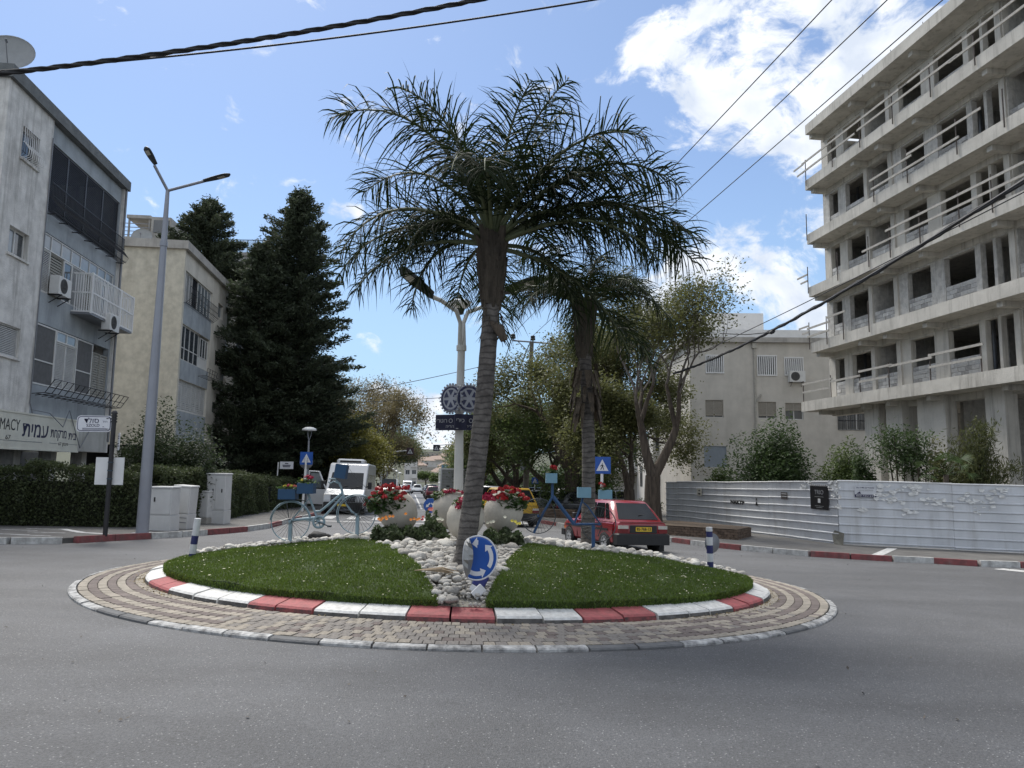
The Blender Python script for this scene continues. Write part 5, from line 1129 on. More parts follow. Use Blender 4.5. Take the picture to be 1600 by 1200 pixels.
planter(at(479, 763, Yb-.05), .14, .11, .09, M_box1, 'dark blue planter in place of the saddle of the pale bicycle', ('crimson geranium in the saddle planter of the pale bicycle', '', 130, [(-.02, .1, 'crimson'), (.03, .12, 'crimson'), (.08, .1, 'crimson'), (.05, .08, 'red'), (-.08, .05, 'yellow')]), 4)
planter(at(533.5, 736.5, Yb-.05), .098, .1, .12, M_box1, 'dark blue planter tilted on the handlebar of the pale bicycle', None, 5, tilt=.14)
Yb = 13.05
t, q, c0 = bicycle('dark blue bicycle with pale blue planters in front of the rear palm', Yb, [(935.5, 819), (841, 806)], [.30, .30],
  [('down_tube', [(864, 776), (880, 797), (897, 819)], .034), ('chain_stay', [(897, 819), (938.5, 819)], .022), ('fork', [(863, 764), (862.5, 778), (848, 803), (834, 833)], .022), ('fork', [(866, 776), (862.5, 779)], .03), ('seat_tube', [(897, 819), (904, 800), (910, 782)], .018), ('seat_stay', [(917.5, 790), (928, 805), (939, 820)], .014), ('head_tube', [(863, 755), (863, 778)], .024), ('seat_post', [(911, 776), (909, 786)], .02), ('frame_tube', [(909, 783), (918, 791)], .012)],
  [((927, 820), (926, 846))], M_bike2, None)
mb = MB(); c = Vector(q(941, 822)); mb.tube([tuple(c), q(934, 838)], .01, 6); mb.build('pedal', M_dkmetal, t)
planter(at(861.5, 747, Yb-.04), .098, .1, .085, M_box2, 'pale blue planter on the handlebar of the dark blue bicycle', ('red geranium in the pale handlebar planter', '', 110, [(.02, .09, 'red'), (.05, .11, 'red'), (0, .12, 'red'), (.06, .08, 'red')]), 6)
planter(at(912.5, 769.5, Yb-.1), .115, .1, .088, M_box2, 'pale blue planter standing against the rear palm trunk', None, 7)
planter(at(945.5, 772.5, Yb-.02), .112, .1, .08, M_box2, 'pale blue planter over the back wheel of the dark blue bicycle', ('single red geranium in the planter over the back wheel', '', 60, [(-.04, .09, 'red'), (-.02, .06, 'red'), (-.07, .11, 'red')]), 8)

# ---- signs and bollards of the island
def disc_sign(name, loc, face, r, label, group=None): ...
c = at(746, 872, 8.75); base = mp_(741, 947); t = thing('roundabout_sign', 'bent blue roundabout sign with white arrows leaning over a crushed post', 'road sign', base)
FS = frame(c-base, (1, .10, -.07), (.06, -.12, 1)); r = .238       # board frame: x right, y up, z towards the viewer
def bend(x, y):
    k = max(0, -.105-x*.94-.2*y) ; return (x+ k*.55, y, k*1.25)
mb = MB(); n = 40; rings = [0, .25, .5, .7, .85, .93, 1.0]; vs = []
for rr_ in rings:
    for j in range(n): a = 2*PI*j/n; vs.append(bend(r*rr_*math.cos(a), r*rr_*1.12*math.sin(a)))
fs = []; ms = []
for i in range(len(rings)-1):
    for j in range(n): fs.append((i*n+j, (i+1)*n+j, (i+1)*n+(j+1) % n, i*n+(j+1) % n))
mb.add(vs, [f for k, f in enumerate(fs) if k < 5*n], 0, True); mb.add(vs, [f for k, f in enumerate(fs) if k >= 5*n], 1, True)
o = mb.build('board', [M_blue_sign, M_sign_white], t, FS); md = o.modifiers.new('thickness', 'SOLIDIFY'); md.thickness = .004; md.offset = -1
# grey crumpled backside of the folded edge
mb = MB(); k = 10; vs = []
for i in range(k+1):
    a = R(118+120*i/k); x, y = r*math.cos(a)*.985, r*1.12*math.sin(a)*.985; p0 = Vector(bend(x, y)); inner = Vector((-.125+.05*math.sin(i/k*PI)+.02, y*.92, .085+.02*math.sin(i*1.7)))
    vs += [tuple(p0+Vector((0, 0, .006))), tuple((p0+inner)/2+Vector((.0, 0, .03+.012*(i % 2)))), tuple(inner)]
mb.add(vs, [(i*3+j, i*3+j+1, i*3+j+4, i*3+j+3) for i in range(k) for j in range(2)], 0); o = mb.build('folded_edge', mat('bare_aluminium', (.3, .3, .29), .4, .25, 6, metal=.6), t, FS); md = o.modifiers.new('thickness', 'SOLIDIFY'); md.thickness = .003
def arrow(a0, a1, rr_, wd, ky=1.12):
    mb = MB(); k = 12; vs = []; sg_ = 1 if a1 > a0 else -1; ah = a1-sg_*.38
    for i in range(k+1):
        a = a0+(ah-a0)*i/k
        for q_ in (rr_-wd/2, rr_+wd/2): x, y, z = bend(q_*math.cos(a), q_*ky*math.sin(a)); vs.append((x, y, z+.004))
    mb.add(vs, [(i*2, i*2+1, i*2+3, i*2+2) for i in range(k)]); tip = []
    for (q_, a) in ((rr_-wd*1.15, ah), (rr_+wd*1.15, ah), (rr_, a1)): x, y, z = bend(q_*math.cos(a), q_*ky*math.sin(a)); tip.append((x, y, z+.0042))
    mb.poly(tip); return mb
arrow(R(-32), R(62), .163, .046).build('arrow', M_sign_white, t, FS); arrow(R(-118), R(-48), .163, .046).build('arrow', M_sign_white, t, FS); arrow(R(92), R(118), .163, .05).build('arrow', M_sign_white, t, FS)
lean = Vector((-.02, 0, .0)); mb = MB(); mb.tube([(0, 0, -.1), (.0, .0, .08), (.01, .02, .28), (.0, .04, .46)], [.07, .065, .055, .03], 10); mb.build('crushed_post', M_grey_metal, t)
aM = Matrix.Translation((.05, -.15, .28)) @ Matrix.Rotation(.5, 4, 'Y') @ Matrix.Rotation(-.25, 4, 'X')
mb = MB(); mb.cbox(-.08, .08, -.05, .05, -.02, .14, .012, M=aM); mb.build('reflector_block', mat('navy_plastic', (.015, .02, .14), .5), t)
mb = MB(); mb.cbox(-.06, .06, -.06, .06, -.16, .0, .01, M=aM @ Matrix.Rotation(.3, 4, 'Y') @ Matrix.Translation((.06, -.06, .02))); mb.box(-.075, .09, -.075, -.066, -.1, -.03, 0, aM); mb.build('white_sleeve', mat('white_plastic', (.6, .6, .6), .5, .15, 6), t)
def bollard(base_px, top_px, Y, label, plate=False):
    a, b = at(*base_px, Y), at(*top_px, Y); d = b-a; t = thing('bollard', label, 'bollard', a); M_ = axisM((0, 0, 0), d); L_ = d.length
    bands = [(0, .22, 1), (.22, .42, 0), (.42, .64, 1), (.64, .84, 0), (.84, 1.0, 1)] if plate else [(-.1, .18, 1), (.18, .40, 0), (.40, .60, 1), (.60, 1.0, 0)]
    if plate: bands = [(-.1, .18, 1), (.18, .38, 0), (.38, .58, 1), (.58, .78, 0), (.78, .92, 1), (.92, 1.02, 0)]
    for z0, z1, k in bands: mb = MB(); mb.lathe([(.055, L_*z0), (.055, L_*z1)], 16, 0, M_, cap=True); mb.build('band', mat('bollard_navy', (.012, .017, .10), .5, .2) if k else mat('bollard_white', (.56, .57, .58), .5, .15, 4), t)
    if plate: mb = MB(); mb.lathe([(0, 0), (.17, 0), (.17, .006), (0, .006)], 24, 0, Matrix.Translation((.06, .085, L_*.62)) @ Matrix.Rotation(PI/2, 4, 'X') @ Matrix.Rotation(.5, 4, 'Y')); mb.box(.0, .02, .04, .09, L_*.5, L_*.8); mb.build('back_of_sign_plate', M_grey_metal, t)
bollard((299, 877), (309, 810), 12.55, 'blue and white bollard leaning at the left end of the island')
bollard((1110, 889), (1108, 825), 12.95, 'blue and white bollard with a grey round plate at the right end of the island', True)
c = at(673, 790, 14.9); t = thing('keep_either_side_sign', 'small round blue sign with two white down arrows behind the island urns', 'road sign', c-Vector((0, 0, .55))); mb = MB(); Mf = frame((0, 0, .55), (1, 0, 0), (0, 0, 1)); mb.lathe([(0, 0), (.145, 0)], 28, 0, Mf, cap=False); mb.lathe([(.145, 0), (.145, -.01), (0, -.01)], 28, 0, Mf, cap=False); mb.build('board', M_blue_sign, t)
for s_ in (-1, 1):
    mb = MB(); d = Vector((s_*.7, -.7)); p0 = Vector((s_*.012, .05)); p1 = p0+d*.1; nrm = Vector((-d.y, d.x)); L2 = p0+d*.07
    mb.poly([(p.x, p.y, .003) for p in ([p0-nrm*.014, L2-nrm*.014, L2+nrm*.014, p0+nrm*.014] if s_ > 0 else [p0+nrm*.014*-1, L2-nrm*.014, L2+nrm*.014, p0+nrm*.014])]); tri = [L2-nrm*.036, p0+d*.12, L2+nrm*.036]; mb.poly([(p.x, p.y, .0034) for p in tri]); mb.build('arrow', M_sign_white, t, Mf)
mb = MB(); mb.tube([(0, .03, -.75), (0, .03, .55)], .03, 8); mb.build('post', M_white, t)

# ---- white lamp post in the middle, with emblems and name plates
yl = 14.3; b = at(716, 815, yl); b.z = float(mz(b.x, yl)); tp = at(722, 492, yl); M_lampw = mat('lamp_post_white', (.5, .5, .47), .6, .15, 2, stain=(3, .35, (.2, .17, .14)))
t = thing('street_lamp', 'white double armed street lamp with dark heads in the middle of the island', 'street lamp', b)
def q(px, py, dy=0): return at(px, py, yl+dy)-b
mb = MB(); pts = [Vector((0, 0, -.2)), q(718, 640), q(721, 545)]; mb.tube([tuple(p) for p in pts], [.105, .08, .074], 14); mb.build('pole', M_lampw, t)
mb = MB(); mb.tube([tuple(q(721, 548)), tuple(q(721, 540))], .1, 14); mb.build('collar', M_lampw, t)
def head(parent, p, d, L_, W_, mname='lamp_head', m=None, roll=0.0):
    d = Vector(d).normalized(); side = Matrix.Rotation(roll, 3, d) @ d.cross(Vector((0, 0, 1))).normalized(); upv = side.cross(d); F4 = Matrix(((d.x, side.x, upv.x, p.x), (d.y, side.y, upv.y, p.y), (d.z, side.z, upv.z, p.z), (0, 0, 0, 1)))
    mb = MB(); vs = []; k = 9
    for i in range(k):
        f = i/(k-1); w_ = W_*.5*(.55+.45*math.sin(min(1, f*1.6)*PI/2))*(1 if f < .8 else math.sqrt(max(.05, 1-((f-.8)/.21)**2))); h_ = .05*(1-.35*f)
        for a in range(8): an = a*PI/4; vs.append((f*L_, w_*math.cos(an), h_*math.sin(an)*(1 if math.sin(an) > 0 else .45)))
    fs = [(i*8+a, i*8+(a+1) % 8, (i+1)*8+(a+1) % 8, (i+1)*8+a) for i in range(k-1) for a in range(8)]+[tuple(range(8))[::-1], tuple(range((k-1)*8, k*8))]
    mb.add(vs, fs, 0, True, F4); o = mb.build(mname, m or mat('lamp_head_dark', (.035, .04, .045), .5, .2), parent)
    mb = MB(); mb.box(L_*.55, L_*.8, -W_*.25, W_*.25, -.036, -.026, 0, F4); mb.build('led_panel', mat('led_panel', (.35, .33, .27), .3, .1), o); return o
for s_, bendp, tip, dy in ((-1, [(718, 545), (719.5, 505), (713, 486), (690, 470), (676, 464)], (662, 452), -.5), (1, [(725, 545), (724, 505), (731, 488), (758, 478), (778, 472)], (789, 462), .3)):
    mb = MB(); P = [q(*p, dy*i/4) for i, p in enumerate(bendp)]; mb.tube([tuple(p) for p in P], .043, 10); mb.build('arm', M_lampw, t)
    e = q(*tip, dy); mb = MB(); mb.tube([tuple(P[-1]), tuple((P[-1]+e)/2-Vector((0, 0, .03))), tuple(e)], .045, 8); mb.build('knuckle', M_black, t)
    dd = q(628, 424, dy)-q(674, 461, dy) if s_ < 0 else q(835, 440, dy)-q(788, 455, dy); head(t, q(676, 461, dy) if s_ < 0 else q(786, 456, dy), dd, .82, .36, roll=R(30) if s_ < 0 else R(-30))
cm = thing('street_camera', 'small white dome light fitting on the back of the white lamp post', 'light fitting', at(719, 476, yl+.25)); mb = MB(); mb.lathe([(.0, -.11), (.12, -.08), (.2, -.01), (.235, .05), (.2, .07), (0, .075)], 20); mb.build('bowl', M_white, cm); mb = MB(); mb.lathe([(.06, -.2), (.1, -.09)], 12); mb.tube([(0, 0, .07), (0, -.1, .16)], .04, 8); mb.build('socket', M_black, cm)
M_emb = mat('emblem_blue', (.012, .016, .06), .5, .15); M_embw = mat('emblem_pale', (.27, .28, .31), .5, .15)
def emblem(c, face_rz, r, label):
    t = thing('wheel_emblem', label, 'emblem', c, face_rz, 'wheel emblems on the lamp post'); X = Matrix(((1, 0, 0, 0), (0, 0, -1, 0), (0, 1, 0, 0), (0, 0, 0, 1))); n = 24
    mb = MB(); pts = []
    for k in range(n):
        for f, rr_ in ((0, 1), (.28, 1), (.36, 1.14), (.72, 1.14), (.8, 1)): a = (k+f)*2*PI/n; pts.append((r*.88*rr_*math.cos(a), r*.88*rr_*math.sin(a)))
    k = len(pts); mb.add([(x, y, 0) for x, y in pts]+[(x, y, .03) for x, y in pts], [tuple(range(k, 2*k)), tuple(range(k-1, -1, -1))]+[(i, (i+1) % k, k+(i+1) % k, k+i) for i in range(k)], 0, False, X); mb.build('cog_rim', M_embw, t)
    mb = MB()
    for r1_, r2_, z in ((.70, .84, .034),): mb.lathe([(r*r1_, z-.003), (r*r1_, z), (r*r2_, z), (r*r2_, z-.003)], 32, 0, X, cap=False)
    mb.build('band', M_emb, t)
    for k in range(6): mb = MB(); a0, a1 = k*PI/3+.14, (k+1)*PI/3-.14; pts = [(r*.2*math.cos((a0+a1)/2), r*.2*math.sin((a0+a1)/2))]+[(r*.58*math.cos(a0+(a1-a0)*j/5), r*.58*math.sin(a0+(a1-a0)*j/5)) for j in range(6)]; mb.poly([(x, y, .033) for x, y in pts], 0, X); mb.build('gap', M_emb, t)
    for k in range(2): text('lettering', 'ROTARY' if k == 0 else 'INTERNATIONAL', r*.13, M_embw, t, X @ Matrix.Translation((0, r*.77*(1 if k == 0 else -1), .037)))
    return t
emblem(at(706, 623, yl-.16), R(-38), .30, 'left cog wheel emblem on the white lamp post'); emblem(at(732, 623, yl-.2), R(30), .30, 'right cog wheel emblem half behind the front palm trunk')
def name_plate(c, rz, label):
    t = thing('name_plate', label, 'sign', c, rz, 'dark blue plates on the lamp post'); mb = MB(); mb.cbox(-.33, .33, -.02, .02, -.15, .15, .008); mb.build('board', mat('plate_navy', (.008, .009, .03), .8, .2), t); X = Matrix(((1, 0, 0, 0), (0, 0, -1, -.0215), (0, 1, 0, 0), (0, 0, 0, 1))); M_pl = mat('plate_print', (.3, .3, .31), .5)
    text('lettering', heb('כיכר'), .11, M_pl, t, X @ Matrix.Translation((.19, .03, 0)), width=.2); text('lettering', heb('רוטרי'), .11, M_pl, t, X @ Matrix.Translation((-.19, .03, 0)), width=.22); text('lettering', heb('נהריה'), .08, M_pl, t, X @ Matrix.Translation((0, -.08, 0)), width=.2)
    mb = MB(); mb.lathe([(.03, 0), (.03, .002), (.042, .002), (.042, 0)], 20, 0, X @ Matrix.Translation((0, .03, 0)), cap=False); mb.build('ring_mark', M_pl, t)
    mb = MB(); mb.box(-.31, -.26, -.0225, -.021, -.135, -.12); mb.build('small_mark', M_pl, t)
name_plate(at(705, 660, yl-.26), R(-22), 'dark blue plate with pale Hebrew lettering on the left of the lamp post'); name_plate(at(735, 660, yl-.24), R(28), 'dark blue plate facing right, half behind the front palm trunk')
mb = MB()
for z in (640, 648): mb.tube([tuple(at(717, z, yl)), tuple(at(719, z, yl-.3))], .02, 6)
tag(mb.build('plate_bracket', M_black), 'black bracket holding the emblems to the white lamp post', 'bracket')
# ------------------------------------------------------------------ trees, hedge and shrubs
def leafmat(name, col, isl=.45, tr=None): return mat(name, col, .6, .35, 1.2, island=isl, trans=tr or tuple(c*1.4 for c in col), spec=.3)
M_olive = leafmat('olive_leaf', (.118, .126, .046)); M_green = leafmat('green_leaf', (.092, .13, .042)); M_yel = leafmat('yellow_leaf', (.17, .165, .035)); M_brown = leafmat('brown_leaf', (.165, .14, .07)); M_cyp = leafmat('cypress_leaf', (.052, .066, .038), .65); M_hedge = leafmat('hedge_leaf', (.066, .084, .036), .55); M_bush = leafmat('bush_leaf', (.058, .092, .034), .5)
M_twig = mat('grey_twig', (.16, .14, .12), .9, .35, 6)
def grow(rg, p, d, L_, r, depth, maxd, out, tips, curl=.25, split=(2, 3), ang=.65, up=.12, shrink=.72):
    n = 4; pts = [p.copy()]; q = p.copy(); dd = d.copy()
    for i in range(n):
        dd = (dd+Vector((rg.gauss(0, 1), rg.gauss(0, 1), rg.gauss(0, 1)))*curl*.35+Vector((0, 0, up))*.5).normalized(); q = q+dd*(L_/n); pts.append(q.copy())
    r2 = r*.62; out.append((pts, [r+(r2-r)*i/n for i in range(n+1)], depth))
    if depth >= maxd-1: tips += pts[1:]
    if depth >= maxd: return
    k = rg.randint(*split)
    for j in range(k):
        a = rg.uniform(.5, 1.2)*ang; ax = dd.orthogonal().normalized(); ax.rotate(Matrix.Rotation(rg.uniform(0, 6.28)+j*6.28/k, 3, dd)); nd_ = (dd*math.cos(a)+ax*math.sin(a)).normalized()
        grow(rg, pts[-1 if j < 2 else -2], nd_, L_*shrink*rg.uniform(.8, 1.2), r2*.82, depth+1, maxd, out, tips, curl, split, ang, up, shrink)
def tree(base, label, seed, L0=2.4, r0=.28, maxd=5, lm=None, nleaf=16000, lsize=.11, spread=.38, limbs=3, ang=.7, up=.1, name='street_tree', lean=(0, 0), group=None, curl=.3, forks=None, bare=False, shrink=.74, trunkmat=None, twig_r=.012, droop=.2, split=(2, 3)):
    rg = random.Random(seed); t = thing(name, label, 'tree', base, 0, group); out = []; tips = []
    d = Vector((lean[0], lean[1], 1)).normalized(); n = 4; pts = [Vector((0, 0, -.3))]; q = Vector((0, 0, 0))
    for i in range(n): q = q+(d+Vector((rg.gauss(0, .08), rg.gauss(0, .08), 0)))*L0/n; pts.append(q.copy())
    out.append((pts, [r0*1.25, r0*1.0, r0*.92, r0*.88, r0*.85], 0))
    dirs = forks or [(math.cos(6.28*j/limbs+seed), math.sin(6.28*j/limbs+seed), 1.15) for j in range(limbs)]
    for dv_ in dirs: grow(rg, pts[-1]-Vector((0, 0, .1)), Vector(dv_).normalized(), L0*1.05, r0*.62, 1, maxd, out, tips, curl, split, ang, up, shrink)
    mb = MB(); tw = MB()
    for P, r_, dep in out:
        if dep <= 2: mb.tube([tuple(p) for p in P], r_, 9 if dep < 2 else 6, caps=False)
        else: tw.tube([tuple(p) for p in P], [max(x, twig_r*.4) for x in r_], 4, caps=False)
    mb.build('trunk', trunkmat or M_bark, t); tag(tw.build('branches', M_twig if bare else (trunkmat or M_bark), t), kind='stuff')
    T = np.array([tuple(p) for p in tips]); g = np.random.default_rng(seed); 
    nleaf = int(nleaf*4.2); lsize *= 1.2; spread *= .8
    if nleaf:
        C = T[g.integers(0, len(T), nleaf)]+g.normal(0, spread, (nleaf, 3))*np.array([1, 1, .75]); C[:, 2] -= np.abs(g.normal(0, droop, nleaf)); leaf_cloud('crown', C, lsize, lm or M_olive, t, aspect=.55)
    return t
def street(px, Y, dz=.1): return on(px, Y, dz)
# the row of old trees on the right pavement
tree(street(1020, 29.5), 'old tree with forked trunk at the left end of the metal hoarding', 21, 2.15, .36, 7, M_olive, 4600, .095, .42, forks=[(-.25, .1, 1.2), (.66, -.1, .75)], ang=.56, up=.16, name='street_tree', group='old trees along the right pavement', curl=.35, bare=True, shrink=.76)
tree(street(980, 35), 'old tree with a V shaped trunk right behind the red car', 22, 1.6, .30, 6, M_olive, 15000, .11, .5, forks=[(-.32, 0, 1.1), (.3, .1, 1.1)], name='street_tree', group='old trees along the right pavement')
tree(street(893, 42), 'thick dark trunked tree just left of the rear palm', 23, 2.6, .50, 6, M_olive, 17000, .12, .55, limbs=4, name='street_tree', group='old trees along the right pavement')
tree(street(852, 47), 'thin tree seen behind the handlebar planter of the dark bicycle', 24, 1.9, .3, 6, M_green, 14000, .12, .6, limbs=3, name='street_tree', group='old trees along the right pavement')
tree(street(806, 58), 'leafy tree beyond the utility pole on the right pavement', 25, 1.75, .34, 6, M_olive, 15000, .13, .6, limbs=4, name='street_tree', group='old trees along the right pavement')
tree(street(785, 68), 'tree with dense crown just right of the front palm trunk', 26, 1.6, .34, 6, M_green, 15000, .15, .65, limbs=4, name='street_tree', group='old trees along the right pavement')
tree(street(940, 52), 'tree standing behind the pedestrian crossing sign', 28, 2.2, .32, 6, M_olive, 14000, .13, .65, limbs=4, group='old trees along the right pavement')
tree(street(752, 92), 'bright yellow green tree behind the white lamp post', 31, 1.8, .3, 5, M_yel, 12000, .2, .8, limbs=4)
tree(street(750, 118), 'farther yellow green tree above the parked truck', 32, 1.7, .3, 5, M_yel, 9000, .24, .8, limbs=4)
# left side of the street
tree(street(576, 66), 'half bare tree with brown leaves behind the white minibus', 41, 2.6, .3, 6, M_brown, 4500, .13, .5, limbs=4, bare=True, up=.2)
tree(street(566, 58), 'brownish leafy tree above the minibus roof', 42, 2.2, .28, 6, M_brown, 8000, .13, .55, limbs=4)
tree(street(545, 50), 'yellow green low tree between the cypress and the minibus', 43, 1.4, .2, 5, M_yel, 9000, .12, .5, limbs=4)
tree(street(600, 95), 'dark green tree at the left side of the street beyond the crossing sign', 44, 2.0, .3, 5, M_green, 12000, .18, .8, limbs=4)
for k, (px, Y, lab) in enumerate(((668, 290, 'round green tree below the far hillside houses'), (690, 270, 'low green tree at the far right end of the street'))): tree(on(px, Y), lab, 50+k, 1.5, .3, 4, M_green, 1000, .5, .8, limbs=4, name='distant_tree')
# round shrub tree in front of the cream house
# conifers
def conifer(base, H, prof, label, seed, n=230, tuft=150, trunk_r=.3, bare=.06):
    g = np.random.default_rng(seed); rg = random.Random(seed); t = thing('cypress_tree', label, 'tree', base); mb = MB(); mb.tube([(0, 0, -.5), (.1, 0, H*.5), (0, .05, H*.97)], [trunk_r, trunk_r*.6, .03], 8); mb.build('trunk', M_bark, t); br = MB(); CC = []; DD = []; LL = []
    for k in range(n):
        f = bare+(1-bare)*((k+.5)/n)**.9; z = f*H; R_ = float(np.interp(f, [p[0] for p in prof], [p[1] for p in prof]))*rg.choice([.5, .7, .85, 1, 1.1, 1.25])*rg.uniform(.85, 1.1); a = k*2.39996+rg.uniform(-1.2, 1.2); o = Vector((math.cos(a), math.sin(a), 0)); el = rg.uniform(-.25, .35)+.65*f; tip = o*R_+Vector((0, 0, z+R_*el*.45)); mid = o*R_*.55+Vector((0, 0, z+R_*el*.12)); p0 = Vector((0, 0, z))
        br.tube([tuple(p0), tuple(mid), tuple(tip)], [.05*(1.15-f), .03*(1.15-f), .006], 4, caps=False)
        m_ = int(tuft*1.5*(.35+R_/2.2)); s = g.uniform(.12, 1.05, m_)[:, None]; P = np.array(p0)*(1-s)**2+2*np.array(mid)*s*(1-s)+np.array(tip)*s**2+g.normal(0, 1, (m_, 3))*np.array([.3, .3, .24])*(1.15-s*.75)
        D = np.array(o)[None]*.9+g.normal(0, .55, (m_, 3)); D[:, 2] += .35; CC.append(P); DD.append(D); LL.append(g.uniform(.12, .34, m_))
    tag(br.build('branches', M_bark, t), kind='stuff'); C = np.vstack(CC); D = np.vstack(DD); ln = np.concatenate(LL); V, Q = leaf_quads(C, D, g.normal(size=C.shape), ln, ln*.34); npmesh('crown', V, Q, M_cyp, t); return t
b = on(453, 47); top = at(450, 302, 47).z; conifer(b, top-b.z, [(0, 2.6), (.12, 3.8), (.22, 4.2), (.32, 3.4), (.42, 4.0), (.52, 2.7), (.62, 3.1), (.7, 2.1), (.78, 2.6), (.88, 1.5), (.94, 1.1), (1, .15)], 'tall dark cypress with ragged top behind the white minibus door', 71, 300, 190, .4)
b = on(395, 45); top = at(402, 384, 45).z; conifer(b, top-b.z, [(0, 2.2), (.2, 3.0), (.5, 2.6), (.8, 1.6), (1, .2)], 'lower dark cypress leaning against the tall one on its left', 72, 230, 170, .3)
b = on(305, 51, 0); b.z += .0; top = at(296, 316, 51).z; conifer(b, top-b.z, [(0, 1.5), (.3, 1.5), (.5, 2.6), (.68, 3.4), (.85, 2.5), (.94, 1.5), (1, .3)], 'bushy dark conifer rising above the roof of the cream house', 73, 240, 210, .35, .3)
b = on(505, 49); top = at(508, 560, 49).z; conifer(b, top-b.z, [(0, 1.8), (.3, 2.2), (.7, 1.6), (1, .2)], 'short dark cypress between the tall one and the minibus', 74, 150, 120, .2)
# clipped hedge
def hedge(name, pts, wd, h0, label, dens=620, seed=1):
    g = np.random.default_rng(seed); P = [np.array(p, float) for p in pts]; t = thing(name, label, 'hedge', (P[0][0], P[0][1], float(gz(*P[0])))); B = np.array([P[0][0], P[0][1], float(gz(*P[0]))]); C = []; core = MB()
    for a, b in zip(P[:-1], P[1:]):
        L_ = np.linalg.norm(b-a); d = (b-a)/L_; nn = np.array([-d[1], d[0]]); m_ = int(L_*dens*(2*h0+wd)/3); s = g.uniform(-.1, L_+.1, m_); u = g.uniform(0, 2*h0+wd, m_); side = np.where(u < h0, -1, np.where(u < 2*h0, 1, 0)); off = np.where(side == 0, g.uniform(-wd/2, wd/2, m_), side*wd/2)+g.normal(0, .05, m_); z = np.where(side == 0, h0, np.where(side == -1, u, u-h0))
        hv = .10*np.sin(s*1.1+seed)+.06*np.sin(s*3.7+1); z = z*(1+hv*.6)+g.normal(0, .05, m_); off += .07*np.sin(s*2.3+z*3)+.05*np.sin(s*5.1-z*4)
        xy = a+d*s[:, None]+nn*off[:, None]; C.append(np.c_[xy, gz(xy[:, 0], xy[:, 1])+.1+z])
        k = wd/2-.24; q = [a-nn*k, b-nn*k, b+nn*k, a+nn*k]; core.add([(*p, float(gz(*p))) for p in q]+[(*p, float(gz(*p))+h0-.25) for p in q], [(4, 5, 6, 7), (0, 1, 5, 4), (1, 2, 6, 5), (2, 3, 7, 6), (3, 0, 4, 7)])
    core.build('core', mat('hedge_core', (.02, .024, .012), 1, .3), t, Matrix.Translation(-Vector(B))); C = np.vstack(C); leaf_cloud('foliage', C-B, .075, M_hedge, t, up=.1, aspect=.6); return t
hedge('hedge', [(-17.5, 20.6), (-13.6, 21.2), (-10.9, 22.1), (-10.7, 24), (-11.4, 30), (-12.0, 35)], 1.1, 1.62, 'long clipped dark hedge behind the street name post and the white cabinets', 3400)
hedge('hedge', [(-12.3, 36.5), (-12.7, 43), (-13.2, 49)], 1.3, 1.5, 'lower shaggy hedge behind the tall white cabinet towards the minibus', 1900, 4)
# planting behind the hoarding
def bush(c, ext, n, size, label, m, seed, name='shrub', stems=8, clumps=16, aspect=.55):
    g = np.random.default_rng(seed); t = thing(name, label, 'shrub', c); K = g.normal(size=(clumps, 3)); K /= np.linalg.norm(K, axis=1, keepdims=True); K *= np.array(ext)*g.uniform(.35, .85, (clumps, 1)); K[:, 2] = np.abs(K[:, 2])*1.0+ext[2]*.3; i = g.integers(0, clumps, n); R_ = g.normal(size=(n, 3)); R_ /= np.linalg.norm(R_, axis=1, keepdims=True); P = K[i]+R_*g.uniform(.03, 1, (n, 1))**.5*.95*np.array(ext)*.42; P[:, 2] = np.maximum(P[:, 2], .05); leaf_cloud('foliage', P, size, m, t, aspect=aspect); mb = MB()
    for k in range(stems): mb.tube([(g.normal(0, .08), g.normal(0, .08), -.3), tuple(K[k % clumps]*.5), tuple(K[k % clumps])], [.04, .025, .008], 5, caps=False)
    mb.build('stems', M_bark, t); return t
bush(on(262, 25.3), (1.85, 1.6, 2.9), 30000, .10, 'round dense shrub tree over the hedge in front of the cream house', leafmat('shrub_leaf', (.042, .060, .027)), 61, name='shrub_tree', clumps=34, stems=14)
def behind(px, Y, dz=0): return on(px, Y, dz)
bush(behind(1208, 34), (2.2, 1.8, 4.3), 26000, .13, 'big dark dense shrub behind the hoarding before the beige house', M_bush, 81, clumps=26)
bush(behind(1132, 37), (1.5, 1.3, 2.4), 10000, .13, 'lower light green shrub at the left of the big dark one', M_green, 82)
bush(behind(1312, 33), (1.2, 1.1, 3.4), 11000, .12, 'light green shrub behind the hoarding near the first concrete column', M_green, 83)
bush(behind(1352, 31), (.75, .7, 3.0), 6000, .12, 'young leafy shrub beside the thin concrete column', M_bush, 84)
def sapling(c, H, label, seed):
    g = np.random.default_rng(seed); t = thing('sapling', label, 'tree', c); mb = MB(); C = []
    for k in range(3): a = k*2.1; top = np.array([math.cos(a)*.35, math.sin(a)*.3, H*(.8+.1*k)]); mb.tube([(0, 0, -.2), tuple(top*.5+np.array([.05, 0, 0])), tuple(top)], [.045, .035, .015], 6); C += [top+g.normal(0, 1, (500, 3))*np.array([.34, .3, .2]), top*np.array([1, 1, .82])+g.normal(0, 1, (260, 3))*np.array([.4, .3, .15])]
    mb.build('trunk', M_bark, t); leaf_cloud('crown', np.vstack(C), .13, M_bush, t, aspect=.4, droop=.4)
sapling(behind(1402, 28.5), 4.1, 'slim sapling behind the hoarding left of the wide column', 85); sapling(behind(1435, 28), 3.9, 'second slim sapling before the wide concrete column', 86)
g_ = np.random.default_rng(87); c = behind(1528, 26.2); t = thing('bamboo_clump', 'arching feathery bamboo clump behind the hoarding at right', 'bamboo', c); mb = MB(); C = []; D = []
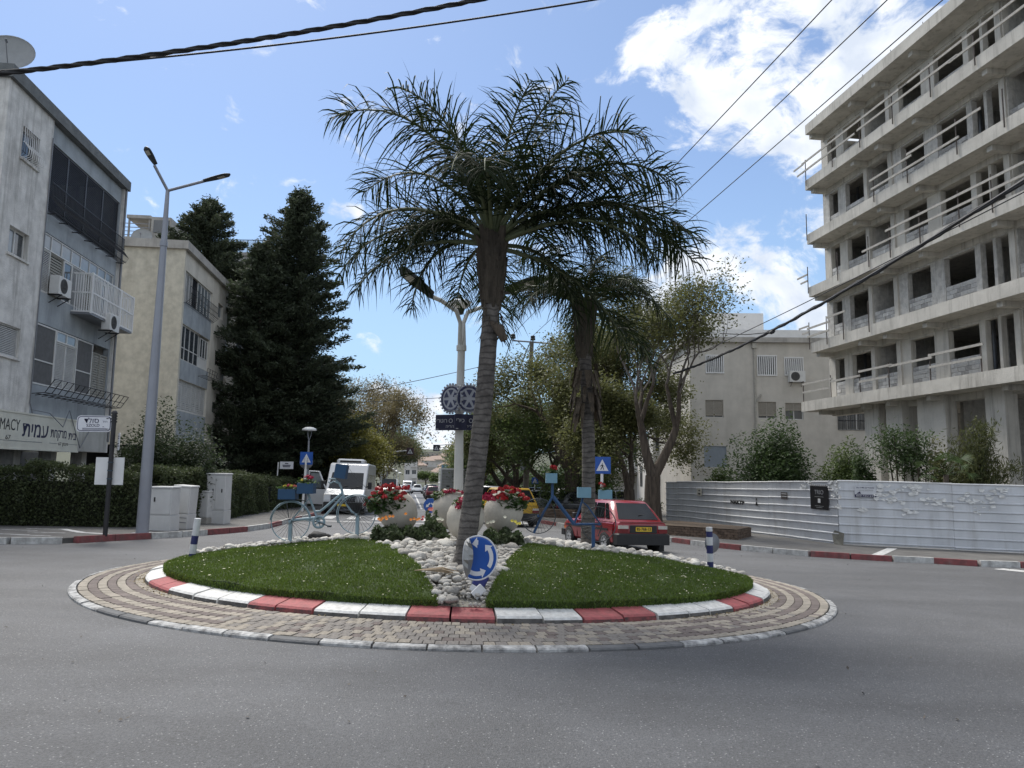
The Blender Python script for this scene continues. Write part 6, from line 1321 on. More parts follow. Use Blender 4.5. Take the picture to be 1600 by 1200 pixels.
for k in range(60):
    a = g_.uniform(0, 6.28); top = np.array([g_.normal(.0, .55), g_.normal(0, .4), g_.uniform(2.2, 4.5)]); mid = top*np.array([.35, .35, .7]); mb.tube([(g_.normal(0, .2), g_.normal(0, .2), -.2), tuple(mid), tuple(top), tuple(top+np.array([top[0]*.4, top[1]*.3, -.15]))], [.014, .011, .007, .003], 4, caps=False); m_ = 90; s = g_.uniform(.45, 1.1, (m_, 1)); C.append(mid+(top-mid)*(s-.4)*1.5+g_.normal(0, .13, (m_, 3))); d = g_.normal(0, .5, (m_, 3)); d[:, 2] -= .6; D.append(d)
mb.build('canes', M_stem, t); C = np.vstack(C); D = np.vstack(D); V, Q = leaf_quads(C, D, rdir(len(C)), np.full(len(C), .22), np.full(len(C), .035)); npmesh('foliage', V, Q, leafmat('bamboo_leaf', (.085, .095, .035)), t)
bush(behind(1480, 27), (1.0, .8, 2.9), 7000, .11, 'grey green shrub between the bamboo and the saplings', M_olive, 88)
def fan_palm(c, label):
    t = thing('fan_palm', label, 'palm', c); g = np.random.default_rng(4)
    for k in range(9):
        a = k*.75+.3; el = g.uniform(.0, .9); d = Vector((math.cos(a)*math.cos(el), -abs(math.sin(a))*math.cos(el)*.5, math.sin(el))); tip = d*.75; mb = MB(); mb.tube([(0, 0, 0), tuple(tip*.6+Vector((0, 0, .08))), tuple(tip)], .01, 4); f = mb; side = d.cross(Vector((0, 0, 1))).normalized(); up_ = side.cross(d)
        for j in range(15):
            q = (j-7)/7*1.25; e = tip+(d*math.cos(q)+side*math.sin(q))*.5-Vector((0, 0, .16+.1*abs(q))); m2 = (tip+e)/2+Vector((0, 0, .04)); s2 = (e-tip).cross(up_).normalized()*.016; f.add([tuple(tip), tuple(m2-s2), tuple(e), tuple(m2+s2)], [(0, 1, 2, 3)])
        f.build('fan_leaf', M_bush, t)
    mb = MB(); mb.tube([(0, 0, -2.2), (0, 0, .05)], .08, 8); mb.build('trunk', M_bark, t)
fan_palm(at(1478, 744, 23.9), 'small fan palm poking over the top of the hoarding')
# planter bed with a low brick wall behind the red car, and one farther left
M_brick = mat('dark_brick', (.15, .105, .075), .9, .35, 6, .4, 40, island=.3)
def brick_bed(pts, h_, label, green=None):
    P = [Vector(p) for p in pts]; base = Vector((P[0].x, P[0].y, float(gz(*P[0])))); t = thing('brick_planter', label, 'planter', base); mb = MB(); rows = int(h_/.085)
    for i in range(len(P)-1):
        a, b = P[i], P[i+1]; L_ = (b-a).length; d = (b-a)/L_; F_ = frame((a.x-base.x, a.y-base.y, 0), (d.x, d.y, 0), (-d.y, d.x, 0))
        for r_ in range(rows):
            x = 0 if r_ % 2 else -.11
            while x < L_-.02: zz = float(gz(*(a+d*max(x, 0))))-base.z+.1; mb.box(max(x, 0)+.005, min(x+.215, L_)-.005, random.uniform(-.008, .008), .1, zz+r_*.085+.005, zz+(r_+1)*.085-.005, 0, F_); x += .22
    tag(mb.build('bricks', M_brick, t), kind='stuff')
    mb = MB(); top = [(p.x-base.x, p.y-base.y, float(gz(*p))-base.z+.1+h_-.06) for p in P]; mb.poly(top); mb.build('earth', M_soil, t)
for k, (px, Y, e_, lab) in enumerate(((775, 100, 3.2, 'dark background shrubbery left of the utility pole'), (815, 98, 3.4, 'dark background shrubbery right of the utility pole'), (865, 92, 3.6, 'dark background shrubbery behind the black parked car'), (918, 88, 3.4, 'dark background shrubbery behind the rear palm'))): bush(on(px, Y), (4.4, 2.5, e_), 6000, .32, lab, M_bush, 190+k, name='background_shrub', clumps=30)
brick_bed([(4.6, 30.6), (5.6, 26.6), (7.6, 25.0), (8.9, 27.6), (7.0, 31.5), (4.6, 30.6)], .42, 'dark brick planter between the red car and the hoarding')
brick_bed([(.9, 44.5), (1.6, 39.5), (3.3, 38.6), (4.2, 43.5), (.9, 44.5)], .5, 'low dark brick planter around the thick tree left of the rear palm')
bush(on(1010, 36.5, .1), (1.0, .8, .9), 3500, .1, 'small bright green shrub between the tree trunks behind the red car', M_green, 89)
# ------------------------------------------------------------------ hoarding on the right
M_sheet = mat('painted_sheet', (.60, .615, .635), .45, .14, 1.3, .08, 8, metal=.15, stain=(1.6, .45, (.30, .285, .26)))
M_paper = mat('torn_paper', (.70, .70, .68), .85, .18, 9); M_black_p = mat('poster_black', (.012, .012, .013), .5, .2); M_ink = mat('print_grey', (.30, .30, .29), .7)
FA, FB_, FC = Vector((8.05, 38.5)), Vector((10.72, 24.35)), Vector((24.0, 20.55)); FH = 2.05
hd = thing('metal_hoarding', 'long white ribbed metal hoarding around the building site with torn posters', 'fence', (FB_.x, FB_.y, float(gz(FB_.x, FB_.y))+.1)); HB = hd.location.copy()
def fence_px(px, A, B):       # point of the line A-B below picture column px
    d = ray(px, 800)[:2]; n_ = B-A; den = d[0]*n_.y-d[1]*n_.x; s = (d[1]*A.x-d[0]*A.y)/den; return max(0, min(1, s))
def panels(A, B, ss, seed):
    rg = random.Random(seed); ss = sorted(ss)
    for s0, s1 in zip(ss[:-1], ss[1:]):
        a, b = A+(B-A)*s0, A+(B-A)*s1; L_ = (b-a).length; d = (b-a)/L_; za, zb = float(gz(*a))+.1-HB.z, float(gz(*b))+.1-HB.z; sh = Matrix(((d.x, -d.y, 0, a.x-HB.x), (d.y, d.x, 0, a.y-HB.y), ((zb-za)/L_, 0, 1, za), (0, 0, 0, 1)))
        prof = [(0, .03)]; nr = 7; pitch = (FH-.1)/nr
        for k in range(nr): z = .06+k*pitch; prof += [(0, z+.0), (-.035, z+.022), (-.035, z+.045), (0, z+.068)]
        prof += [(0, FH)]; nx = 5; vs = []; lift = rg.uniform(-.02, .02)
        for i in range(nx+1):
            x = .004+(L_-.008)*i/nx; bow = .018*math.sin(i/nx*PI)*rg.uniform(-1, 1)
            for y, z in prof: vs.append((x, y+bow*math.sin(z*2)+(.0 if z > .3 else rg.uniform(-.006, .006)), z+lift))
        k = len(prof); mb = MB(); mb.add(vs, [(i*k+j, (i+1)*k+j, (i+1)*k+j+1, i*k+j+1) for i in range(nx) for j in range(k-1)], 0, False, sh); o = mb.build('panel', M_sheet, hd); md = o.modifiers.new('thickness', 'SOLIDIFY'); md.thickness = .003
        mb = MB(); mb.box(-.02, .04, .02, .07, -.1, FH-.02, 0, sh); mb.build('post', M_grey_metal, hd)
        mb = MB(); mb.tube([(-.01, -.01, FH+.01+lift), (L_*.5, -.012, FH+.012+lift+rg.uniform(-.012, .012)), (L_+.01, -.01, FH+.01+lift)], .028, 6, M=sh); mb.build('cap_rail', M_white, hd)
        mb = MB(); mb.box(0, L_, -.03, .03, -.03, .03, 0, sh); mb.build('base_rail', M_dirtywhite, hd)
S1 = [0]+[fence_px(p, FA, FB_) for p in (1059, 1087, 1121, 1159, 1202, 1261)]+[1]; S2 = [0, fence_px(1489, FB_, FC), fence_px(1660, FB_, FC), fence_px(1850, FB_, FC), 1]
panels(FA, FB_, S1, 1); panels(FB_, FC, S2, 2)
def on_fence(px, py, A, B, out=.05):
    s = fence_px(px, A, B); p = A+(B-A)*s; d = (B-A).normalized(); nrm = Vector((d.y, -d.x)); q = Vector((p.x, p.y))+nrm*out; dist = q.y; z = at(px, py, dist).z; return Vector((q.x, q.y, z)), Matrix(((d.x, 0, nrm.x, q.x), (d.y, 0, nrm.y, q.y), (0, 1, 0, z), (0, 0, 0, 1)))
def poster(pxa, pxb, pya, pyb, A, B, m, label, name='poster', out=.055):
    p, Mx = on_fence((pxa+pxb)/2, (pya+pyb)/2, A, B, out); pa, _ = on_fence(pxa, (pya+pyb)/2, A, B, out); pb, _ = on_fence(pxb, (pya+pyb)/2, A, B, out); w_ = (pb-pa).length; h_ = at(pxa, pya, p.y).z-at(pxa, pyb, p.y).z; t = thing(name, label, 'poster', M=Mx); mb = MB(); n = 8; top = [(-w_/2+w_*i/n, h_/2*(1 if i % 2 else .95)) for i in range(n, -1, -1)]; mb.poly([(-w_/2, -h_/2, 0), (w_/2, -h_/2, 0)]+[(x, y, 0.004) for x, y in top]); mb.poly([(-w_/2, -h_/2, -.003), (w_/2, -h_/2, -.003)][::-1]+[(x, y, .001) for x, y in top][::-1]); mb.build('sheet', m, t); return t, w_, h_
t, w_, h_ = poster(1269, 1297, 758, 796, FA, FB_, M_black_p, 'black TRIO poster on the left wing of the hoarding')
T_ = lambda x, y: Matrix.Translation((x, y, .006))
text('lettering', 'TRIO', h_*.26, mat('poster_grey', (.33, .33, .33), .6), t, T_(0, h_*.2), width=w_*.5); mb = MB()
for y, k in ((.02, .5), (-.36, .5), (-.42, .34)): mb = MB(); mb.box(-w_*k/2, w_*k/2, h_*y-.008, h_*y+.008, .004, .006); mb.build('small_print', M_ink, t)
mb = MB(); mb.cbox(-w_*.07, w_*.07, -h_*.23, -h_*.06, .004, .008, .003); mb.build('picture', M_paper, t)
for k in range(9): rgk = random.Random(k); x = -w_/2+w_*(k+.3)/9; mb = MB(); mb.poly([(x, h_*.47, .012), (x+w_*.1, h_*.45, .02), (x+w_*.12, h_*.53, .05), (x+w_*.02, h_*.56, .03)]); mb.build('torn_shred', M_paper, t)
t, w_, h_ = poster(1336, 1370, 759, 777, FB_, FC, mat('bill_pale', (.55, .56, .58), .8, .1), 'pale bill with dark lettering and phone number on the right wing of the hoarding')
text('lettering', heb('מוכרים דירות'), h_*.2, M_navy, t, T_(0, h_*.32), width=w_*.8); text('lettering', heb('בטלפון עכשיו'), h_*.13, M_ink, t, T_(0, h_*.1), width=w_*.7)
mb = MB(); mb.box(-w_/2, w_/2, -h_/2, -h_*.26, .003, .005); mb.build('dark_strip', M_navy, t); text('lettering', '050-7251239', h_*.2, M_paper, t, T_(0, -h_*.38), width=w_*.86); mb = MB(); mb.poly([(-w_*.42, -h_*.2, .005), (-w_*.2, -h_*.2, .005), (-w_*.26, 0, .005)]); mb.build('roof_mark', M_navy, t)
t, w_, h_ = poster(1223, 1233, 769, 780, FA, FB_, mat('notice_brown', (.10, .085, .08), .7, .4, 30), 'small brown notice stuck on the hoarding left of the black poster')
for y in (.25, -.1): mb = MB(); mb.box(-w_*.4, w_*.4, h_*y-.01, h_*y+.01, .005, .007); mb.build('small_print', M_paper, t)
t, w_, h_ = poster(1091, 1099, 763, 775, FA, FB_, mat('notice_pale', (.5, .48, .42), .7, .2, 10), 'small yellowish notice near the left end of the hoarding'); mb = MB(); mb.box(-w_*.2, w_*.2, -h_*.3, -h_*.1, .005, .007); mb.box(-w_*.15, w_*.15, h_*.15, h_*.3, .005, .007); mb.build('figure', M_black_p, t)
p, Mx = on_fence(1154, 785, FA, FB_, .05); t = thing('graffiti', 'black sprayed NAKTP letters on the left wing of the hoarding', 'graffiti', M=Mx); text('lettering', 'NAKTP', .2, M_black_p, t, Matrix.Identity(4), width=1.2, bold=.012)
p, Mx = on_fence(1184, 786, FA, FB_, .05); t = thing('graffiti', 'small black stencil figure right of the sprayed letters', 'graffiti', M=Mx); mb = MB(); mb.poly([(-.09, -.1, 0), (.09, -.1, 0), (.06, .03, 0), (0, .08, 0), (-.05, .0, 0)]); mb.poly([(-.05, .1, 0), (.05, .1, 0), (.04, .19, 0), (-.02, .2, 0)]); mb.build('paint', M_black_p, t)
# remains of torn bills
rg = random.Random(12)
def shreds(pxs, A, B, label):
    px, py = pxs[0]; p, Mx = on_fence(px, py, A, B, .045); t = thing('torn_paper', label, 'paper scraps', M=Mx); Mi = Mx.inverted()
    for (px, py) in pxs:
        q, _ = on_fence(px, py, A, B, .045); c = Mi @ q
        for k in range(5):
            s = rg.uniform(.025, .10); n = rg.randint(5, 8); cx, cy = c.x+rg.uniform(-.22, .22), c.y+rg.uniform(-.10, .10); pts = [(cx+s*rg.uniform(.4, 1.2)*math.cos(a*6.28/n)*1.5, cy+s*rg.uniform(.3, 1.0)*math.sin(a*6.28/n), rg.uniform(.0, .035)) for a in range(n)]; mb = MB(); ce = (cx, cy, .008); mb.add([ce]+pts, [(0, 1+a, 1+(a+1) % n) for a in range(n)]); mb.build('scrap', M_paper, t)
shreds([(1304, 757), (1312, 760), (1318, 764), (1308, 755), (1320, 772), (1316, 776), (1311, 790), (1265, 757), (1258, 760)], FA, FB_, 'torn paper scraps around the black poster')
shreds([(1383, 760), (1388, 765), (1392, 770), (1378, 774), (1385, 778), (1402, 782), (1421, 764), (1425, 770), (1345, 796), (1352, 794), (1420, 800), (1442, 762)], FB_, FC, 'torn paper remains right of the pale bill')
shreds([(1505, 775), (1515, 780), (1525, 783), (1545, 770), (1560, 775), (1540, 788), (1535, 799), (1575, 768), (1450, 783), (1465, 785), (1480, 787)], FB_, FC, 'torn paper remains on the right end of the hoarding')
p, Mx = on_fence(1320, 842, FA, FB_, .03); t = thing('bent_sheet_corner', 'bent up lower corner of the hoarding sheet at its angle', 'sheet metal', M=Mx); mb = MB(); mb.add([(-.35, .12, .0), (-.1, -.25, .10), (.28, -.22, .05), (.3, .2, .0)], [(0, 1, 2, 3)]); mb.add([(-.35, .12, .0), (-.2, .26, .0), (.3, .2, .0)], [(0, 2, 1)]); mb.build('sheet', mat('rust_grey_sheet', (.17, .165, .14), .6, .4, 5), t)

# ------------------------------------------------------------------ street furniture on the left
M_galv = mat('galvanised_blue_grey', (.27, .285, .32), .45, .12, 1.5, metal=.25)
b = gp(222, 833, .12); t = thing('street_lamp', 'tall grey street lamp with two dark heads beside the left hedge', 'street lamp', b); tp = at(262, 298, b.y)-b
mb = MB(); mb.tube([(0, 0, -.2), tuple(tp*.33), tuple(tp*.82), tuple(tp)], [.16, .135, .085, .05], 10); mb.build('pole', M_galv, t); mb = MB(); mb.tube([tuple(tp*.83), tuple(tp*.845)], .1, 10); mb.build('collar', M_galv, t)
mb = MB(); mb.box(-.2, .2, -.2, .2, -.02, .015); mb.build('base_plate', M_galv, t)
for tipx, h0, h1, dy in (((241, 258), (243, 257), (231, 236), -.4), ((319, 283), (319, 283), (353, 274), -.2)):
    e = at(*tipx, b.y+dy)-b; mb = MB(); mb.tube([tuple(tp), tuple(e)], .04, 8); mb.build('arm', M_galv, t); p0, p1 = at(*h0, b.y+dy)-b, at(*h1, b.y+dy*1.6)-b; head(t, p0, p1-p0, (p1-p0).length+.12, .26)
b = gp(164, 838, .12); t = thing('street_name_sign', 'black post carrying the white SZOLD street name sign', 'street sign', b); H_ = at(179, 646, b.y).z-b.z; lx = at(179, 646, b.y).x-b.x
mb = MB(); mb.tube([(0, 0, 0), (lx, 0, H_)], .055, 10); mb.build('post', M_black, t)
for k in range(4): mb = MB(); mb.tube([(lx, 0, H_-.22+k*.07), (lx, 0, H_-.19+k*.07)], .075, 10); mb.build('post_ring', M_black, t)
mb = MB(); mb.lathe([(.07, 0), (.05, .06), (0, .09)], 10, 0, Matrix.Translation((lx, 0, H_))); mb.build('finial', M_black, t)
c = at(147, 662, b.y-.02)-b; w_, h_ = .86, .40; FX = Matrix(((1, 0, 0, c.x), (0, 0, -1, c.y), (0, 1, 0, c.z), (0, 0, 0, 1)))
def rrect(w_, h_, r): return [(sx*(w_/2-r)+r*math.cos(a), sy*(h_/2-r)+r*math.sin(a)) for sx, sy, a0 in ((1, 1, 0), (-1, 1, 90), (-1, -1, 180), (1, -1, 270)) for a in [R(a0+q) for q in (0, 22, 45, 67, 90)]]
def plate(parent, w_, h_, r, z0, z1, m, name, Mx):
    mb = MB(); P = rrect(w_, h_, r); k = len(P); mb.add([(x, y, z0) for x, y in P]+[(x, y, z1) for x, y in P], [tuple(range(k-1, -1, -1)), tuple(range(k, 2*k))]+[(i, (i+1) % k, k+(i+1) % k, k+i) for i in range(k)], 0, False, Mx); return mb.build(name, m, parent)
plate(t, w_, h_, .09, -.02, .0, M_sign_white, 'board', FX); plate(t, w_-.04, h_-.04, .08, 0, .003, M_navy, 'border', FX); plate(t, w_-.075, h_-.075, .07, .003, .005, M_sign_white, 'board_face', FX)
tx = lambda x, y: FX @ Matrix.Translation((x, y, .006)); text('lettering', heb('סולד'), .17, M_navy, t, tx(-.06, .07), width=.36, bold=.001); text('lettering', heb("רח'"), .07, M_navy, t, tx(.27, .05), width=.11); text('lettering', 'SZOLD', .10, M_navy, t, tx(-.02, -.045), width=.32, bold=.001); text('lettering', 'st.', .05, M_navy, t, tx(.24, -.07))
for y in (-.115, -.14): mb = MB(); mb.box(-.28, .3, y-.006, y+.006, .005, .007, 0, FX); mb.build('small_print', M_navy, t)
mb = MB(); mb.tube([(c.x+.3, c.y, c.z+.13), (lx, 0, c.z+.13)], .015, 6); mb.tube([(c.x+.3, c.y, c.z-.13), (lx, 0, c.z-.13)], .015, 6); mb.build('bracket', M_black, t)
c2 = at(184, 690, b.y-.05)-b; a_ = R(-70); F2 = Matrix(((math.cos(R(-55)), 0, math.sin(R(-55)), c2.x+.02), (math.sin(R(-55)), 0, -math.cos(R(-55)), c2.y), (0, 1, 0, c2.z), (0, 0, 0, 1)))
plate(t, .30, .42, .03, -.01, 0, M_sign_white, 'side_board', F2)
for y in (.13, .08, -.05, -.11): mb = MB(); mb.box(-.1, .1, y-.012, y+.012, .001, .003, 0, F2); mb.build('small_print', M_navy, t)
c3 = at(171, 736, b.y+.07)-b; mb = MB(); w3_ = at(193, 736, b.y).x-at(149, 736, b.y).x; h3_ = at(171, 715, b.y).z-at(171, 758, b.y).z; mb.box(c3.x-w3_/2, c3.x+w3_/2, .06, .09, c3.z-h3_/2, c3.z+h3_/2); mb.build('blank_panel', M_white, t)
for dz in (-.2, 0, .2): mb = MB(); mb.tube([(lx*.5+c3.x*.02, -.0, c3.z+dz), (lx*.5, .0, c3.z+dz+.03)], .064, 10); mb.build('clamp', mat('clamp_blue', (.03, .06, .09), .5), t)
# service cabinets
M_cab = mat('cabinet_white', (.55, .55, .54), .6, .1, 2.5, .1, stain=(1.5, .3, (.3, .28, .25)))
def cabinet(px0, px1, pyt, pyb, label, dep=.45, doors=1, base=.28, rz=-.1, lean=0, vent=False, top_slope=0, basemat=None, dY=0):
    a = gp((px0+px1)/2, pyb, .12); w_ = (px1-px0)/FPX*a.y*.97; h_ = (pyb-pyt)/FPX*a.y; t = thing('service_cabinet', label, 'cabinet', a+Vector((0, dY, 0)), rz, 'white service cabinets before the hedge'); t.rotation_euler = (0, lean, rz); hb = h_*base
    mb = MB(); mb.cbox(-w_/2-.01, w_/2+.01, -.012, dep+.01, -.1, hb-.012, .01); mb.build('plinth', basemat or M_cab, t); mb = MB(); mb.cbox(-w_/2, w_/2, 0, dep, hb, h_-.03, .012); mb.build('housing', M_cab, t); mb = MB(); mb.cbox(-w_/2-.02, w_/2+.02, -.03, dep+.02, h_-.028, h_+.02, .015); mb.build('lid', M_cab, t); dw = (w_-.05)/doors
    for k in range(doors):
        x0 = -w_/2+.025+k*dw; mb = MB(); mb.box(x0+.006, x0+dw-.006, -.014, -.001, hb+.03, h_-.06); o = mb.build('door', M_cab, t); mb = MB(); hx = x0+(.12 if k == 0 and doors == 1 else dw-.1); mb.box(hx, hx+.035, -.03, -.0145, (hb+h_)/2-.02, (hb+h_)/2+.1); mb.build('handle', M_black, o)
    if vent:
        for k in range(2): mb = MB(); z = hb*(.4+.3*k); mb.box(-w_/2+.03, w_/2-.03, -.02, -.0125, z, z+.02); mb.build('vent_slot', M_grey_metal, t)
    return t
cabinet(229, 266, 763, 829, 'low white cabinet half hidden by the tall lamp pole', base=.36); cabinet(264, 292, 761, 826, 'slightly tilted white cabinet with vent slots right of the lamp pole', base=.36, lean=.06, vent=True)
cabinet(299, 324, 769, 818, 'smallest white cabinet standing on a rough stone base', base=.18, basemat=M_conc); cabinet(318, 350, 742, 818, 'tallest white cabinet with two narrow doors at the end of the hedge', doors=2, base=.27)
b = gp(475, 802, .12); 
def ped_board(parent, Mx, s, back=None):
    mb = MB(); mb.box(-s/2, s/2, -s/2, s/2, -.012, 0, 0, Mx); mb.build('board', back or M_blue_sign, parent); mb = MB(); mb.poly([(-s*.36, -s*.33, .003), (s*.36, -s*.33, .003), (0, s*.36, .003)], 0, Mx); mb.build('white_triangle', M_sign_white, parent)
    mb = MB(); z = .005; k = s*.36
    for P in ([(-.05, .30), (.05, .30), (.07, .42), (-.07, .42)], [(-.14, .22), (.1, .25), (.12, -.1), (-.1, -.12)], [(-.1, -.1), (.03, -.12), (-.2, -.62), (-.34, -.6)], [(.0, -.12), (.12, -.1), (.28, -.58), (.16, -.62)], [(.1, .2), (.16, .16), (.34, -.06), (.28, -.12)], [(-.14, .2), (-.08, .08), (-.36, -.12), (-.4, -.04)]): mb.poly([(x*k, (y-.12)*k, z) for x, y in P], 0, Mx)
    mb.build('walking_figure', M_black_p, parent)
def sign_post(c, base, s, label, cat='road sign', rz=0, extra=None, r=.035, front=True):
    t = thing('crossing_sign', label, cat, base); mb = MB(); mb.tube([(0, .02, -.2), (c.x-base.x, .02, c.z-base.z+(s*.3 if front else s*.5))], r, 8); mb.build('post', M_galv if not front else M_white, t); p = c-base; ca, sa = math.cos(rz), math.sin(rz); Mx = Matrix(((ca, 0, sa, p.x), (sa, 0, -ca, p.y-.03), (0, 1, 0, p.z), (0, 0, 0, 1))); ped_board(t, Mx, s); return t, Mx
Yc = 36.5; bb = on(477, Yc, .12); c = at(479, 716, Yc); t, Mx = sign_post(c, bb, .62, 'blue pedestrian crossing sign with a round grey plate below it at the left kerb', r=.06)
mb = MB(); mb.lathe([(0, 0), (.33, 0), (.33, -.01), (0, -.01)], 24, 0, Mx @ Matrix.Translation((0, -.2, -.02))); mb.build('round_plate', M_grey_metal, t)
mb = MB(); P0 = [( -.03, .0, .012), (.03, .0, .012), (.03, .34, .012), (-.03, .34, .012)]; mb.tube([tuple(Mx @ Vector((0, -.33, .06))), tuple(Mx @ Vector((0, .12, .06)))], .05, 8); mb.build('front_tube', M_white, t)
Yc = 26.5; bb = on(941, Yc, .12); c = at(941, 727, Yc); sign_post(c, bb, .6, 'blue pedestrian crossing sign above the red car roof', r=.05)
Yc = 56; c = at(836, 751, Yc); t, Mx = sign_post(c, on(836, Yc, .1), .5, 'small blue parking sign under the trees behind the dark bicycle')
def lamp_mushroom(px, pyt, Y, label):
    b = on(px, Y, .1); H_ = at(px, pyt, Y).z-b.z; t = thing('mushroom_lamp', label, 'street lamp', b, 0, 'mushroom lamps along the left pavement'); mb = MB(); mb.tube([(0, 0, -.2), (0, 0, H_-.75)], [.07, .05], 8); mb.build('pole', M_galv, t); mb = MB(); mb.lathe([(.16, H_-.22), (.40, H_-.2), (.36, H_-.1), (.2, H_-.02), (0, H_)], 20); mb.build('lamp_shade', M_white, t); mb = MB()
    for a in range(3): q = a*2.09; mb.tube([(0, 0, H_-.77), (.11*math.cos(q), .11*math.sin(q), H_-.45), (.13*math.cos(q), .13*math.sin(q), H_-.2)], .018, 5)
    mb.build('stem', M_galv, t)
for px, py, Y, lab in ((483, 667, 40, 'mushroom lamp behind the left crossing sign'), (545, 697, 54, 'mushroom lamp over the white minibus roof'), (579, 714, 70, 'mushroom lamp just right of the minibus'), (607, 728, 88, 'mushroom lamp right of the arm carrying the crossing sign'), (618, 732, 105, 'fourth mushroom lamp from the minibus'), (622, 735, 125, 'fifth and farthest visible mushroom lamp'), (627, 738, 150, 'tiny last mushroom lamp before the white distant block')): lamp_mushroom(px, py, Y, lab)
Yc = 41; b = on(435, Yc, .12); c = at(448, 727, Yc); t = thing('direction_sign', 'small white lettered sign on a thin post before the dark cypress', 'street sign', b); mb = MB(); mb.tube([(0, 0, -.2), (at(435, 722, Yc)-b)[:]], .035, 6); mb.build('post', M_white, t); w_ = .74; p = c-b; mb = MB(); mb.box(p.x-w_/2, p.x+w_/2, -.03, 0, p.z-.2, p.z+.2); mb.build('board', M_sign_white, t)
for y, k in ((.1, .25), (.0, .6), (-.08, .55)): mb = MB(); mb.box(p.x-w_*k/2, p.x+w_*k/2, -.034, -.031, p.z+y-.025, p.z+y+.025); mb.build('small_print', M_navy, t)
# overhead crossing signs on an arm
Yc = 62; b = on(596, Yc, .1); t = thing('overhead_crossing_sign', 'white arm with a hanging crossing sign on the left side of the street', 'road sign', b); mb = MB(); tp = at(599, 712, Yc)-b; e = at(636, 704, Yc)-b; mb.tube([(0, 0, -.2), tuple(tp), tuple(tp+Vector((.15, 0, .25))), tuple(e)], [.09, .08, .07, .05], 8); mb.build('arm', M_white, t); p = at(641, 705, Yc)-b; ped_board(t, Matrix(((1, 0, 0, p.x), (0, 0, -1, p.y-.05), (0, 1, 0, p.z), (0, 0, 0, 1))), .6, mat('sign_maroon', (.08, .045, .06), .6, .2))
Yc = 62; c = at(682, 700, Yc); t = thing('overhead_crossing_sign', 'crossing sign hanging from a thin arm right of the street axis', 'road sign', on(752, Yc, .1)); b = t.location; p = c-b; ped_board(t, Matrix(((1, 0, 0, p.x), (0, 0, -1, p.y-.05), (0, 1, 0, p.z), (0, 0, 0, 1))), .55, mat('sign_grey_blue', (.05, .055, .075), .6, .2)); mb = MB(); mb.tube([(0, 0, -.2), (0, 0, p.z+.5), tuple(p+Vector((.3, .02, .25))), tuple(p+Vector((0, .02, .2)))], .045, 6); mb.build('arm', M_white, t)

# ------------------------------------------------------------------ utility poles and wires
Yu = 50; b = on(822, Yu, .1); M_pole = mat('weathered_pole', (.15, .135, .115), .95, .3, 4, .4, streak=True); t = thing('utility_pole', 'wooden utility pole with crossarm and three insulators above the right tree row', 'utility pole', b); tp = at(831, 536, Yu)-b; mb = MB(); mb.tube([(0, 0, -.3), tuple(tp)], [.22, .14], 10); mb.build('pole', M_pole, t); aL, aR = at(801, 532, Yu)-b, at(863, 537, Yu)-b; mb = MB(); mb.tube([tuple(aL), tuple(aR)], .06, 6); mb.build('crossarm', M_grey_metal, t); mid = at(829, 553, Yu)-b; ins = []
for f in (.28, .72): mb = MB(); mb.tube([tuple(mid), tuple(aL+(aR-aL)*(.12 if f < .5 else .88))], .035, 6); mb.build('brace', M_grey_metal, t)
for f in (.01, .51, .99): p = aL+(aR-aL)*f; mb = MB(); mb.lathe([(.03, 0), (.05, .12), (.17, .14), (.17, .26), (.1, .28), (.16, .31), (.16, .42), (.08, .46), (0, .47)], 12, 0, Matrix.Translation(p)); mb.build('insulator', M_black, t); ins.append(b+p+Vector((0, 0, .45)))
mb = MB(); q = at(819, 735, Yu)-b; mb.tube([tuple(q), tuple(q+Vector((0, 0, .7)))], .26, 10); mb.build('pole_band', M_galv, t)
for px, Y, hh, lab in ((732, 130, 685, 'far utility pole left of the yellow green trees'), (716, 165, 690, 'farther thin utility pole above the truck'), (697, 210, 698, 'farthest small utility pole at the street end')):
    b = on(px, Y); H_ = at(px, hh, Y).z-b.z; t = thing('utility_pole', lab, 'utility pole', b); mb = MB(); mb.tube([(0, 0, -.3), (0, 0, H_)], [.2, .12], 6); mb.build('pole', M_pole, t)
    for dz in (.3, 1.5): mb = MB(); mb.tube([(-1.6, 0, H_-dz), (1.6, 0, H_-dz)], .08, 5); mb.build('crossarm', M_pole, t)
    for x in (-1.5, 0, 1.5): mb = MB(); mb.tube([(x, 0, H_-.3), (x, 0, H_+.25)], .12, 6); mb.build('insulator', M_black, t)
    mb = MB(); mb.box(.3, 1.2, -.3, .3, H_-3.2, H_-1.9); mb.build('transformer', M_black, t)
def wire(P0, P1, r, sag, label, n=24, extra=None, name='overhead_wire', group=None):
    P0, P1 = Vector(P0), Vector(P1); pts = [P0+(P1-P0)*(i/n)-Vector((0, 0, 4*sag*(i/n)*(1-i/n))) for i in range(n+1)]; mb = MB(); mb.tube([tuple(p) for p in pts], r, 6)
    if extra:
        for k in range(extra):
            Q_ = [];
            for i, p in enumerate(pts): a = i*1.1+k*2.1; Q_.append(tuple(p+Vector((0, math.cos(a), math.sin(a)))*r*1.1))
            mb.tube(Q_, r*.75, 5)
    return tag(mb.build(name, M_wire), label, 'wire', group)
for (pxe, pye, lab), p in zip(((1285, 0, 'leftmost'), (1370, 0, 'middle'), (1455, 0, 'rightmost')), ins): e = at(pxe, pye, 17.0); d = (e-p); wire(p, p+d*1.9, .016, .25, 'thin power line rising to the upper right, %s of three' % lab)
for px, p in zip((735, 748, 762), ins): wire(p, at(px, 705, 125), .03, .6, 'thin power line running away down the street, %s of three' % {735: 'left', 748: 'middle', 762: 'right'}[px])
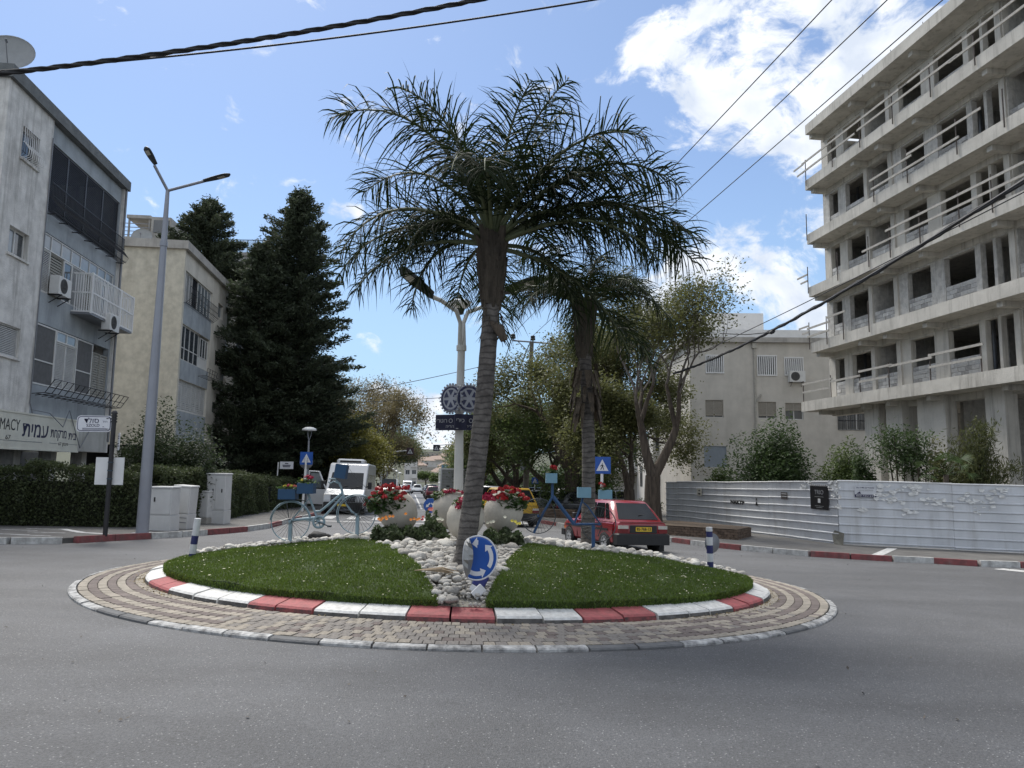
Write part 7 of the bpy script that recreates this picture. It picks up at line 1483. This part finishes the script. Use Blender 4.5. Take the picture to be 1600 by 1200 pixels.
A_, B_ = at(-160, 131, 5.3), at(960, -46, 5.3); wire(A_, B_, .012, .10, 'thick twisted black cable bundle crossing the top left of the sky', 60, 3, 'cable_bundle'); wire(at(-160, 121, 5.45), at(1150, -40, 5.45), .0075, .12, 'thin cable running along the twisted bundle at top left', 40)
A_, B_ = at(1052, 584, 29.2), at(1720, 205, 9.2); wire(A_, B_, .03, .35, 'thick sagging black cable from the forked tree to the upper right', 60, 2, 'cable_bundle'); wire(at(1040, 575, 29.6), at(1720, 238, 9.6), .011, .1, 'thin wire above the thick sagging cable at right', 40)
p = at(1206, 519, 19.6); mb = MB(); mb.lathe([(.02, -.08), (.05, -.03), (.05, .05), (.01, .1)], 8, 0, Matrix.Translation(p) @ Matrix.Rotation(1.2, 4, 'Y')); mb.tube([tuple(p), tuple(p+Vector((-.6, .3, -.02))), tuple(p+Vector((-1.2, .7, .08)))], .012, 4); tag(mb.build('cable_clamp', M_wire), 'small black clamp hanging under the thick cable at right', 'clamp')
wire(at(815, 557, Yu), at(340, 645, 46), .022, .35, 'thin cable from the utility pole to the left cypress', 30); wire(at(815, 610, Yu+10), at(345, 632, 44), .022, .3, 'lower thin cable crossing the street behind the wheel emblems', 30); wire(at(560, 706, 60), at(690, 711, 90), .03, .2, 'thin far cable across the street axis')
# ------------------------------------------------------------------ vehicles
M_cglass = mat('car_glass', (.012, .014, .016), .12, .4, 3, spec=.45); M_red = mat('car_red', (.24, .007, .014), .35, .12, 1.5, coat=.6); M_plast = mat('black_plastic', (.018, .018, .019), .65, .2, 5); M_rim = mat('rim_white', (.5, .5, .5), .4, .15, 6, metal=.2)
M_taild = mat('tail_light_red', (.16, .008, .01), .2, .2, 8); M_tailw = mat('lamp_lens_clear', (.5, .47, .42), .2, .15, 8); M_plate_y = mat('plate_yellow', (.62, .42, .02), .5, .08, 8); M_orange = mat('lens_orange', (.6, .18, .02), .25, .1)
PAINT = {'white': mat('car_white', (.52, .53, .54), .3, .05, 1, coat=.5), 'silver': mat('car_silver', (.34, .35, .36), .35, .08, 1, metal=.4, coat=.4), 'black': mat('car_black', (.015, .016, .018), .25, .1, 1, coat=.6), 'dark': mat('car_dark_grey', (.06, .065, .07), .3, .1, 1, coat=.5), 'maroon': mat('car_maroon', (.14, .012, .018), .3, .1, 1, coat=.5), 'yellow': mat('car_yellow', (.48, .29, .025), .4, .12, 1, coat=.4), 'red': M_red}
def place(o, x, y, az, dz=0.0):
    n_ = Vector((-GX, -GY, 1)).normalized(); h_ = Vector((math.sin(az), math.cos(az), 0)); h_ = (h_-n_*h_.dot(n_)).normalized(); l_ = n_.cross(h_)
    o.matrix_world = Matrix(((h_.x, l_.x, n_.x, x), (h_.y, l_.y, n_.y, y), (h_.z, l_.z, n_.z, float(gz(x, y))+dz+.004), (0, 0, 0, 1)))
def bil(a, b, c, d, s, t): return a*(1-s)*(1-t)+b*s*(1-t)+c*s*t+d*(1-s)*t
def wheel(parent, x, y, r, w_, rim=None, holes=True):
    sgn = 1 if y > 0 else -1; A_ = Matrix.Translation((x, y, r)) @ Matrix.Rotation(-sgn*PI/2, 4, 'X')
    mb = MB(); mb.lathe([(r*.62, 0), (r*.9, .004), (r, -.03), (r, -w_+.03), (r*.9, -w_), (r*.5, -w_)], 24, 0, A_, cap=False); o = mb.build('wheel', M_rubber, parent)
    mb = MB(); mb.lathe([(0, -.012), (r*.18, -.006), (r*.3, -.02), (r*.58, -.012), (r*.64, .002), (r*.64, -.03)], 24, 0, A_, cap=False); q = mb.build('rim', rim or M_rim, o)
    if holes:
        mb = MB()
        for k in range(8): a = k*PI/4; c = (r*.46*math.cos(a), r*.46*math.sin(a)); mb.lathe([(0, -.009), (r*.085, -.009)], 8, 0, A_ @ Matrix.Translation((c[0], c[1], 0)), cap=False)
        mb.lathe([(0, -.002), (r*.12, -.002)], 12, 0, A_, cap=False); tag(mb.build('rim_holes', M_plast, o), kind='stuff')
def car(label, col, L_=4.0, W_=1.65, H=1.43, belt=.86, cow=.75, r0=.25, r1=-1.0, tail=-1.75, hood=.78, deck=None, far=False, group=None, plate=None, rim=None, sill=.24, rear_black=False, wr=.27, name='parked_car', wb=1.22, nose=.62, ww=.29):
    """x forward, y left, origin on the ground under the middle"""
    t = thing(name, label, 'car', (0, 0, 0), 0, group); P = PAINT[col]; h = L_/2; w2 = W_/2; deck = belt if deck is None else deck
    st = [(-h, .42, belt-.1, .80), (-h+.06, .30, deck-.01, .92), (-h+.3, sill, deck, .98), (tail+.05, sill, belt, 1), (0, sill, belt, 1), (cow, sill, belt-.01, 1), (cow+.25, sill, belt-.05, .99), (h-.35, sill, hood, .95), (h-.08, .30, nose+.08, .88), (h, .36, nose-.04, .78)]
    vs = []; n = 12
    for x, z0, z1, k in st:
        w_ = w2*k; zm = (z0+z1)/2
        half = [(0, z0), (w_*.86, z0), (w_*.97, z0+.07), (w_, zm), (w_*.975, z1-.07), (w_*.90, z1-.008), (0, z1+.012)]
        vs += [(x, y, z) for y, z in half]+[(x, -y, z) for y, z in half[-2:0:-1]]
    k = 12; fs = [tuple(range(k)), tuple(range((len(st)-1)*k, len(st)*k))[::-1]]
    for i in range(len(st)-1):
        for j in range(k): fs.append((i*k+j, (i+1)*k+j, (i+1)*k+(j+1) % k, i*k+(j+1) % k))
    mb = MB(); mb.add(vs, fs, 0, True); mb.build('body', P, t, sharp=38)
    # cabin
    wbm, wrf = w2*.955, w2-wr; c3 = tail
    def V3(x, y, z): return Vector((x, y, z))
    mb = MB(); rz_ = [belt-.03, belt+(H-belt)*.55, H-.05, H]; rings = []
    for z, f, ex in ((belt-.03, 0, 0), (belt+(H-belt)*.5, .5, .012), (H-.045, .93, .0), (H, 1.0, -.06)):
        xf, xr, w_ = cow+(r0-cow)*f, c3+(r1-c3)*f, wbm+(wrf-wbm)*f+ex; rings.append([(xf+(-.1 if f == 1 else 0), w_*.86, z), (xf-.12, w_, z), (xr+.12, w_, z), (xr+(.1 if f == 1 else 0), w_*.88, z), (xr+(.1 if f == 1 else 0), -w_*.88, z), (xr+.12, -w_, z), (xf-.12, -w_, z), (xf+(-.1 if f == 1 else 0), -w_*.86, z)])
    vs = [p for r_ in rings for p in r_]; fs = [(i*8+j, i*8+(j+1) % 8, (i+1)*8+(j+1) % 8, (i+1)*8+j) for i in range(3) for j in range(8)]+[tuple(range(24, 32))]
    mb.add(vs, [f[::-1] for f in fs[:-1]]+[fs[-1][::-1]], 0, True); mb.build('cabin', P, t, sharp=40)
    def ring_at(f): 
        z = belt-.03+(H-belt+.03)*f; ex = .012*(1-abs(f-.5)*2); return cow+(r0-cow)*f, c3+(r1-c3)*f, wbm+(wrf-wbm)*f+max(ex, 0), z
    def side_q(s0, s1, f0, f1, sy, off=.008):
        out = []
        for f, s in ((f0, s0), (f0, s1), (f1, s1), (f1, s0)): xf, xr, w_, z = ring_at(f); xf -= .14; xr += .14; out.append((xr+(xf-xr)*s, sy*(w_+.024), z))
        m = MB(); m.poly(out if sy < 0 else out[::-1]); return m
    for sy in (1, -1):
        for s0, s1 in ((.03, .16), (.19, .55), (.585, .97)) if deck < belt+.01 and not far else ((.05, .5), (.54, .96)): side_q(s0, s1, .16, .86, sy).build('side_window', M_cglass, t)
    for nm, front in (('windscreen', True), ('rear_window', False)):
        out = []
        for f, s in ((.14, -1), (.14, 1), (.88, 1), (.88, -1)): xf, xr, w_, z = ring_at(f); out.append(((xf+.012) if front else (xr-.012), s*w_*.82, z+.004))
        m = MB(); m.poly(out if front else out[::-1]); m.build(nm, M_cglass, t)
    bm_ = M_plast if rear_black or far else P
    mb = MB(); z0, z1 = (.26, .56) if rear_black else (.3, .5); mb.cbox(-h-.06, -h+.22, -w2*.985, w2*.985, z0, z1, .035); mb.build('rear_bumper', bm_, t); mb = MB(); mb.cbox(h-.25, h+.05, -w2*.93, w2*.93, .28, .5, .035); mb.build('front_bumper', bm_, t)
    for sy in (1, -1):
        y0, y1 = (w2*.56, w2*.9)
        mb = MB(); mb.box(-h-.022, -h+.06, sy*y0, sy*y1, .58, .68); mb.build('tail_light', M_taild, t); mb = MB(); mb.box(-h-.018, -h+.06, sy*y0, sy*y1, .682, .77); mb.build('tail_light', M_tailw if rear_black else M_taild, t)
        mb = MB(); mb.box(h-.1, h+.012, sy*w2*.42, sy*w2*.80, .54, .66); mb.build('headlight', M_tailw, t)
        mb = MB(); mb.cbox(cow-.25, cow-.12, sy*(w2+.02), sy*(w2+.16), belt+.02, belt+.14, .02); mb.build('mirror', M_plast if rear_black else P, t)
        for x in (wb, -wb):
            mb = MB(); r_ = ww*1.18; aa = np.linspace(0, PI, 13); mb.poly([(x+r_*math.cos(a), sy*(w2*(.985 if abs(x) < h-.5 else .95)+.006), ww*.9+r_*math.sin(a)) for a in (aa if sy < 0 else aa[::-1])]); mb.build('wheel_arch', M_plast, t)
            wheel(t, x, sy*(w2+.014), ww, .19, rim, not far)
    if plate:
        mb = MB(); mb.box(-h-.02, -h+.05, -w2*.5, w2*.5, .575, .775); mb.build('tail_panel', M_plast, t); mb = MB(); mb.box(-h-.034, -h-.021, -.24, .24, .615, .735); mb.build('number_plate', M_plate_y, t); X = Matrix(((0, 0, -1, -h-.0345), (-1, 0, 0, 0), (0, 1, 0, .675), (0, 0, 0, 1))); text('lettering', plate, .11, M_black_p, t, X, width=.42, bold=.002)
    if rear_black:
        for sy in (1, -1):
            mb = MB(); mb.box(-h+.5, h-.5, sy*(w2+.004), sy*(w2+.016), .60, .66); mb.build('side_moulding', M_red if False else M_plast, t)
            for x in (.42, -.45): mb = MB(); mb.box(x-.09, x+.04, sy*(w2+.0), sy*(w2+.022), .72, .75); mb.build('door_handle', M_plast, t)
            for x in (.62, -.36, -1.0): mb = MB(); mb.box(x-.006, x+.006, sy*(w2*.985), sy*(w2*.992+.006), .3, belt-.06); mb.build('door_gap', M_plast, t)
        mb = MB(); mb.tube([(-h+.35, -.05, H-.38), (-h+.42, -.32, H-.36)], .01, 5); mb.build('rear_wiper', M_plast, t); mb = MB(); mb.box(-h-.01, -h+.02, -w2*.86, w2*.86, .86, .87); mb.build('hatch_gap', M_plast, t); mb = MB(); mb.box(-h+.06, -h+.3, w2*.5, w2*.75, .16, .26); mb.tube([(-h-.05, -.5, .24), (-h+.2, -.5, .24)], .025, 8); mb.build('exhaust', M_plast, t)
        for sy in (1, -1): mb = MB(); mb.box(-1.66, -1.63, sy*(w2-.18), sy*(w2-.02), .08, .3); mb.build('mud_flap', M_plast, t)
        mb = MB(); mb.box(wb+.35, wb+.46, w2*.93, w2*.93+.02, .5, .56); mb.build('turn_light', M_orange, t)
    return t
c = car('red old hatchback with black bumpers and yellow plate driving behind the right lawn', 'red', 3.82, 1.62, 1.415, .87, .78, .3, -1.12, -1.72, .80, plate='85-768-13', rear_black=True, name='red_hatchback', rim=M_rim, ww=.285, wb=1.2)
AZ = R(-19); hx, hy = math.sin(AZ), math.cos(AZ); rx_, ry_ = (1004-800)/FPX*20.1, 20.1; place(c, rx_+hx*1.91, ry_+hy*1.91, AZ, -.07)
c = car('yellow car turning behind the right clay urn', 'yellow', 3.7, 1.65, 1.65, .95, .95, .55, -1.45, -1.78, .9, rear_black=True, name='yellow_car', plate='61-204-55', r1=-1.5) if False else car('yellow car turning behind the right clay urn', 'yellow', 3.7, 1.65, 1.6, .95, .95, .5, -1.4, -1.78, .9, rear_black=True, name='yellow_car')
AZ = R(-24); hx, hy = math.sin(AZ), math.cos(AZ); place(c, (818-800)/FPX*31+hx*1.85, 31+hy*1.85, AZ)
# parked and moving cars farther off: a few bodies, copied
protos = {}
def far_car(col, kind, px, Y, az, label, group=None, lat=None):
    key = (col, kind); first = key not in protos
    if first: protos[key] = car(label, col, *(dict(hatch=(4.0, 1.7, 1.5, .92, .85, .35, -1.3, -1.75, .85), sedan=(4.4, 1.74, 1.44, .9, .8, .25, -.95, -1.5, .84), suv=(4.4, 1.8, 1.68, 1.02, .95, .5, -1.5, -1.9, .98))[kind]), far=True)
    o = protos[key] if first else copy_tree(protos[key])
    o['label'] = label
    if group: o['group'] = group
    p = on(px, Y); place(o, p.x, p.y, R(az)); return o
gR, gL = 'cars parked under the right trees', 'cars parked along the left kerb'
SAd = -7.7
far_car('silver', 'suv', 765, 52, SAd, 'silver parked car just right of the front palm trunk', gR); far_car('black', 'suv', 835, 58, SAd, 'black parked car below the small blue parking sign', gR); far_car('white', 'hatch', 862, 50, 80, 'white parked car between the utility pole and the thick tree', gR); far_car('silver', 'hatch', 850, 45, 75, 'silver parked car behind the handlebar planter post', gR)
far_car('white', 'suv', 905, 49, 80, 'white parked car right of the thick dark trunk', gR); far_car('white', 'sedan', 935, 45, 82, 'white parked sedan behind the roof of the red car', gR); far_car('black', 'hatch', 921, 42, 80, 'dark parked car seen beside the rear palm trunk', gR); far_car('silver', 'suv', 968, 53, 82, 'silver parked car between the V shaped trunks', gR); far_car('white', 'hatch', 885, 58, 84, 'white parked car deep under the trees', gR)
for k, (px, Y, kind, col, lab) in enumerate(((622, 88, 'sedan', 'white', 'white parked car behind the first white van'), (629, 100, 'hatch', 'white', 'second white parked car at the left kerb'), (634, 113, 'sedan', 'silver', 'silver parked car in the left row'), (638, 128, 'suv', 'white', 'white tall parked car far along the left kerb'), (641, 145, 'hatch', 'silver', 'last silver parked car in the left row'))): far_car(col, kind, px, Y, 180+SAd, lab, gL)
far_car('white', 'suv', 654.5, 140, 180+SAd, 'white car with dark windscreen driving towards the island in mid street'); far_car('maroon', 'hatch', 679, 84, SAd, 'dark red car parked left of the truck'); far_car('black', 'suv', 676, 96, SAd, 'black car parked ahead of the dark red car'); far_car('dark', 'sedan', 673, 112, SAd, 'dark grey car far along the right kerb'); far_car('dark', 'hatch', 670, 135, SAd, 'farthest dark car along the right kerb')
# white minibus with its door open
def minibus(label, L_=5.6, W_=1.98, H=2.5, ac=True, door=False, name='minibus', col='white'):
    t = thing(name, label, 'van', (0, 0, 0)); h = L_/2; w2 = W_/2; P = PAINT[col]
    side = [(-h, .42), (h-.2, .30), (h, .36), (h+.0, .72), (h-.06, 1.0), (h-.62, 1.22), (h-1.38, 2.12), (h-1.75, H-.06), (h-2.1, H), (-h+.15, H), (-h, H-.2)]
    mb = MB(); mb.prism(side, -w2, w2); o = mb.build('body', P, t); bv = o.modifiers.new('round', 'BEVEL'); bv.width = .075; bv.segments = 3; bv.limit_method = 'ANGLE'; bv.angle_limit = R(18)
    a, b = Vector((h-.66, 0, 1.27)), Vector((h-1.37, 0, 2.10)); nrm = Vector((.90, 0, .71)).normalized()*.012
    mb = MB(); mb.poly([tuple(a+nrm+Vector((0, -w2*.86, 0))), tuple(a+nrm+Vector((0, w2*.86, 0))), tuple(b+nrm+Vector((0, w2*.8, 0))), tuple(b+nrm+Vector((0, -w2*.8, 0)))]); mb.build('windscreen', M_cglass, t)
    mb = MB()
    for y in (.25, -.45): mb.tube([tuple(a+nrm*1.5+Vector((0, y, .02))), tuple(a+nrm*2+Vector((-.12, y+.55, .16)))], .012, 4)
    mb.build('wipers', M_plast, t)
    mb = MB(); mb.cbox(h-.1, h+.06, -w2*.96, w2*.96, .28, .62, .03); mb.build('front_bumper', M_plast, t)
    mb = MB(); mb.box(h-.05, h+.014, -.62, .62, .64, .97); mb.build('grille', M_plast, t)
    for z in (.74, .82, .90): mb = MB(); mb.box(h+.0141, h+.025, -.60, .60, z-.012, z+.012); mb.build('grille_bar', M_galv, t)
    mb = MB(); mb.lathe([(0, .02), (.07, .02), (.085, .028), (.1, .02)], 16, 0, Matrix.Translation((h+.01, 0, .84)) @ Matrix.Rotation(PI/2, 4, 'Y'), cap=False); mb.build('badge', M_galv, t)
    mb = MB(); mb.box(h+.061, h+.07, -.26, .26, .42, .53); mb.build('number_plate', M_plate_y, t)
    for sy in (1, -1):
        mb = MB(); mb.prism([(h-.34, .76), (h-.03, .74), (h-.055, .98), (h-.3, 1.04)], sy*w2*.56, sy*(w2*.96+.02)); mb.build('headlight', M_tailw, t)
        mb = MB(); q = [(h-1.55, 1.3), (h-.95, 1.3), (h-1.42, 2.0), (h-1.55, 2.02)]; y = sy*(w2+.006); mb.poly([(x, y, z) for x, z in (q if sy < 0 else q[::-1])]); mb.build('side_window', M_cglass, t)
        for x0, x1 in ((h-2.9, h-1.72), (h-4.1, h-3.0), (-h+.3, h-4.2)): mb = MB(); q = [(x0, 1.3), (x1, 1.3), (x1, 2.05), (x0, 2.05)]; mb.poly([(x, y, z) for x, z in (q if sy < 0 else q[::-1])]); mb.build('side_window', M_cglass, t)
        mb = MB(); mb.cbox(h-1.15, h-.98, sy*(w2+.08), sy*(w2+.26), 1.28, 1.66, .03); mb.tube([(h-1.05, sy*w2, 1.4), (h-1.05, sy*(w2+.12), 1.42)], .03, 5); mb.build('mirror', M_plast, t)
        for x in (h-.95, -h+1.2):
            mb = MB(); aa = np.linspace(0, PI, 13); mb.poly([(x+.42*math.cos(q), sy*(w2+.004), .32+.42*math.sin(q)) for q in (aa if sy < 0 else aa[::-1])]); mb.build('wheel_arch', M_plast, t); wheel(t, x, sy*(w2-.0), .34, .22, M_galv)
        mb = MB(); mb.box(-h+.5, h-1.5, sy*w2, sy*(w2+.015), .5, .6); mb.build('side_moulding', M_plast, t)
    mb = MB(); mb.box(-h-.01, -h+.0, -w2*.8, w2*.8, 1.3, 2.05); mb.build('rear_window', M_cglass, t)
    if ac: mb = MB(); mb.cbox(h-3.3, h-2.05, -.72, .72, H-.02, H+.22, .08); o = mb.build('roof_air_conditioner', P, t); mb = MB(); mb.box(h-2.048, h-2.03, -.55, .55, H+.03, H+.13); mb.build('vent', M_plast, o); mb = MB(); mb.lathe([(0, 0), (.05, .03), (.04, .12), (0, .14)], 8, 0, Matrix.Translation((h-1.72, -.1, H-.2))); mb.build('roof_camera', M_plast, t)
    if door:
        D_ = Matrix.Translation((h-.95, -w2-.01, 0)) @ Matrix.Rotation(R(62), 4, 'Z'); mb = MB()   # hinged at the front pillar, swung out
        out = [(-1.12, .45), (-.02, .45), (-.0, 1.22), (-.38, 1.95), (-.5, 2.1), (-1.12, 2.12)]; inn = [(-1.02, 1.28), (-.12, 1.28), (-.44, 1.9), (-.54, 2.02), (-1.02, 2.04)]
        mb.prism([(-1.12, .45), (-.02, .45), (-.0, 1.22), (-1.12, 1.22)], -.04, .04, 0, D_)
        for p, q in (((-1.12, 1.22), (-1.12, 2.12)), ((-1.12, 2.12), (-.5, 2.1)), ((-.5, 2.1), (-.0, 1.22))): mb.tube([(p[0], 0, p[1]), (q[0], 0, q[1])], .045, 6, M=D_)
        o = mb.build('open_door', P, t); mb = MB(); mb.prism(inn, -.004, .004, 0, D_); gm = mat('door_glass', (.1, .12, .13), .1, .2); mb.build('pane', gm, o); mb = MB(); mb.box(-1.0, -.2, .045, .06, .55, 1.1, 0, D_); mb.build('inner_trim', mat('door_trim', (.25, .25, .25), .8, .2), o)
    return t
v = minibus('white minibus with roof air conditioner and its door open at the left kerb', door=True, H=2.62, L_=5.9, W_=2.0); p = on(541, 37.2); place(v, p.x-.3, p.y+2.9, R(180-5))
v = minibus('white van parked behind the minibus at the left kerb', ac=False, H=1.9, L_=4.4, W_=1.8, name='white_van'); p = on(604.5, 74); place(v, p.x, p.y+2.2, R(180-7.7)); v = minibus('white delivery van far along the left parked row', ac=False, H=2.4, L_=5, W_=1.9, name='white_van'); p = on(637, 155); place(v, p.x, p.y+2, R(180-7.7))
# box truck from behind
t = thing('box_truck', 'truck with grey roller back door parked at the right kerb behind the lamp post', 'truck', (0, 0, 0)); mb = MB(); mb.box(-2.4, 2.2, -1.15, 1.15, .95, 3.15); mb.build('cargo_box', PAINT['white'], t); mb = MB()
for y0, y1, z0, z1 in ((-1.15, -1.05, .95, 3.15), (1.05, 1.15, .95, 3.15), (-1.05, 1.05, 3.02, 3.15), (-1.05, 1.05, .95, 1.05)): mb.box(-2.44, -2.402, y0, y1, z0, z1)
mb.build('door_frame', M_white, t)
for k in range(8): mb = MB(); mb.box(-2.425, -2.403, -1.045, 1.045, 1.055+k*.245, 1.29+k*.245); mb.build('door_slat', mat('roller_grey', (.30, .30, .29), .6, .15, 3), t)
mb = MB(); mb.cbox(2.3, 4.0, -1.05, 1.05, .5, 2.3, .1); mb.build('cab', PAINT['white'], t); mb = MB(); mb.box(-2.5, 3.9, -.4, .4, .55, .94); mb.box(-2.5, -2.4, -1.1, 1.1, .45, .75); mb.build('chassis', M_plast, t)
for x in (-1.4, 3.0):
    for sy in (1, -1): wheel(t, x, sy*1.08, .42, .25, M_galv)
for sy in (1, -1): mb = MB(); mb.box(-2.52, -2.501, sy*.75, sy*1.05, .55, .68); mb.build('tail_light', M_taild, t)
mb = MB(); mb.box(-2.44, -2.426, .3, .6, 1.5, 1.62); mb.build('sticker', M_plast, t); p = on(704, 66); place(t, p.x, p.y+2.4, R(-7.7))
bs = thing('blue_box_sign', 'tiny blue sign above the truck box', 'sign', on(697, 90, 0)); z = at(697, 731, 90)-bs.location; mb = MB(); mb.tube([(0, 0, 0), (0, 0, z.z)], .05, 6); mb.build('post', M_galv, bs); mb = MB(); mb.box(-.4, .4, -.05, .05, z.z-.5, z.z+.4); mb.build('board', mat('pale_blue_board', (.1, .3, .55), .5), bs)
